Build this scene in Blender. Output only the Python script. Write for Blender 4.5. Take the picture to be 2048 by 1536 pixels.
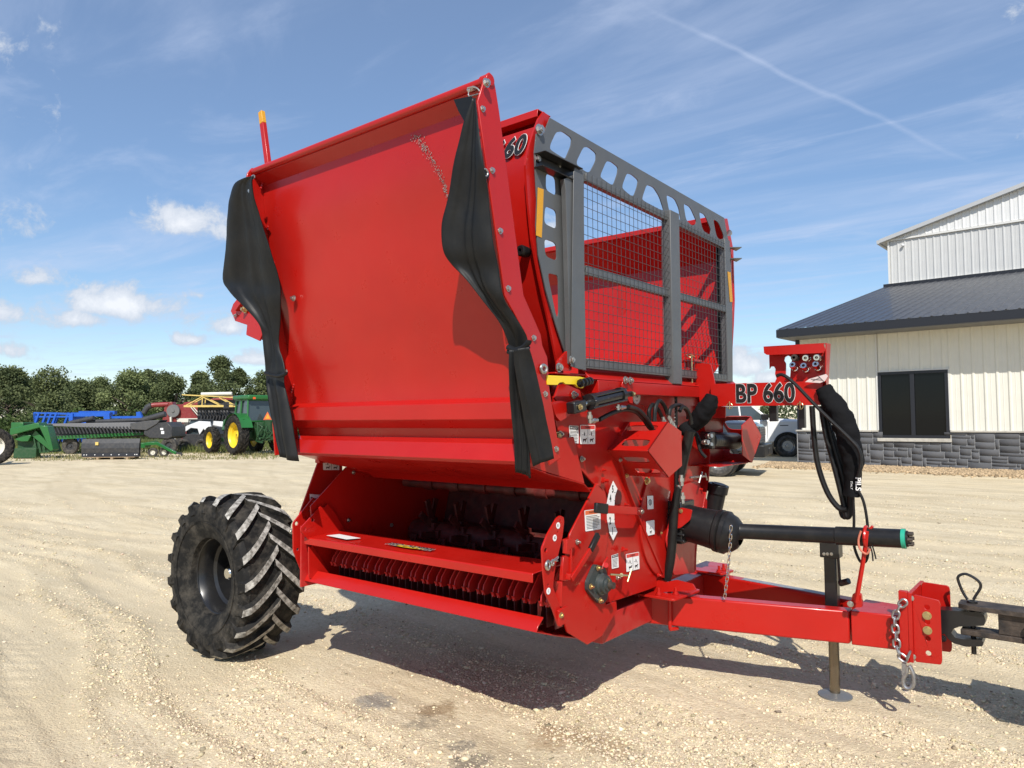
import bpy, bmesh, math, random
import numpy as np
from mathutils import Vector, Matrix, noise as mnoise
from mathutils.geometry import tessellate_polygon
random.seed(7); RNG = np.random.default_rng(7)
for o in list(bpy.data.objects): bpy.data.objects.remove(o)
scene = bpy.context.scene
COL = scene.collection
# ------------------------------------------------------------------ camera
F = 1450.0; H = 1.7; HY = 837.0; ROLL = math.radians(0.4); HEAD = math.radians(128.7)
PITCH = math.atan((HY - 768) / F)
cf = Vector((math.cos(HEAD) * math.cos(PITCH), math.sin(HEAD) * math.cos(PITCH), math.sin(PITCH)))
r0 = Vector((math.sin(HEAD), -math.cos(HEAD), 0)); u0 = r0.cross(cf)
cr = r0 * math.cos(ROLL) - u0 * math.sin(ROLL); cu_ = u0 * math.cos(ROLL) + r0 * math.sin(ROLL)
CP = Vector((0, 0, H))
cam = bpy.data.cameras.new('camera'); camo = bpy.data.objects.new('camera', cam); COL.objects.link(camo)
M = Matrix(((cr.x, cu_.x, -cf.x, CP.x), (cr.y, cu_.y, -cf.y, CP.y), (cr.z, cu_.z, -cf.z, CP.z), (0, 0, 0, 1)))
camo.matrix_world = M
cam.sensor_width = 36; cam.lens = F / 2048 * 36; cam.clip_end = 6000; cam.clip_start = 0.05
scene.camera = camo

def ray(x, y): return cf + cr * ((x - 1024) / F) - cu_ * ((y - 768) / F)
def W(x, y, X=None, Y=None, Z=None, D=None):
    """world point of the sight line through photo point (x, y) where it meets the plane X=, Y= or Z= (or at depth D)"""
    d = ray(x, y)
    t = X / d.x if X is not None else Y / d.y if Y is not None else (Z - H) / d.z if Z is not None else D
    return CP + d * t
def G(x, D):
    """ground point at image column x and depth D"""
    p = CP + cf * D + cr * ((x - 1024) / F * D); return Vector((p.x, p.y, 0))

# ------------------------------------------------------------------ sun, sky, exposure
SD = Vector((0.60, -0.82, 1.0)).normalized()           # towards the sun
sun = bpy.data.lights.new('sun', 'SUN'); sun.energy = 5.0; sun.angle = math.radians(0.53); sun.color = (1.0, 0.955, 0.88)
suno = bpy.data.objects.new('sun', sun); COL.objects.link(suno)
suno.rotation_euler = SD.to_track_quat('Z', 'Y').to_euler(); suno.location = (20, -30, 40)
world = bpy.data.worlds.new('World'); scene.world = world; world.use_nodes = True
nt = world.node_tree; nt.nodes.clear()
def N(tree, kind, **kw):
    n = tree.nodes.new(kind)
    for k, v in kw.items():
        if k.startswith('i_'): n.inputs[k[2:].replace('_', ' ')].default_value = v
        elif k.startswith('x'): n.inputs[int(k[1:])].default_value = v
        else: setattr(n, k, v)
    return n
def lk(tree, a, b): tree.links.new(a, b)
sky = N(nt, 'ShaderNodeTexSky', sky_type='NISHITA', sun_disc=False)
sky.sun_elevation = math.asin(SD.z); sky.sun_rotation = math.atan2(SD.x, SD.y)
sky.altitude = 250; sky.air_density = 1.0; sky.dust_density = 0.15; sky.ozone_density = 2.0
def mth(tree, op, a=None, b=None, c=None, clamp=False):
    n = tree.nodes.new('ShaderNodeMath'); n.operation = op; n.use_clamp = clamp
    for i, s in enumerate((a, b, c)):
        if s is None: continue
        if isinstance(s, (int, float)): n.inputs[i].default_value = s
        else: lk(tree, s, n.inputs[i])
    return n.outputs[0]
tc = N(nt, 'ShaderNodeTexCoord'); GEN = tc.outputs['Generated']
def dot(v, s=GEN):
    n = N(nt, 'ShaderNodeVectorMath', operation='DOT_PRODUCT'); lk(nt, s, n.inputs[0]); n.inputs[1].default_value = v
    return n.outputs['Value']
# small fair-weather clouds: direction, half width, half height (radians)
nz = N(nt, 'ShaderNodeTexNoise', i_Scale=24.0, i_Detail=12.0, i_Roughness=0.66, i_Distortion=0.25); lk(nt, GEN, nz.inputs['Vector'])
nz2 = N(nt, 'ShaderNodeTexNoise', i_Scale=9.0, i_Detail=3.0, i_Roughness=0.5); lk(nt, GEN, nz2.inputs['Vector'])
CL = [(372, 452, 90, 42, .9), (232, 612, 105, 46, 1), (150, 640, 80, 30, .75), (75, 560, 80, 34, .55), (120, 560, 30, 30, .5), (450, 655, 85, 30, .7), (385, 680, 45, 22, .85),
      (520, 718, 62, 20, .8), (400, 590, 26, 14, .4), (5, 625, 34, 36, .8), (12, 700, 32, 22, .6), (1105, 470, 60, 50, .85), (1500, 735, 75, 45, .95),
      (1540, 755, 50, 30, 1), (-180, 560, 140, 50, .9), (2300, 600, 160, 60, .8), (2200, 760, 160, 40, .9)]
dens = None
for (x, y, a, b, s) in CL:
    c = ray(x, y).normalized(); R_ = c.cross(Vector((0, 0, 1))).normalized(); U_ = R_.cross(c)
    pa = dot(R_ * (F / a)); pb = dot(U_ * (F / b)); pc = mth(nt, 'GREATER_THAN', dot(c), 0.3)
    pb2 = mth(nt, 'MINIMUM', pb, mth(nt, 'MULTIPLY', pb, 1.7)) # flatter bottoms
    d2 = mth(nt, 'ADD', mth(nt, 'MULTIPLY', pa, pa), mth(nt, 'MULTIPLY', pb2, pb2))
    m = mth(nt, 'MULTIPLY', mth(nt, 'MULTIPLY', mth(nt, 'SUBTRACT', 1.15, mth(nt, 'SQRT', d2)), s), pc)
    dens = m if dens is None else mth(nt, 'MAXIMUM', dens, m)
dn = mth(nt, 'ADD', dens, mth(nt, 'MULTIPLY', mth(nt, 'SUBTRACT', nz.outputs['Fac'], 0.50), 2.4))
cum = N(nt, 'ShaderNodeMapRange', interpolation_type='SMOOTHSTEP'); lk(nt, dn, cum.inputs[0]); cum.inputs[1].default_value = 0.10; cum.inputs[2].default_value = 0.62
# high thin cirrus streaks
sep = N(nt, 'ShaderNodeSeparateXYZ'); lk(nt, GEN, sep.inputs[0])
zz = mth(nt, 'MAXIMUM', sep.outputs[2], 0.04)
cmb = N(nt, 'ShaderNodeCombineXYZ'); lk(nt, mth(nt, 'DIVIDE', sep.outputs[0], zz), cmb.inputs[0]); lk(nt, mth(nt, 'DIVIDE', sep.outputs[1], zz), cmb.inputs[1])
def cirrus(rot, sc, seed, lo, hi):
    mp = N(nt, 'ShaderNodeMapping'); mp.inputs['Rotation'].default_value = (0, 0, math.radians(rot)); mp.inputs['Scale'].default_value = sc; mp.inputs['Location'].default_value = (seed, seed * 2, 0)
    lk(nt, cmb.outputs[0], mp.inputs[0])
    n = N(nt, 'ShaderNodeTexNoise', i_Scale=1.0, i_Detail=9.0, i_Roughness=0.62, i_Distortion=0.6); lk(nt, mp.outputs[0], n.inputs['Vector'])
    r = N(nt, 'ShaderNodeMapRange', interpolation_type='SMOOTHSTEP'); lk(nt, n.outputs['Fac'], r.inputs[0]); r.inputs[1].default_value = lo; r.inputs[2].default_value = hi
    return r.outputs[0]
ci = mth(nt, 'ADD', mth(nt, 'MULTIPLY', cirrus(20, (0.42, 1.5, 1), 3.1, .42, .78), 0.34), mth(nt, 'MULTIPLY', cirrus(60, (1.1, 2.4, 1), 8.7, .48, .78), 0.30))
# vapour trail across the upper right
a_ = ray(1330, 35).normalized(); b_ = ray(1900, 300).normalized(); nrm = a_.cross(b_).normalized(); mid = (a_ + b_).normalized(); al = nrm.cross(mid)
tw = mth(nt, 'ABSOLUTE', mth(nt, 'ADD', dot(nrm), mth(nt, 'MULTIPLY', mth(nt, 'SUBTRACT', nz2.outputs['Fac'], .5), .020)))
tr = mth(nt, 'SUBTRACT', 1.0, mth(nt, 'DIVIDE', tw, 0.0042), clamp=True)
tl = mth(nt, 'SUBTRACT', 1.0, mth(nt, 'POWER', mth(nt, 'ABSOLUTE', mth(nt, 'DIVIDE', dot(al), 0.22)), 3.0), clamp=True)
trail = mth(nt, 'MULTIPLY', mth(nt, 'MULTIPLY', tr, tl), mth(nt, 'MULTIPLY', mth(nt, 'GREATER_THAN', dot(mid), .5), mth(nt, 'MULTIPLY', nz.outputs['Fac'], .42)))
thin = mth(nt, 'ADD', mth(nt, 'ADD', ci, 0.22), trail, clamp=True)
mx = N(nt, 'ShaderNodeMix', data_type='RGBA'); lk(nt, thin, mx.inputs[0]); 
hs = N(nt, 'ShaderNodeHueSaturation', i_Saturation=1.22, i_Value=1.12); lk(nt, sky.outputs[0], hs.inputs['Color'])
lk(nt, hs.outputs[0], mx.inputs[6]); mx.inputs[7].default_value = (5.0, 5.8, 7.6, 1)
cc = N(nt, 'ShaderNodeMix', data_type='RGBA'); lk(nt, mth(nt, 'MULTIPLY', mth(nt, 'SUBTRACT', dn, 0.35), 1.2, clamp=True), cc.inputs[0]); cc.inputs[6].default_value = (5.0, 5.6, 6.6, 1); cc.inputs[7].default_value = (7.9, 8.1, 8.5, 1)
mx2 = N(nt, 'ShaderNodeMix', data_type='RGBA'); lk(nt, mth(nt, 'MULTIPLY', cum.outputs[0], 0.93), mx2.inputs[0]); lk(nt, mx.outputs[2], mx2.inputs[6]); lk(nt, cc.outputs[2], mx2.inputs[7])
bg = N(nt, 'ShaderNodeBackground', i_Strength=0.11); lk(nt, mx2.outputs[2], bg.inputs[0])
wo = N(nt, 'ShaderNodeOutputWorld'); lk(nt, bg.outputs[0], wo.inputs[0])
scene.view_settings.view_transform = 'Standard'; scene.view_settings.look = 'None'
scene.view_settings.exposure = 0.14; scene.view_settings.gamma = 1.0; scene.view_settings.use_curve_mapping = False
scene.render.engine = 'CYCLES'

# ------------------------------------------------------------------ materials
MATS = {}
def mat(name, col, rough=0.5, metal=0.0, coat=0.0, var=0.0, vs=4.0, bump=0.0, bs=60.0, col2=None, dust=0.0, spec=0.5, rvar=0.0):
    """principled paint / rubber / metal with its own noise-driven unevenness, dust film and fine bump"""
    if name in MATS: return MATS[name]
    m = bpy.data.materials.new(name); m.use_nodes = True; t = m.node_tree; b = t.nodes['Principled BSDF']; MATS[name] = m
    b.inputs['Base Color'].default_value = (*col, 1); b.inputs['Roughness'].default_value = rough; b.inputs['Metallic'].default_value = metal
    b.inputs['Coat Weight'].default_value = coat; b.inputs['Coat Roughness'].default_value = 0.12; b.inputs['Specular IOR Level'].default_value = spec
    co = N(t, 'ShaderNodeTexCoord'); O = co.outputs['Object']; src = None
    if var > 0 or col2:
        n = N(t, 'ShaderNodeTexNoise', i_Scale=vs, i_Detail=6.0, i_Roughness=0.6); lk(t, O, n.inputs['Vector'])
        mr = N(t, 'ShaderNodeMapRange'); lk(t, n.outputs['Fac'], mr.inputs[0]); mr.inputs[1].default_value = 0.35; mr.inputs[2].default_value = 0.65
        mxx = N(t, 'ShaderNodeMix', data_type='RGBA'); lk(t, mr.outputs[0], mxx.inputs[0])
        c2 = col2 or tuple(c * (1 - var) for c in col)
        mxx.inputs[6].default_value = (*c2, 1); mxx.inputs[7].default_value = (*col, 1); src = mxx.outputs[2]
    if dust > 0:
        n = N(t, 'ShaderNodeTexNoise', i_Scale=9.0, i_Detail=8.0, i_Roughness=0.72); lk(t, O, n.inputs['Vector'])
        mr = N(t, 'ShaderNodeMapRange'); lk(t, n.outputs['Fac'], mr.inputs[0]); mr.inputs[1].default_value = 0.45; mr.inputs[2].default_value = 0.75; mr.inputs[4].default_value = dust
        mxx = N(t, 'ShaderNodeMix', data_type='RGBA'); lk(t, mr.outputs[0], mxx.inputs[0])
        if src: lk(t, src, mxx.inputs[6])
        else: mxx.inputs[6].default_value = (*col, 1)
        mxx.inputs[7].default_value = (0.36, 0.31, 0.24, 1); src = mxx.outputs[2]
    if src: lk(t, src, b.inputs['Base Color'])
    if rvar > 0:
        n = N(t, 'ShaderNodeTexNoise', i_Scale=6.0, i_Detail=5.0, i_Roughness=0.6); lk(t, O, n.inputs['Vector'])
        mr = N(t, 'ShaderNodeMapRange'); lk(t, n.outputs['Fac'], mr.inputs[0]); mr.inputs[1].default_value = .3; mr.inputs[2].default_value = .7
        mr.inputs[3].default_value = max(0.02, rough - rvar); mr.inputs[4].default_value = rough + rvar; lk(t, mr.outputs[0], b.inputs['Roughness'])
    if bump > 0:
        n = N(t, 'ShaderNodeTexNoise', i_Scale=bs, i_Detail=4.0); lk(t, O, n.inputs['Vector'])
        bp = N(t, 'ShaderNodeBump', i_Strength=bump, i_Distance=0.01); lk(t, n.outputs['Fac'], bp.inputs['Height']); lk(t, bp.outputs[0], b.inputs['Normal'])
    return m
RED = mat('red_paint', (0.42, 0.0085, 0.005), 0.33, coat=0.15, var=0.12, vs=1.6, rvar=0.08, bump=0.10, bs=2.2, dust=0.010, spec=.38)
REDD = mat('red_paint_dusty', (0.45, 0.011, 0.010), 0.42, coat=0.2, var=0.1, vs=3, rvar=0.1, dust=0.10)
REDW_SHADE = mat('red_paint_worn_shaded', (0.12, 0.008, 0.006), 0.6, var=0.6, vs=14, dust=0.10)  # worn red, darkened so the chute's inner shade is in the colour
GREY = mat('grey_paint', (0.095, 0.098, 0.10), 0.42, coat=0.1, var=0.12, vs=5, rvar=0.08)
BLK = mat('black_paint', (0.010, 0.010, 0.011), 0.34, coat=0.12, rvar=0.08, dust=0.02)
BLKM = mat('black_plastic', (0.009, 0.009, 0.010), 0.38, bump=0.05, bs=40, dust=0.035, spec=.32)
RUB = mat('tyre_rubber', (0.011, 0.0105, 0.010), 0.75, var=0.3, vs=18, bump=0.3, bs=60, dust=0.20, spec=.25)
FLAP = mat('flap_rubber', (0.009, 0.010, 0.0115), 0.50, var=0.18, vs=7, bump=0.10, bs=22, dust=0.02, rvar=.08, spec=.26)
HOSE = mat('hose_rubber', (0.009, 0.009, 0.009), 0.42, bump=0.08, bs=220, dust=.03, spec=.3)
CLOTH = mat('black_cloth', (0.006, 0.006, 0.007), 0.85, bump=0.6, bs=24, spec=.15)
ZINC = mat('zinc', (0.56, 0.54, 0.50), 0.33, metal=0.9, var=0.25, vs=40)
BRASS = mat('yellow_zinc', (0.62, 0.50, 0.26), 0.33, metal=0.9, var=0.2, vs=50)
CHROME = mat('polished_steel', (0.66, 0.64, 0.60), 0.14, metal=1.0, rvar=.06)
CHAIN = mat('chain_steel', (0.42, 0.42, 0.43), 0.42, metal=0.85, var=0.3, vs=60)
RUST = mat('worn_steel', (0.10, 0.075, 0.058), 0.62, metal=0.35, col2=(0.03, 0.026, 0.024), vs=14, bump=0.3, bs=60)
CAST = mat('cast_housing', (0.035, 0.045, 0.045), 0.45, var=.2, vs=20, dust=.1)
YEL = mat('yellow_paint', (0.80, 0.56, 0.02), 0.38, coat=.2)
AMB = mat('amber_reflector', (0.62, 0.30, 0.015), 0.35, bump=.3, bs=300)
WHT = mat('decal_white', (0.76, 0.76, 0.75), 0.45)
INK = mat('decal_black', (0.012, 0.012, 0.012), 0.4)
ORG = mat('decal_orange', (0.72, 0.16, 0.06), 0.45)
DRED = mat('decal_red', (0.62, 0.06, 0.05), 0.45)
GRNP = mat('green_cap', (0.02, 0.34, 0.22), 0.4)
WORNW = mat('lug_face', (0.46, 0.44, 0.40), 0.85, col2=(0.09, 0.082, 0.07), vs=30, bump=.3, bs=90)

# ------------------------------------------------------------------ mesh builder
OFF = Vector((0, 0, 0))
def frame_of(d):
    d = d.normalized(); a = Vector((0, 0, 1)) if abs(d.z) < 0.9 else Vector((1, 0, 0))
    u = d.cross(a).normalized(); return u, d.cross(u)
class MB:
    def __init__(s): s.v = []; s.f = []; s.m = []; s.mats = []
    def mi(s, m):
        if m is None: return 0
        if m not in s.mats: s.mats.append(m)
        return s.mats.index(m)
    def add(s, vs, fs, m=None):
        k = len(s.v); i = s.mi(m); s.v += [Vector(p) for p in vs]
        for f in fs: s.f.append([a + k for a in f]); s.m.append(i)
        return s
    def hexa(s, p, m=None):   # p: 4 bottom (ccw) + 4 top
        return s.add(p, [(3, 2, 1, 0), (4, 5, 6, 7), (0, 1, 5, 4), (1, 2, 6, 5), (2, 3, 7, 6), (3, 0, 4, 7)], m)
    def box(s, c, d, R=None, m=None):
        c = Vector(c); x, y, z = d[0] / 2, d[1] / 2, d[2] / 2
        p = [Vector(q) for q in ((-x, -y, -z), (x, -y, -z), (x, y, -z), (-x, y, -z), (-x, -y, z), (x, -y, z), (x, y, z), (-x, y, z))]
        if R is not None: p = [R @ q for q in p]
        return s.hexa([c + q for q in p], m)
    def bx(s, x0, x1, y0, y1, z0, z1, m=None):
        return s.box(((x0 + x1) / 2, (y0 + y1) / 2, (z0 + z1) / 2), (abs(x1 - x0), abs(y1 - y0), abs(z1 - z0)), None, m)
    def bar(s, a, b, w, h, up=Vector((0, 0, 1)), m=None):   # rectangular bar from a to b
        a = Vector(a); b = Vector(b); d = (b - a).normalized(); sd = d.cross(up).normalized(); u = sd.cross(d)
        q = []
        for p in (a, b):
            q += [p - sd * w / 2 - u * h / 2, p + sd * w / 2 - u * h / 2, p + sd * w / 2 + u * h / 2, p - sd * w / 2 + u * h / 2]
        return s.add(q, [(3, 2, 1, 0), (4, 5, 6, 7), (0, 1, 5, 4), (1, 2, 6, 5), (2, 3, 7, 6), (3, 0, 4, 7)], m)
    def plate(s, loops, vec, m=None):   # outline + holes, extruded by vec
        vec = Vector(vec); loops = [[Vector(p) for p in l] for l in loops]
        flat = [p for l in loops for p in l]; n = len(flat)
        tris = tessellate_polygon(loops)
        nrm = Vector((0, 0, 0))
        for t in tris: nrm += (flat[t[1]] - flat[t[0]]).cross(flat[t[2]] - flat[t[0]])
        fs = []
        for t in tris:
            t = tuple(t)
            cr_ = (flat[t[1]] - flat[t[0]]).cross(flat[t[2]] - flat[t[0]])
            if cr_.dot(vec) < 0: t = t[::-1]
            fs.append(tuple(i + n for i in t)); fs.append(t[::-1])
        k = 0
        for l in loops:
            L = len(l)
            for i in range(L):
                a, b = k + i, k + (i + 1) % L; fs.append((a, b, b + n, a + n))
            k += L
        return s.add(flat + [p + vec for p in flat], fs, m)
    def prof(s, pts, a, b, th, nfix=None, m=None):   # folded sheet: polyline of (y, z) swept from x=a to x=b, thickness th to +normal side
        P = [Vector((0, y, z)) for y, z in pts]; nn = []
        for i in range(len(P)):
            d = Vector((0, 0, 0))
            if i > 0: d += (P[i] - P[i - 1]).normalized()
            if i < len(P) - 1: d += (P[i + 1] - P[i]).normalized()
            d.normalize(); nn.append(Vector((0, -d.z, d.y)))
        q = []
        for x in (a, b):
            for p in P: q.append(Vector((x, p.y, p.z)))
            for p, n_ in zip(P, nn): q.append(Vector((x, p.y, p.z)) + n_ * th)
        L = len(P); fs = []
        for i in range(L - 1):
            fs += [(i, i + 1, 2 * L + i + 1, 2 * L + i), (L + i, 3 * L + i, 3 * L + i + 1, L + i + 1),
                   (i, L + i, L + i + 1, i + 1), (2 * L + i, 2 * L + i + 1, 3 * L + i + 1, 3 * L + i)]
        fs += [(0, 2 * L, 3 * L, L), (L - 1, 2 * L - 1, 4 * L - 1, 3 * L - 1)]
        return s.add(q, fs, m)
    def tube(s, pts, r, n=10, m=None, cap=True):
        P = [Vector(p) for p in pts]; rr = r if isinstance(r, (list, tuple)) else [r] * len(P)
        u, w = frame_of(P[1] - P[0]); q = []; prev = (P[1] - P[0]).normalized()
        for i, p in enumerate(P):
            d = (P[min(i + 1, len(P) - 1)] - P[max(i - 1, 0)]).normalized()
            ax = prev.cross(d)
            if ax.length > 1e-6:
                Rm = Matrix.Rotation(prev.angle(d), 3, ax.normalized()); u = Rm @ u
            prev = d; u = (u - d * u.dot(d)).normalized(); w = d.cross(u)
            for k in range(n):
                a = 2 * math.pi * k / n; q.append(p + (u * math.cos(a) + w * math.sin(a)) * rr[i])
        fs = []
        for i in range(len(P) - 1):
            for k in range(n):
                a, b = i * n + k, i * n + (k + 1) % n; fs.append((a, b, b + n, a + n))
        if cap: fs += [tuple(range(n))[::-1], tuple(range((len(P) - 1) * n, len(P) * n))]
        return s.add(q, fs, m)
    def cyl(s, a, b, r, r2=None, n=20, m=None):
        return s.tube([a, b], [r, r if r2 is None else r2], n, m)
    def lathe(s, o, ax, prof, n=32, m=None, closed=False):   # prof: (t along axis, radius)
        o = Vector(o); ax = Vector(ax).normalized(); u, w = frame_of(ax); q = []
        for t, r in prof:
            for k in range(n):
                a = 2 * math.pi * k / n; q.append(o + ax * t + (u * math.cos(a) + w * math.sin(a)) * r)
        fs = []; L = len(prof)
        for i in range(L - 1 + (1 if closed else 0)):
            j = (i + 1) % L
            for k in range(n):
                a, b = i * n + k, i * n + (k + 1) % n; c, d = j * n + (k + 1) % n, j * n + k; fs.append((a, b, c, d))
        return s.add(q, fs, m)
    def sph(s, c, r, n=10, m=None, sc=(1, 1, 1)):
        c = Vector(c); q = []; fs = []
        for i in range(n // 2 + 1):
            th = math.pi * i / (n // 2)
            for k in range(n):
                a = 2 * math.pi * k / n; q.append(c + Vector((math.sin(th) * math.cos(a) * sc[0], math.sin(th) * math.sin(a) * sc[1], math.cos(th) * sc[2])) * r)
        for i in range(n // 2):
            for k in range(n): a, b = i * n + k, i * n + (k + 1) % n; fs.append((a, b, b + n, a + n))
        return s.add(q, fs, m)
    def torus(s, c, ax, R, r, n=24, k=8, m=None):
        u, w = frame_of(Vector(ax)); c = Vector(c)
        pts = [c + (u * math.cos(2 * math.pi * i / n) + w * math.sin(2 * math.pi * i / n)) * R for i in range(n + 1)]
        return s.tube(pts, r, k, m, cap=False)
    def build(s, name, m, parent=None, bevel=0.0, smooth=35, label=None, off=True, link=True, recalc=True):
        me = bpy.data.meshes.new(name); o_ = OFF if (parent is not None and off) else Vector((0, 0, 0))
        me.from_pydata([tuple(p - o_) for p in s.v], [], s.f)
        if s.mats:
            base = [m] if (m and m not in s.mats) else []
            # slot 0 = default when faces were added without a material
            for mm in s.mats: me.materials.append(mm)
            me.polygons.foreach_set('material_index', s.m)
        elif m: me.materials.append(m)
        if recalc:
            b = bmesh.new(); b.from_mesh(me); bmesh.ops.recalc_face_normals(b, faces=b.faces); b.to_mesh(me); b.free()
        if smooth:
            me.polygons.foreach_set('use_smooth', [True] * len(me.polygons)); me.set_sharp_from_angle(angle=math.radians(smooth))
        me.update()
        o = bpy.data.objects.new(name, me)
        if link: COL.objects.link(o)
        if parent: o.parent = parent
        if bevel:
            bv = o.modifiers.new('bevel', 'BEVEL'); bv.width = bevel; bv.segments = 2; bv.limit_method = 'ANGLE'; bv.angle_limit = math.radians(50); bv.harden_normals = False
        if label: o['label'] = label
        return o
def thing(name, label, cat, loc, rz=0.0, group=None):
    o = bpy.data.objects.new(name, None); COL.objects.link(o); o.empty_display_size = 0.3
    o.location = loc; o.rotation_euler = (0, 0, rz); o['label'] = label; o['category'] = cat
    if group: o['group'] = group
    return o
def tag(o, label, cat, group=None):
    o['label'] = label; o['category'] = cat
    if group: o['group'] = group
    return o
def smooth_path(pts, k=6):
    P = [Vector(p) for p in pts]; out = []
    for i in range(len(P) - 1):
        a = P[max(i - 1, 0)]; b = P[i]; c = P[i + 1]; d = P[min(i + 2, len(P) - 1)]
        for j in range(k):
            t = j / k
            out.append(0.5 * ((2 * b) + (c - a) * t + (2 * a - 5 * b + 4 * c - d) * t * t + (3 * b - a - 3 * c + d) * t ** 3))
    out.append(P[-1]); return out
_hexm = {}
def bolt(p, n, r, parent, m=None, length=1.0, name='bolt'):
    """hex head on a washer with a stub of thread, at point p facing n"""
    m = m or ZINC; key = (m.name, round(length, 2))
    if key not in _hexm:
        b = MB(); b.cyl((0, 0, 0), (0, 0, .25), 1.35, n=16); b.cyl((0, 0, .25), (0, 0, 1.0), 1.0, n=6); b.cyl((0, 0, 1.0), (0, 0, 1.0 + .7 * length), .55, n=10)
        o = b.build('bolt_mesh', m, None, link=False, bevel=0); _hexm[key] = o.data; bpy.data.objects.remove(o)
    o = bpy.data.objects.new(name, _hexm[key]); COL.objects.link(o); o.parent = parent
    q = Vector(n).to_track_quat('Z', 'Y'); o.rotation_mode = 'QUATERNION'; o.rotation_quaternion = q; o.location = Vector(p) - OFF; o.scale = (r, r, r)
    return o
def text_into(mb, body, P, U, V, h, xs=1.0, off=0.0, shear=0.0, m=None, lift=0.0, center=True, spacing=1.0, ext=.0006):
    """flat lettering laid on a surface: P anchor, U reading direction, V up"""
    c = bpy.data.curves.new('t', 'FONT'); c.body = body; c.size = 1.0; c.offset = off; c.extrude = 0; c.shear = shear; c.space_character = spacing
    c.align_x = 'CENTER' if center else 'LEFT'; c.align_y = 'CENTER'; c.resolution_u = 4
    o = bpy.data.objects.new('t', c); COL.objects.link(o); bpy.context.view_layer.update()
    me = bpy.data.meshes.new_from_object(o.evaluated_get(bpy.context.evaluated_depsgraph_get()))
    U = Vector(U).normalized(); V = Vector(V).normalized(); Nn = U.cross(V)
    P = Vector(P); sc = h / 0.72
    vs = [P + U * (v.co.x * sc * xs) + V * (v.co.y * sc) + Nn * lift for v in me.vertices]
    mb.add(vs, [tuple(p.vertices) for p in me.polygons], m)
    bpy.data.objects.remove(o); bpy.data.curves.remove(c); bpy.data.meshes.remove(me)
    return mb
# ================================================================== ground
def vnoise(x, y, seed=0):
    xi = np.floor(x).astype(np.int64); yi = np.floor(y).astype(np.int64); fx = x - xi; fy = y - yi
    fx = fx * fx * (3 - 2 * fx); fy = fy * fy * (3 - 2 * fy)
    def h(a, b):
        n = (a * 374761393 + b * 668265263 + seed * 974711) & 0xFFFFFFFF; n = ((n ^ (n >> 13)) * 1274126177) & 0xFFFFFFFF
        return ((n ^ (n >> 16)) & 0xFFFF) / 65535.0
    return (h(xi, yi) * (1 - fx) + h(xi + 1, yi) * fx) * (1 - fy) + (h(xi, yi + 1) * (1 - fx) + h(xi + 1, yi + 1) * fx) * fy
def fbm(x, y, o=4, seed=0, g=.5):
    s = 0; a = 1; t = 0
    for i in range(o): s = s + a * vnoise(x * 2 ** i, y * 2 ** i, seed + i * 17); t += a; a *= g
    return s / t
TRK = [(2.35, .35, .5, .0, .26), (1.35, .35, .5, .0, .26), (.2, .5, .4, 1., .24), (-.9, .5, .4, 1., .24), (4.2, 1.6, .22, 2.2, .25), (6.2, 1.6, .22, 2.2, .25), (8.5, 2.0, .18, .6, .28), (10.4, 2.0, .18, .6, .28), (13, 1.5, .12, 3, .3), (15, 1.5, .12, 3, .3)]
def tracks(x, y):
    """wheel tracks pressed into the yard: (packed 0..1, shoulder 0..1, lug relief)"""
    u = x * .995 - y * .10; v = x * .10 + y * .995; pk = np.zeros_like(u); sh = np.zeros_like(u); lg = np.zeros_like(u)
    for (v0, A, k, ph, w) in TRK:
        d = v - (v0 + A * np.sin(u * k + ph) + .10 * np.sin(u * 1.7 + ph * 3)); a = np.exp(-(d / w) ** 6); a = a * np.clip((fbm(u * .4 + v0 * 7, d * 2 + 5, 2, 51) - .30) * 5, 0, 1)
        pk = np.maximum(pk, a); sh = np.maximum(sh, np.exp(-((np.abs(d) - w * 1.35) / (w * .38)) ** 2) * np.clip((fbm(u * .7 + v0 * 3, d + 9, 2, 53) - .2) * 3, 0, 1))
        lg = lg + a * np.sin(6.283 * (u + np.abs(d) * .9) / .17)
    return pk, sh * (1 - pk), lg
def gz(x, y):
    """ground height: shallow ruts running roughly along the machine, lumps, a loose crumbly top"""
    r = np.hypot(x, y); fade = np.clip(1.2 - r / 40, 0.15, 1)
    u = x * .995 - y * .10; v = x * .10 + y * .995
    q = v + .35 * np.sin(u * .35) + .5 * fbm(u * .25, v * .25, 2, 5)
    rut = (fbm(u * .22, q * 1.7, 3, 11) - .5) * .075 + (fbm(u * .35, q * 5.5, 3, 21) - .5) * .034 + (fbm(u * .8, q * 16, 2, 23) - .5) * .008
    lump = (fbm(x * 2.2, y * 2.2, 4, 31) - .5) * .022 + (fbm(x * 12, y * 12, 4, 41, .65) - .5) * .020 * (.4 + 1.2 * np.clip((fbm(u * .22, q * 2.6, 3, 77) - .42) * 5, 0, 1))
    pk, sh, lg = tracks(x, y); z = (rut + lump * (1 - .75 * pk) - pk * .020 + sh * .020 + lg * .0030) * fade
    for cx, cy, rr in ((-4.96, 2.96, .7), (-1.29, 4.74, .35), (-4.96, 5.7, .7)):
        k = np.exp(-((x - cx) ** 2 + (y - cy) ** 2) / (rr * rr)); z = z * (1 - k) + (-.004) * k
    k = np.clip((r - 14) / 10, 0, 1); return z * (1 - k) - .012 * 0
hd = HEAD
fr = np.linspace(-.80, .80, 900); bk = np.linspace(.80, 2 * math.pi - .80, 122)[1:-1]; ang = np.concatenate([fr, bk]) + hd
rad = [0.3]
while rad[-1] < 3500: rad.append(rad[-1] * (1.0045 if 2.8 < rad[-1] < 7 else 1.009 if 2.0 < rad[-1] < 16 else 1.05 if rad[-1] < 400 else 1.3))
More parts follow.
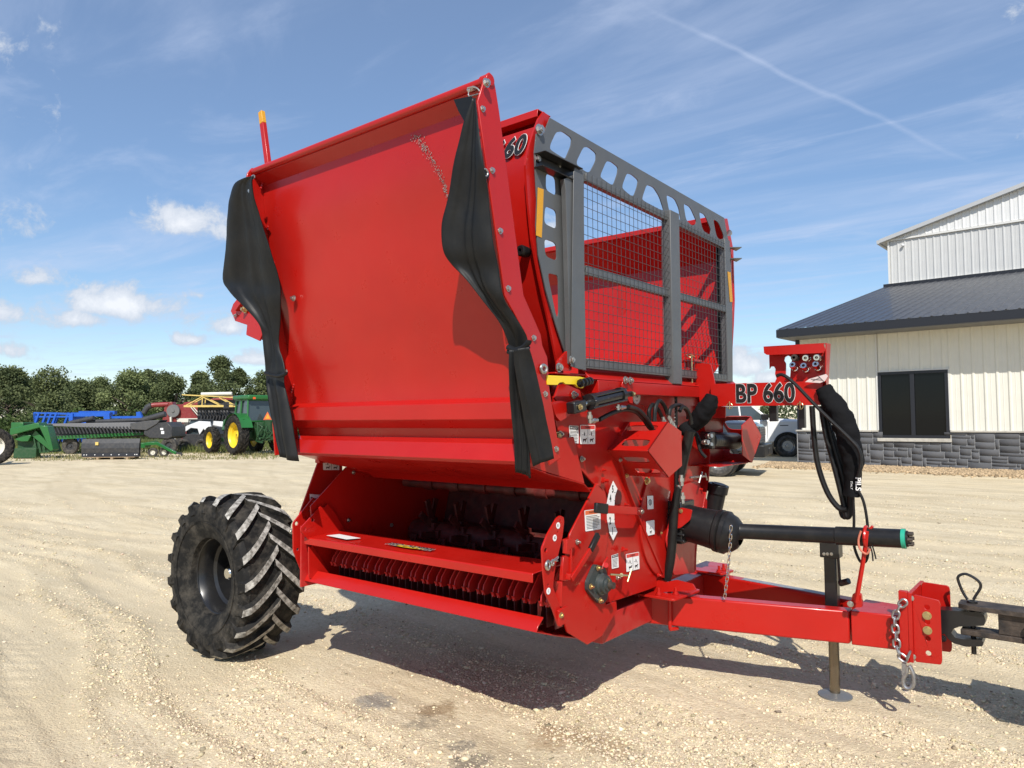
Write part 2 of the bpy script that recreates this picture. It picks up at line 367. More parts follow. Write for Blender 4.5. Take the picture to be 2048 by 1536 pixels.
rad = np.array(rad); A_, R2 = np.meshgrid(ang, rad); gx = R2 * np.cos(A_); gy = R2 * np.sin(A_); gzz = gz(gx, gy)
nv = gx.size; co = np.stack([gx, gy, gzz], -1).reshape(-1, 3); na = len(ang); nr = len(rad)
I = (np.arange(nr - 1)[:, None] * na + np.arange(na)[None]); J = (np.arange(nr - 1)[:, None] * na + (np.arange(na)[None] + 1) % na)
quads = np.stack([I, I + na, J + na, J], -1).reshape(-1, 4)
me = bpy.data.meshes.new('ground'); nq = len(quads); ctr = nv
me.vertices.add(nv + 1); me.vertices.foreach_set('co', np.vstack([co, [[0, 0, 0]]]).ravel())
tri = np.stack([np.full(na, ctr), np.arange(na), (np.arange(na) + 1) % na], -1)
loops = np.concatenate([quads.ravel(), tri.ravel()]); me.loops.add(len(loops)); me.loops.foreach_set('vertex_index', loops.astype(np.int32))
me.polygons.add(nq + na); ls = np.concatenate([np.arange(nq) * 4, nq * 4 + np.arange(na) * 3]); me.polygons.foreach_set('loop_start', ls.astype(np.int32)); 
me.update(calc_edges=True); me.validate(); me.polygons.foreach_set('use_smooth', [True] * len(me.polygons))
ground = bpy.data.objects.new('ground', me); COL.objects.link(ground); ground['kind'] = 'structure'
gm = bpy.data.materials.new('crushed_limestone'); gm.use_nodes = True; t = gm.node_tree; b = t.nodes['Principled BSDF']; b.inputs['Roughness'].default_value = .95; b.inputs['Specular IOR Level'].default_value = .15
cd = N(t, 'ShaderNodeTexCoord').outputs['Object']
def tn(scale, detail=6, rough=.6, rot=0, sc=(1, 1, 1), dist=0):
    mp = N(t, 'ShaderNodeMapping'); mp.inputs['Rotation'].default_value = (0, 0, math.radians(rot)); mp.inputs['Scale'].default_value = sc; lk(t, cd, mp.inputs[0])
    n = N(t, 'ShaderNodeTexNoise', i_Scale=scale, i_Detail=detail, i_Roughness=rough, i_Distortion=dist); lk(t, mp.outputs[0], n.inputs['Vector']); return n.outputs['Fac']
def rmp(s, a, b_, c=0, d=1):
    r = N(t, 'ShaderNodeMapRange', interpolation_type='SMOOTHSTEP'); lk(t, s, r.inputs[0]); r.inputs[1].default_value = a; r.inputs[2].default_value = b_; r.inputs[3].default_value = c; r.inputs[4].default_value = d; return r.outputs[0]
def mixc(f, a, b_):
    n = N(t, 'ShaderNodeMix', data_type='RGBA'); lk(t, f, n.inputs[0])
    for s, k in ((a, 6), (b_, 7)):
        if isinstance(s, tuple): n.inputs[k].default_value = (*s, 1)
        else: lk(t, s, n.inputs[k])
    return n.outputs[2]
c1 = mixc(rmp(tn(.35, 6, .65, 6, (1, 4.0, 1), .6), .35, .65), (.47, .375, .23), (.71, .585, .38))
c1 = mixc(rmp(tn(1.3, 7, .7, 6, (1, 3.0, 1)), .52, .72, 0, .55), c1, (.76, .655, .46))
c1 = mixc(rmp(tn(.9, 5, .6, 30, (1, 2, 1), 1), .60, .74, 0, .5), c1, (.36, .285, .19))
c1 = mixc(rmp(tn(2.6, 4, .6), .66, .76, 0, .55), c1, (.30, .23, .155))
vo = N(t, 'ShaderNodeTexVoronoi', i_Scale=55.0, i_Randomness=1.0); lk(t, cd, vo.inputs['Vector'])
vs_ = N(t, 'ShaderNodeSeparateColor'); lk(t, vo.outputs['Color'], vs_.inputs[0])
pebc = mixc(vs_.outputs[0], (.40, .33, .22), (.78, .69, .52))
c1 = mixc(mth(t, 'MULTIPLY', rmp(tn(.8, 4, .6, 0), .35, .6, .25, .8), .55), c1, pebc)
grain = rmp(tn(170, 3, .7), .3, .7, 0, 1); c1 = mixc(mth(t, 'MULTIPLY', grain, .28), c1, (.74, .635, .45))
grain2 = rmp(tn(320, 2, .7), .55, .8, 0, .5); c1 = mixc(grain2, c1, (.16, .125, .09))
va = t.nodes.new('ShaderNodeVertexColor'); va.layer_name = 'wear'; vsp = N(t, 'ShaderNodeSeparateColor'); lk(t, va.outputs[0], vsp.inputs[0])
c1 = mixc(mth(t, 'MULTIPLY', vsp.outputs[0], .55), c1, (.56, .46, .305)); c1 = mixc(mth(t, 'MULTIPLY', vsp.outputs[1], .40), c1, (.44, .355, .225))
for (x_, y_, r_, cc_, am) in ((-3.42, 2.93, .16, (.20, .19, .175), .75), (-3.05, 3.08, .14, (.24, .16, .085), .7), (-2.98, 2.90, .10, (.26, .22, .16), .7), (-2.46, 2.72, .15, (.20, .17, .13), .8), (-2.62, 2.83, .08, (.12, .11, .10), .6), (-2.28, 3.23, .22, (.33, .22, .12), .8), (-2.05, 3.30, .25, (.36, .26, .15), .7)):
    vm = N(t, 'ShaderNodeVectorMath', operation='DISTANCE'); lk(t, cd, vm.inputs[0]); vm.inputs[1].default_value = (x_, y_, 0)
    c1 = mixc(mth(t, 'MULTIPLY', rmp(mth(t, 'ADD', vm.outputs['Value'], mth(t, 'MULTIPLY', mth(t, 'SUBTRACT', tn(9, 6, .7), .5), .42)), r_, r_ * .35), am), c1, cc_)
lk(t, c1, b.inputs['Base Color'])
vo2 = N(t, 'ShaderNodeTexVoronoi', i_Scale=110.0); lk(t, cd, vo2.inputs['Vector'])
hgt = mth(t, 'ADD', mth(t, 'MULTIPLY', mth(t, 'SUBTRACT', 1, vo.outputs['Distance']), .8), mth(t, 'ADD', mth(t, 'MULTIPLY', mth(t, 'SUBTRACT', 1, vo2.outputs['Distance']), .45), mth(t, 'MULTIPLY', tn(60, 7, .75), 1.4)))
bp = N(t, 'ShaderNodeBump', i_Strength=.8, i_Distance=.009); lk(t, hgt, bp.inputs['Height']); lk(t, bp.outputs[0], b.inputs['Normal'])
me.materials.append(gm)
pk, sh, lg = tracks(gx, gy); at_ = me.color_attributes.new('wear', 'FLOAT_COLOR', 'POINT'); wv = np.zeros((nv + 1, 4), np.float32); wv[:nv, 0] = pk.ravel(); wv[:nv, 1] = sh.ravel(); wv[:nv, 2] = np.clip(lg, 0, 1).ravel(); at_.data.foreach_set('color', wv.ravel())

def mass(name, V, Fs, m, cols=None, kind='stuff', smooth=False):
    """one mesh from big numpy arrays (Fs = quads or tris)"""
    me = bpy.data.meshes.new(name); k = Fs.shape[1]; me.vertices.add(len(V)); me.vertices.foreach_set('co', V.ravel().astype(np.float32))
    me.loops.add(Fs.size); me.loops.foreach_set('vertex_index', Fs.ravel().astype(np.int32)); me.polygons.add(len(Fs)); me.polygons.foreach_set('loop_start', (np.arange(len(Fs)) * k).astype(np.int32))
    if cols is not None:
        a = me.color_attributes.new('tint', 'FLOAT_COLOR', 'POINT'); cc_ = np.concatenate([cols, np.ones((len(cols), 1))], 1); a.data.foreach_set('color', cc_.ravel().astype(np.float32))
    me.update(calc_edges=True); me.materials.append(m)
    if smooth: me.polygons.foreach_set('use_smooth', [True] * len(me.polygons))
    o = bpy.data.objects.new(name, me); COL.objects.link(o)
    if kind: o['kind'] = kind
    return o
def tint_mat(name, rough=.9, spec=.2, trans=0):
    m = bpy.data.materials.new(name); m.use_nodes = True; t = m.node_tree; b = t.nodes['Principled BSDF']; b.inputs['Roughness'].default_value = rough; b.inputs['Specular IOR Level'].default_value = spec
    a = t.nodes.new('ShaderNodeVertexColor'); a.layer_name = 'tint'; lk(t, a.outputs[0], b.inputs['Base Color'])
    if trans:
        tr_ = t.nodes.new('ShaderNodeBsdfTranslucent'); lk(t, a.outputs[0], tr_.inputs[0]); mx_ = t.nodes.new('ShaderNodeMixShader'); mx_.inputs[0].default_value = trans
        lk(t, b.outputs[0], mx_.inputs[1]); lk(t, tr_.outputs[0], mx_.inputs[2]); lk(t, mx_.outputs[0], t.nodes['Material Output'].inputs[0])
    return m
STONE = tint_mat('loose_stone')
# loose stones in front of and around the machine
phi = (1 + 5 ** .5) / 2
ico = np.array([(-1, phi, 0), (1, phi, 0), (-1, -phi, 0), (1, -phi, 0), (0, -1, phi), (0, 1, phi), (0, -1, -phi), (0, 1, -phi), (phi, 0, -1), (phi, 0, 1), (-phi, 0, -1), (-phi, 0, 1)]) / 1.9
icf = np.array([(0, 11, 5), (0, 5, 1), (0, 1, 7), (0, 7, 10), (0, 10, 11), (1, 5, 9), (5, 11, 4), (11, 10, 2), (10, 7, 6), (7, 1, 8), (3, 9, 4), (3, 4, 2), (3, 2, 6), (3, 6, 8), (3, 8, 9), (4, 9, 5), (2, 4, 11), (6, 2, 10), (8, 6, 7), (9, 8, 1)])
n = 210000
d_ = 3.2 * (16 / 3.2) ** (RNG.random(n) ** 1.25); lat = (RNG.random(n) - .5) * 1.6 * d_
v2 = np.array([math.cos(HEAD), math.sin(HEAD)]); r2 = np.array([math.sin(HEAD), -math.cos(HEAD)])
sx = d_ * v2[0] + lat * r2[0]; sy = d_ * v2[1] + lat * r2[1]
u = sx * .995 - sy * .10; v = sx * .10 + sy * .995; q = v + .35 * np.sin(u * .35) + .5 * fbm(u * .25, v * .25, 2, 5)
keep = RNG.random(n) < np.clip((fbm(u * .22, q * 2.6, 3, 77) - .44) * 6, .10, 1) * (1 - .85 * tracks(sx, sy)[0]) + .6 * tracks(sx, sy)[1]; sx = sx[keep]; sy = sy[keep]; d_ = d_[keep]; n = len(sx)
sz = np.exp(RNG.normal(-5.55, .50, n)); sz = np.clip(sz, .002, .020) * (1 + d_ * .03)
base = ico[None] * (1 + (RNG.random((n, 12, 1)) - .5) * 1.1) * (sz[:, None, None]) * np.stack([np.ones(n), RNG.uniform(.6, 1, n), RNG.uniform(.35, .75, n)], -1)[:, None, :]
th = RNG.random(n) * 6.283; c_, s_ = np.cos(th)[:, None], np.sin(th)[:, None]
V = np.stack([base[..., 0] * c_ - base[..., 1] * s_ + sx[:, None], base[..., 0] * s_ + base[..., 1] * c_ + sy[:, None], base[..., 2] + (gz(sx, sy) + sz * .12)[:, None]], -1).reshape(-1, 3)
Fs = (icf[None] + (np.arange(n) * 12)[:, None, None]).reshape(-1, 3)
tone = RNG.normal(0, .11, (n, 1)); cols = np.clip(np.array([[.64, .535, .365]]) * (1 + tone * 1.6) + RNG.normal(0, .015, (n, 3)), .08, .85); dark = RNG.random(n) < .04; cols[dark] *= .42
mass('loose_gravel', V, Fs, STONE, np.repeat(cols, 12, 0))
# coarser gravel strip along the building foot and in the far yard
B0 = Vector((-7.968, 25.695, 0)); BA = math.radians(-2.73); bd = np.array([math.cos(BA), math.sin(BA)]); bn = np.array([-math.sin(BA), math.cos(BA)])
n = 26000; a = RNG.uniform(-1, 14, n); q = -np.abs(RNG.normal(0, .55, n)) - .02; sx = B0.x + a * bd[0] + q * bn[0]; sy = B0.y + a * bd[1] + q * bn[1]; sz = RNG.uniform(.015, .045, n)
base = ico[None] * (1 + (RNG.random((n, 12, 1)) - .5) * .6) * sz[:, None, None]; V = (base + np.stack([sx, sy, .012 + .10 * np.exp(-np.abs(q) / .5)], -1)[:, None, :]).reshape(-1, 3); Fs = (icf[None] + (np.arange(n) * 12)[:, None, None]).reshape(-1, 3)
cols = np.clip(np.array([[.42, .31, .19]]) * RNG.uniform(.55, 1.35, (n, 1)), .05, .8); mass('foundation_gravel', V, Fs, STONE, np.repeat(cols, 12, 0))
m = MB(); 
for i in range(28):
    a0 = -1 + i * .55; p = [B0 + Vector((*(bd * (a0 + s * .55) + bn * w_), 0)) for s, w_ in ((0, -.9), (1, -.9), (1, .2), (0, .2))]; m.add([p[0] + Vector((0, 0, .003)), p[1] + Vector((0, 0, .003)), p[2] + Vector((0, 0, .13)), p[3] + Vector((0, 0, .13))], [(0, 1, 2, 3)])
o = m.build('gravel_bank', mat('bank_gravel', (.36, .27, .17), .95, var=.6, vs=30, bump=1, bs=60), None); o['kind'] = 'structure'
# ================================================================== grass and weeds at the far edge of the yard
GRASS = tint_mat('grass_blades', .8, .2, .25)
def grass(name, n, x0, x1, D0, D1, h, seed=0, colr=((.10, .15, .035), (.19, .19, .07))):
    rg = np.random.default_rng(seed); px = rg.uniform(x0, x1, n); D = rg.uniform(D0, D1, n); P = np.stack([v2[0] * D + r2[0] * (px - 1024) / F * D, v2[1] * D + r2[1] * (px - 1024) / F * D], -1)
    k = fbm(P[:, 0] * .5, P[:, 1] * .5, 3, 3 + seed); ok = k > rg.uniform(.25, .62, n); P = P[ok]; n = len(P); hh = h * rg.uniform(.4, 1.3, n) * (.5 + k[ok]); w = rg.uniform(.012, .03, n); a = rg.uniform(0, 6.28, n); ln = rg.normal(0, .35, (n, 2)) * hh[:, None]
    dx = np.cos(a) * w; dy = np.sin(a) * w; z = np.zeros(n)
    V = np.stack([np.stack([P[:, 0] - dx, P[:, 1] - dy, z], -1), np.stack([P[:, 0] + dx, P[:, 1] + dy, z], -1), np.stack([P[:, 0] + ln[:, 0], P[:, 1] + ln[:, 1], hh], -1)], 1).reshape(-1, 3)
    Fs = np.arange(n * 3).reshape(-1, 3); t_ = rg.random((n, 1)); cols = np.array([colr[0]]) * (1 - t_) + np.array([colr[1]]) * t_; return mass(name, V, Fs, GRASS, np.repeat(cols, 3, 0))
grass('grass', 50000, -500, 640, 38.5, 60, .34, 1); grass('weeds', 7000, -250, 560, 31.5, 39, .12, 2, ((.15, .17, .06), (.33, .28, .14)))
m = MB(); a, b_, c, d = G(-900, 46), G(900, 46), G(900, 140), G(-900, 140); m.add([a, b_, c, d], [(0, 1, 2, 3)]); 
for v_ in m.v: v_.z = .02
o = m.build('meadow', mat('meadow_grass', (.10, .13, .045), .95, var=.5, vs=.6, bump=.6, bs=20), None); o['kind'] = 'structure'
# ================================================================== trees along the yard edge
LEAF = tint_mat('leaf', .7, .25, .30); BARK = mat('bark', (.10, .075, .055), .9, var=.4, vs=6, bump=.6, bs=12)
def tree(px, D, Hh, Wd, seed, hue, label, dens=1.0, low=.03):
    Hh *= .82
    rg = np.random.default_rng(seed); base = G(px, D); T = thing('tree', label, 'tree', base, 0, 'trees along the far edge of the yard'); rs = random.Random(seed)
    m = MB(); m.tube(smooth_path([Vector((0, 0, 0)), Vector((rs.uniform(-.2, .2), rs.uniform(-.2, .2), Hh * .35)), Vector((rs.uniform(-.3, .3), 0, Hh * .8))], 4), [.26 - .022 * i for i in range(9)], 8)
    for i in range(9):
        z = Hh * rs.uniform(.2, .6); a = rs.uniform(0, 6.28); L = Wd * rs.uniform(.15, .28); m.tube([Vector((0, 0, z)), Vector((math.cos(a) * L * .5, math.sin(a) * L * .5, z + L * .4)), Vector((math.cos(a) * L, math.sin(a) * L, z + L * .7))], [.11, .07, .03], 6)
    m.build('trunk', BARK, T, off=False)
    nl = int(22 * dens); C_ = []; R_ = []
    for i in range(nl):   # foliage lobes
        t_ = rg.random(); zc = Hh * (low + (1 - low) * (t_ ** .8)) ; prof_ = math.sin(min(1, (zc / Hh) * 1.05 + .12) * math.pi) ** .55 if zc < Hh * .98 else .25
        a = rg.uniform(0, 6.28); rr = Wd * .5 * prof_ * rg.uniform(.35, .92); C_.append((math.cos(a) * rr, math.sin(a) * rr, min(zc, Hh * .93))); R_.append(Wd * rg.uniform(.10, .20))
    C_ = np.array(C_); R_ = np.array(R_); nleaf = int(15000 * dens); k = rg.integers(0, nl, nleaf); dv = rg.normal(0, 1, (nleaf, 3)); dv /= np.linalg.norm(dv, axis=1)[:, None]
    P = C_[k] + dv * (R_[k] * rg.random(nleaf) ** .28 * rg.uniform(.8, 1.2, nleaf))[:, None] * np.array([1, 1, .85]); P[:, 2] = np.abs(P[:, 2])
    g_ = vnoise(P[:, 0] * 1.3 + 50 + P[:, 2] * .7, P[:, 1] * 1.3 + P[:, 2] * 1.1 + 50, seed); P = P[g_ > .22]; n = len(P)
    s = rg.uniform(.07, .17, n)[:, None]; a = rg.normal(0, 1, (n, 3)); a /= np.linalg.norm(a, axis=1)[:, None]; b_ = np.cross(a, rg.normal(0, 1, (n, 3))); b_ /= np.linalg.norm(b_, axis=1)[:, None]
    V = np.stack([P - a * s, P + b_ * s * .7, P + a * s, P - b_ * s * .7], 1).reshape(-1, 3); Fs = np.arange(n * 4).reshape(-1, 4)
    cl = vnoise(P[:, 0] * .9 + 9, P[:, 2] * .9 + P[:, 1] * .5 + 9, seed + 3)[:, None]; t_ = np.clip(cl * .7 + rg.random((n, 1)) * .45 - .08, 0, 1)
    lo = np.array([[.052, .075, .030]]) * hue; hi = np.array([[.21, .24, .10]]) * hue; cols = lo * (1 - t_) + hi * t_
    me = mass('crown', V, Fs, LEAF, np.repeat(cols, 4, 0), kind=None); me.parent = T; me.location = (0, 0, 0); return T
TL = [(-260, 84, 9.5, 11, 1.0, 'tree'), (-120, 80, 9.2, 10, 1.0, 'tree'), (18, 78, 8.6, 9.5, .85, 'dark broad tree at the left edge of the photo, behind the green header'), (95, 76, 8.0, 8.5, .95, 'dense dark-green tree standing above the left end of the blue implement'),
      (165, 86, 7.4, 8.0, 1.05, 'lower tree filling the dip behind the middle of the blue implement'), (205, 90, 9.0, 6.5, 1.25, 'paler round-topped tree rising just right of the treeline dip'), (262, 82, 8.2, 8.5, 1.35, 'yellowish-green bushy tree above the right end of the blue implement'),
      (298, 92, 9.9, 7.5, .95, 'tall spiky-topped tree behind the unloading auger'), (352, 84, 7.8, 8.0, 1.05, 'rounded tree directly behind the red combine body'), (400, 96, 9.6, 6.0, .95, 'feathery tree just left of the tallest crowns'),
      (440, 88, 11.2, 8.0, .9, 'tallest tree, with clumped crowns above the yellow spray boom'), (478, 92, 10.2, 6.5, .9, 'tall tree standing behind the green tractor cab roof'), (525, 96, 9.4, 8.0, 1.0, 'tree partly hidden by the left rubber flap'),
      (600, 96, 9.4, 9.0, 1.0, 'tree'), (60, 98, 8.8, 9, .9, 'tree of the back row peeping between the two leftmost crowns'), (130, 100, 8.2, 9, 1.05, 'back-row tree seen in the dip of the treeline'), (330, 100, 9.4, 9, .9, 'back-row tree between the spiky-topped and the rounded tree')]
for i, (px, D, Hh, Wd, hue, lab) in enumerate(TL):
    if lab == 'tree' : continue
    tree(px, D, Hh, Wd, 100 + i, hue, lab)
# low scrub under the trees
def bush(px, D, Hh, Wd, seed, label): 
    return tree(px, D, Hh, Wd, seed, .9, label, .55, .02)
hedge = []
rg = np.random.default_rng(5); n = 42000; px = rg.uniform(-160, 640, n); D = rg.uniform(66, 84, n); zz = rg.random(n) ** .8 * (.4 + 5.5 * np.clip(fbm(px * .05, D * .25, 3, 9) - .25, 0, 1)); P = np.stack([v2[0] * D + r2[0] * (px - 1024) / F * D, v2[1] * D + r2[1] * (px - 1024) / F * D, zz], -1)
s = rg.uniform(.08, .2, n)[:, None]; a = rg.normal(0, 1, (n, 3)); a /= np.linalg.norm(a, axis=1)[:, None]; b_ = np.cross(a, rg.normal(0, 1, (n, 3))); b_ /= np.linalg.norm(b_, axis=1)[:, None]
V = np.stack([P - a * s, P + b_ * s * .7, P + a * s, P - b_ * s * .7], 1).reshape(-1, 3); t_ = rg.random((n, 1)); cols = np.array([[.028, .05, .014]]) * (1 - t_) + np.array([[.09, .13, .035]]) * t_
mass('undergrowth', V, np.arange(n * 4).reshape(-1, 4), LEAF, np.repeat(cols, 4, 0))

# ================================================================== metal-clad building on the right
BW = mat('cream_cladding', (.68, .66, .58), .5, var=.05, vs=2, coat=.1); BG2 = mat('grey_cladding', (.52, .52, .51), .45, var=.05, vs=2); ROOFM = mat('charcoal_roof', (.035, .037, .045), .42, coat=.15, var=.2, vs=1.2, rvar=.08)
TRIM = mat('black_trim', (.012, .013, .018), .4); SILL = mat('pale_stone', (.50, .47, .41), .85, var=.25, vs=6, bump=.5, bs=14); GLASS = mat('dark_glass', (.004, .005, .006), .05, spec=.22)
BLD = thing('shop_building', 'cream metal-clad building with grey stone base, dark roof and black window on the right', 'building', B0, BA)
def loc(mb, name, m, parent=BLD, **k): return mb.build(name, m, parent, off=False, **k)
# ribbed wall panel with an opening for the window
def ribs(x0, x1, y, z0, z1f, z0f=None, step=.30, d=.028, m_=None, z0c=None):
    m = MB(); x = x0
    while x < x1 - .001:
        xs = [(x, 0), (min(x + .035, x1), -d), (min(x + .07, x1), -d), (min(x + .105, x1), 0), (min(x + .18, x1), 0), (min(x + .19, x1), -.008), (min(x + .205, x1), 0), (min(x + step, x1), 0)]
        for (a, da), (b_, db) in zip(xs, xs[1:]):
            if b_ - a < 1e-5: continue
            m.add([(a, y + da, z0), (b_, y + db, z0), (b_, y + db, z1f(b_)), (a, y + da, z1f(a))], [(0, 1, 2, 3)])
        x += step
    return m
WX0, WX1, WZ0, WZ1 = 2.59, 4.56, 1.0, 3.10
m = ribs(.12, WX0, 0, 1.24, lambda x: 4.34); m2 = ribs(WX1, 14, 0, 1.24, lambda x: 4.34); m3 = ribs(WX0, WX1, 0, WZ1, lambda x: 4.34)
for q in (m2, m3): m.add(q.v, q.f)
m.bx(.0, 14, .031, .2, 1.2, 4.6); wall = loc(m, 'wall', BW, smooth=0)
m = MB(); m.bx(.0, .12, -.03, .2, 1.24, 4.34); m.bx(-.02, -.005, .0, 12.4, 1.24, 4.335); loc(m, 'corner_trim', TRIM)
m = MB(); m.plate([[(0, .2, 0), (0, 12.4, 0), (0, 12.4, 7.5), (0, .2, 4.6)]], (.02, 0, 0)); loc(m, 'end_wall', BW)
rs = random.Random(11); m = MB(); STM = tint_mat('ashlar_stone', .85, .2); SV = []; SF = []; SC_ = []
# random-sized coursed blocks
cells = {}; gx_, gz_ = .10, .10; nx_, nz_ = int(14.2 / gx_), 12
occ = np.zeros((nx_, nz_), bool); blocks = []
for iz in range(nz_):
    for ix in range(nx_):
        if occ[ix, iz]: continue
        w = rs.choice([3, 4, 4, 5, 6]); h = rs.choice([1, 1, 2, 2, 2, 3]) 
        while w > 1 and (ix + w > nx_ or occ[ix:ix + w, iz].any()): w -= 1
        if iz + h > nz_ or occ[ix:ix + w, iz:iz + h].any(): h = 1
        occ[ix:ix + w, iz:iz + h] = True; blocks.append((ix * gx_, iz * gz_, w * gx_, h * gz_))
def addbox(V, Fq, Cc, x0, x1, y0, y1, z0, z1, c, bulge=.003):
    k = len(V); V += [(x0, y1, z0), (x1, y1, z0), (x1, y1, z1), (x0, y1, z1), (x0 + .008, y0 + .006, z0 + .008), (x1 - .008, y0 + rs.uniform(0, bulge), z0 + .008), (x1 - .008, y0 + rs.uniform(0, bulge), z1 - .008), (x0 + .008, y0, z1 - .008)]
    Fq += [(k + 4, k + 5, k + 6, k + 7), (k, k + 1, k + 5, k + 4), (k + 1, k + 2, k + 6, k + 5), (k + 2, k + 3, k + 7, k + 6), (k + 3, k, k + 4, k + 7)]; Cc += [c] * 8
for (x, z, w, h) in blocks:
    if x > WX0 - .05 and x + w < WX1 + .05 and z + h > 1.0: h = max(.02, .98 - z)
    if h < .03: continue
    g_ = rs.uniform(.085, .115); addbox(SV, SF, SC_, x + .009, x + w - .009, -.068, -.04, z + .009, z + h - .009, (g_, g_ * 1.01, g_ * 1.07))
so = mass('stone_base', np.array(SV), np.array(SF), STM, np.array(SC_), kind=None); so.parent = BLD
so.data.materials[0].node_tree.nodes['Principled BSDF']
bpn = so.data.materials[0].node_tree; nn_ = N(bpn, 'ShaderNodeTexNoise', i_Scale=7.0, i_Detail=6.0); co_ = N(bpn, 'ShaderNodeTexCoord'); lk(bpn, co_.outputs['Object'], nn_.inputs['Vector']); bb = N(bpn, 'ShaderNodeBump', i_Strength=.35, i_Distance=.02); lk(bpn, nn_.outputs['Fac'], bb.inputs['Height']); lk(bpn, bb.outputs[0], bpn.nodes['Principled BSDF'].inputs['Normal'])
m = MB(); m.bx(-.03, WX0 - .03, -.045, .2, -.2, 1.19); m.bx(WX1 + .03, 14, -.045, .2, -.2, 1.19); m.bx(WX0 - .03, WX1 + .03, -.045, .2, -.2, .885); loc(m, 'mortar_backing', mat('mortar', (.26, .26, .26), .9))
m = MB(); m.bx(-.05, WX0 - .02, -.10, .02, 1.19, 1.245); m.bx(WX1 + .02, 14, -.10, .02, 1.19, 1.245); loc(m, 'stone_cap', SILL, bevel=.008)
wn = MB()
for a, b_, c, d in ((WX0, WX1, WZ0, WZ0 + .09), (WX0, WX1, WZ1 - .09, WZ1), (WX0, WX0 + .09, WZ0 + .09, WZ1 - .09), (WX1 - .09, WX1, WZ0 + .09, WZ1 - .09), ((WX0 + WX1) / 2 - .06, (WX0 + WX1) / 2 + .06, WZ0 + .09, WZ1 - .09)): wn.bx(a, b_, -.05, .05, c, d)
win = loc(wn, 'window', TRIM, bevel=.004); 
for a, b_ in ((WX0 + .09, (WX0 + WX1) / 2 - .06), ((WX0 + WX1) / 2 + .06, WX1 - .09)): m = MB(); m.bx(a, b_, .0, .012, WZ0 + .09, WZ1 - .09); loc(m, 'pane', GLASS, win)
m = MB(); m.bx(WX0 - .05, WX1 + .05, -.11, .02, WZ0 - .11, WZ0 - .003); loc(m, 'sill', SILL, win, bevel=.008)
m = MB(); m.bx(WX0 - .03, WX1 + .03, -.05, .0, WZ1 + .001, WZ1 + .03); m.bx(WX0 - .05, WX0 - .002, -.036, .0, 1.25, 4.33); m.bx(WX1 + .002, WX1 + .03, -.036, .0, 1.25, WZ1); loc(m, 'head_trim', mat('white_trim', (.62, .61, .58), .5), win)
# low roof: rib profile running up the slope
EY = -1.1; sl = (7.87 - 4.62) / 13.6; m = MB(); x = -.22
while x < 14:
    for (a, da), (b_, db) in zip([(0, 0), (.03, .025), (.055, .025), (.085, 0), (.23, 0)], [(.03, .025), (.055, .025), (.085, 0), (.23, 0), (.305, 0)]):
        m.add([(x + a, EY - .04, 4.62 + da), (x + b_, EY - .04, 4.62 + db), (x + b_, 12.46, 4.62 + sl * 13.6 + db), (x + a, 12.46, 4.62 + sl * 13.6 + da)], [(0, 1, 2, 3)])
    x += .305
roof = loc(m, 'roof', ROOFM, smooth=0)
m = MB(); m.bx(-.24, 14, EY - .03, EY, 4.36, 4.619); m.bx(-.24, -.21, EY, .0, 4.36, 4.61); m.hexa([(-.24, EY, 4.40), (-.21, EY, 4.40), (-.21, 12.4, 7.62), (-.24, 12.4, 7.62), (-.24, EY, 4.61), (-.222, EY, 4.61), (-.222, 12.4, 7.85), (-.24, 12.4, 7.85)]); loc(m, 'fascia', TRIM, roof)
m = MB(); m.bx(-.21, 14, EY, .03, 4.34, 4.36); m.bx(-.21, 0, .03, 12.4, 4.34, 4.36); loc(m, 'soffit', mat('soffit_grey', (.16, .16, .16), .6), roof)
m = MB(); m.bx(-.27, 14, 12.36, 12.47, 7.84, 7.99); loc(m, 'flashing', TRIM, roof)
# tall rear hall: gable wall with two bands of cladding
z1 = lambda x: 10.12 + (x + .05) * .262; m = ribs(.03, 14, 12.5, 7.95, lambda x: 10.05, m_=None); up_ = loc(m, 'hall_wall', BG2, smooth=0)
m = ribs(.03, 14, 12.47, 10.14, lambda x: max(10.141, z1(x) - .04)); loc(m, 'gable_wall', mat('light_cladding', (.66, .66, .65), .4, var=.05, vs=2), smooth=0)
m = MB(); m.bx(-.02, 14, 12.40, 12.5, 10.04, 10.12); m.bx(-.05, .03, 12.42, 12.56, 7.8, 10.1); m.bx(-.02, 14, 12.42, 12.5, 7.93, 8.0); loc(m, 'wall_trim', mat('white_trim', (.62, .61, .58), .5))
m = MB(); m.hexa([(-.35, 12.2, 9.98), (14, 12.2, 13.74), (14, 25, 13.74), (-.35, 25, 9.98), (-.35, 12.2, 10.16), (14, 12.2, 13.92), (14, 25, 13.92), (-.35, 25, 10.16)]); m.bx(-.47, -.35, 12.2, 25, 9.95, 10.12); loc(m, 'hall_roof', mat('grey_roof', (.40, .41, .42), .45))
m = MB(); m.bx(-.0, .02, 12.5, 25, 4, 10); m.bx(0.02, 14, 12.56, 12.6, 4, 10.1); loc(m, 'hall_side', BG2)
m = MB(); m.sph((.62, 12.38, 9.75), .07, 12); m.cyl((.62, 12.38, 9.75), (.62, 12.5, 9.75), .04); cm_ = loc(m, 'security_camera', mat('white_plastic', (.7, .7, .7), .4)); 

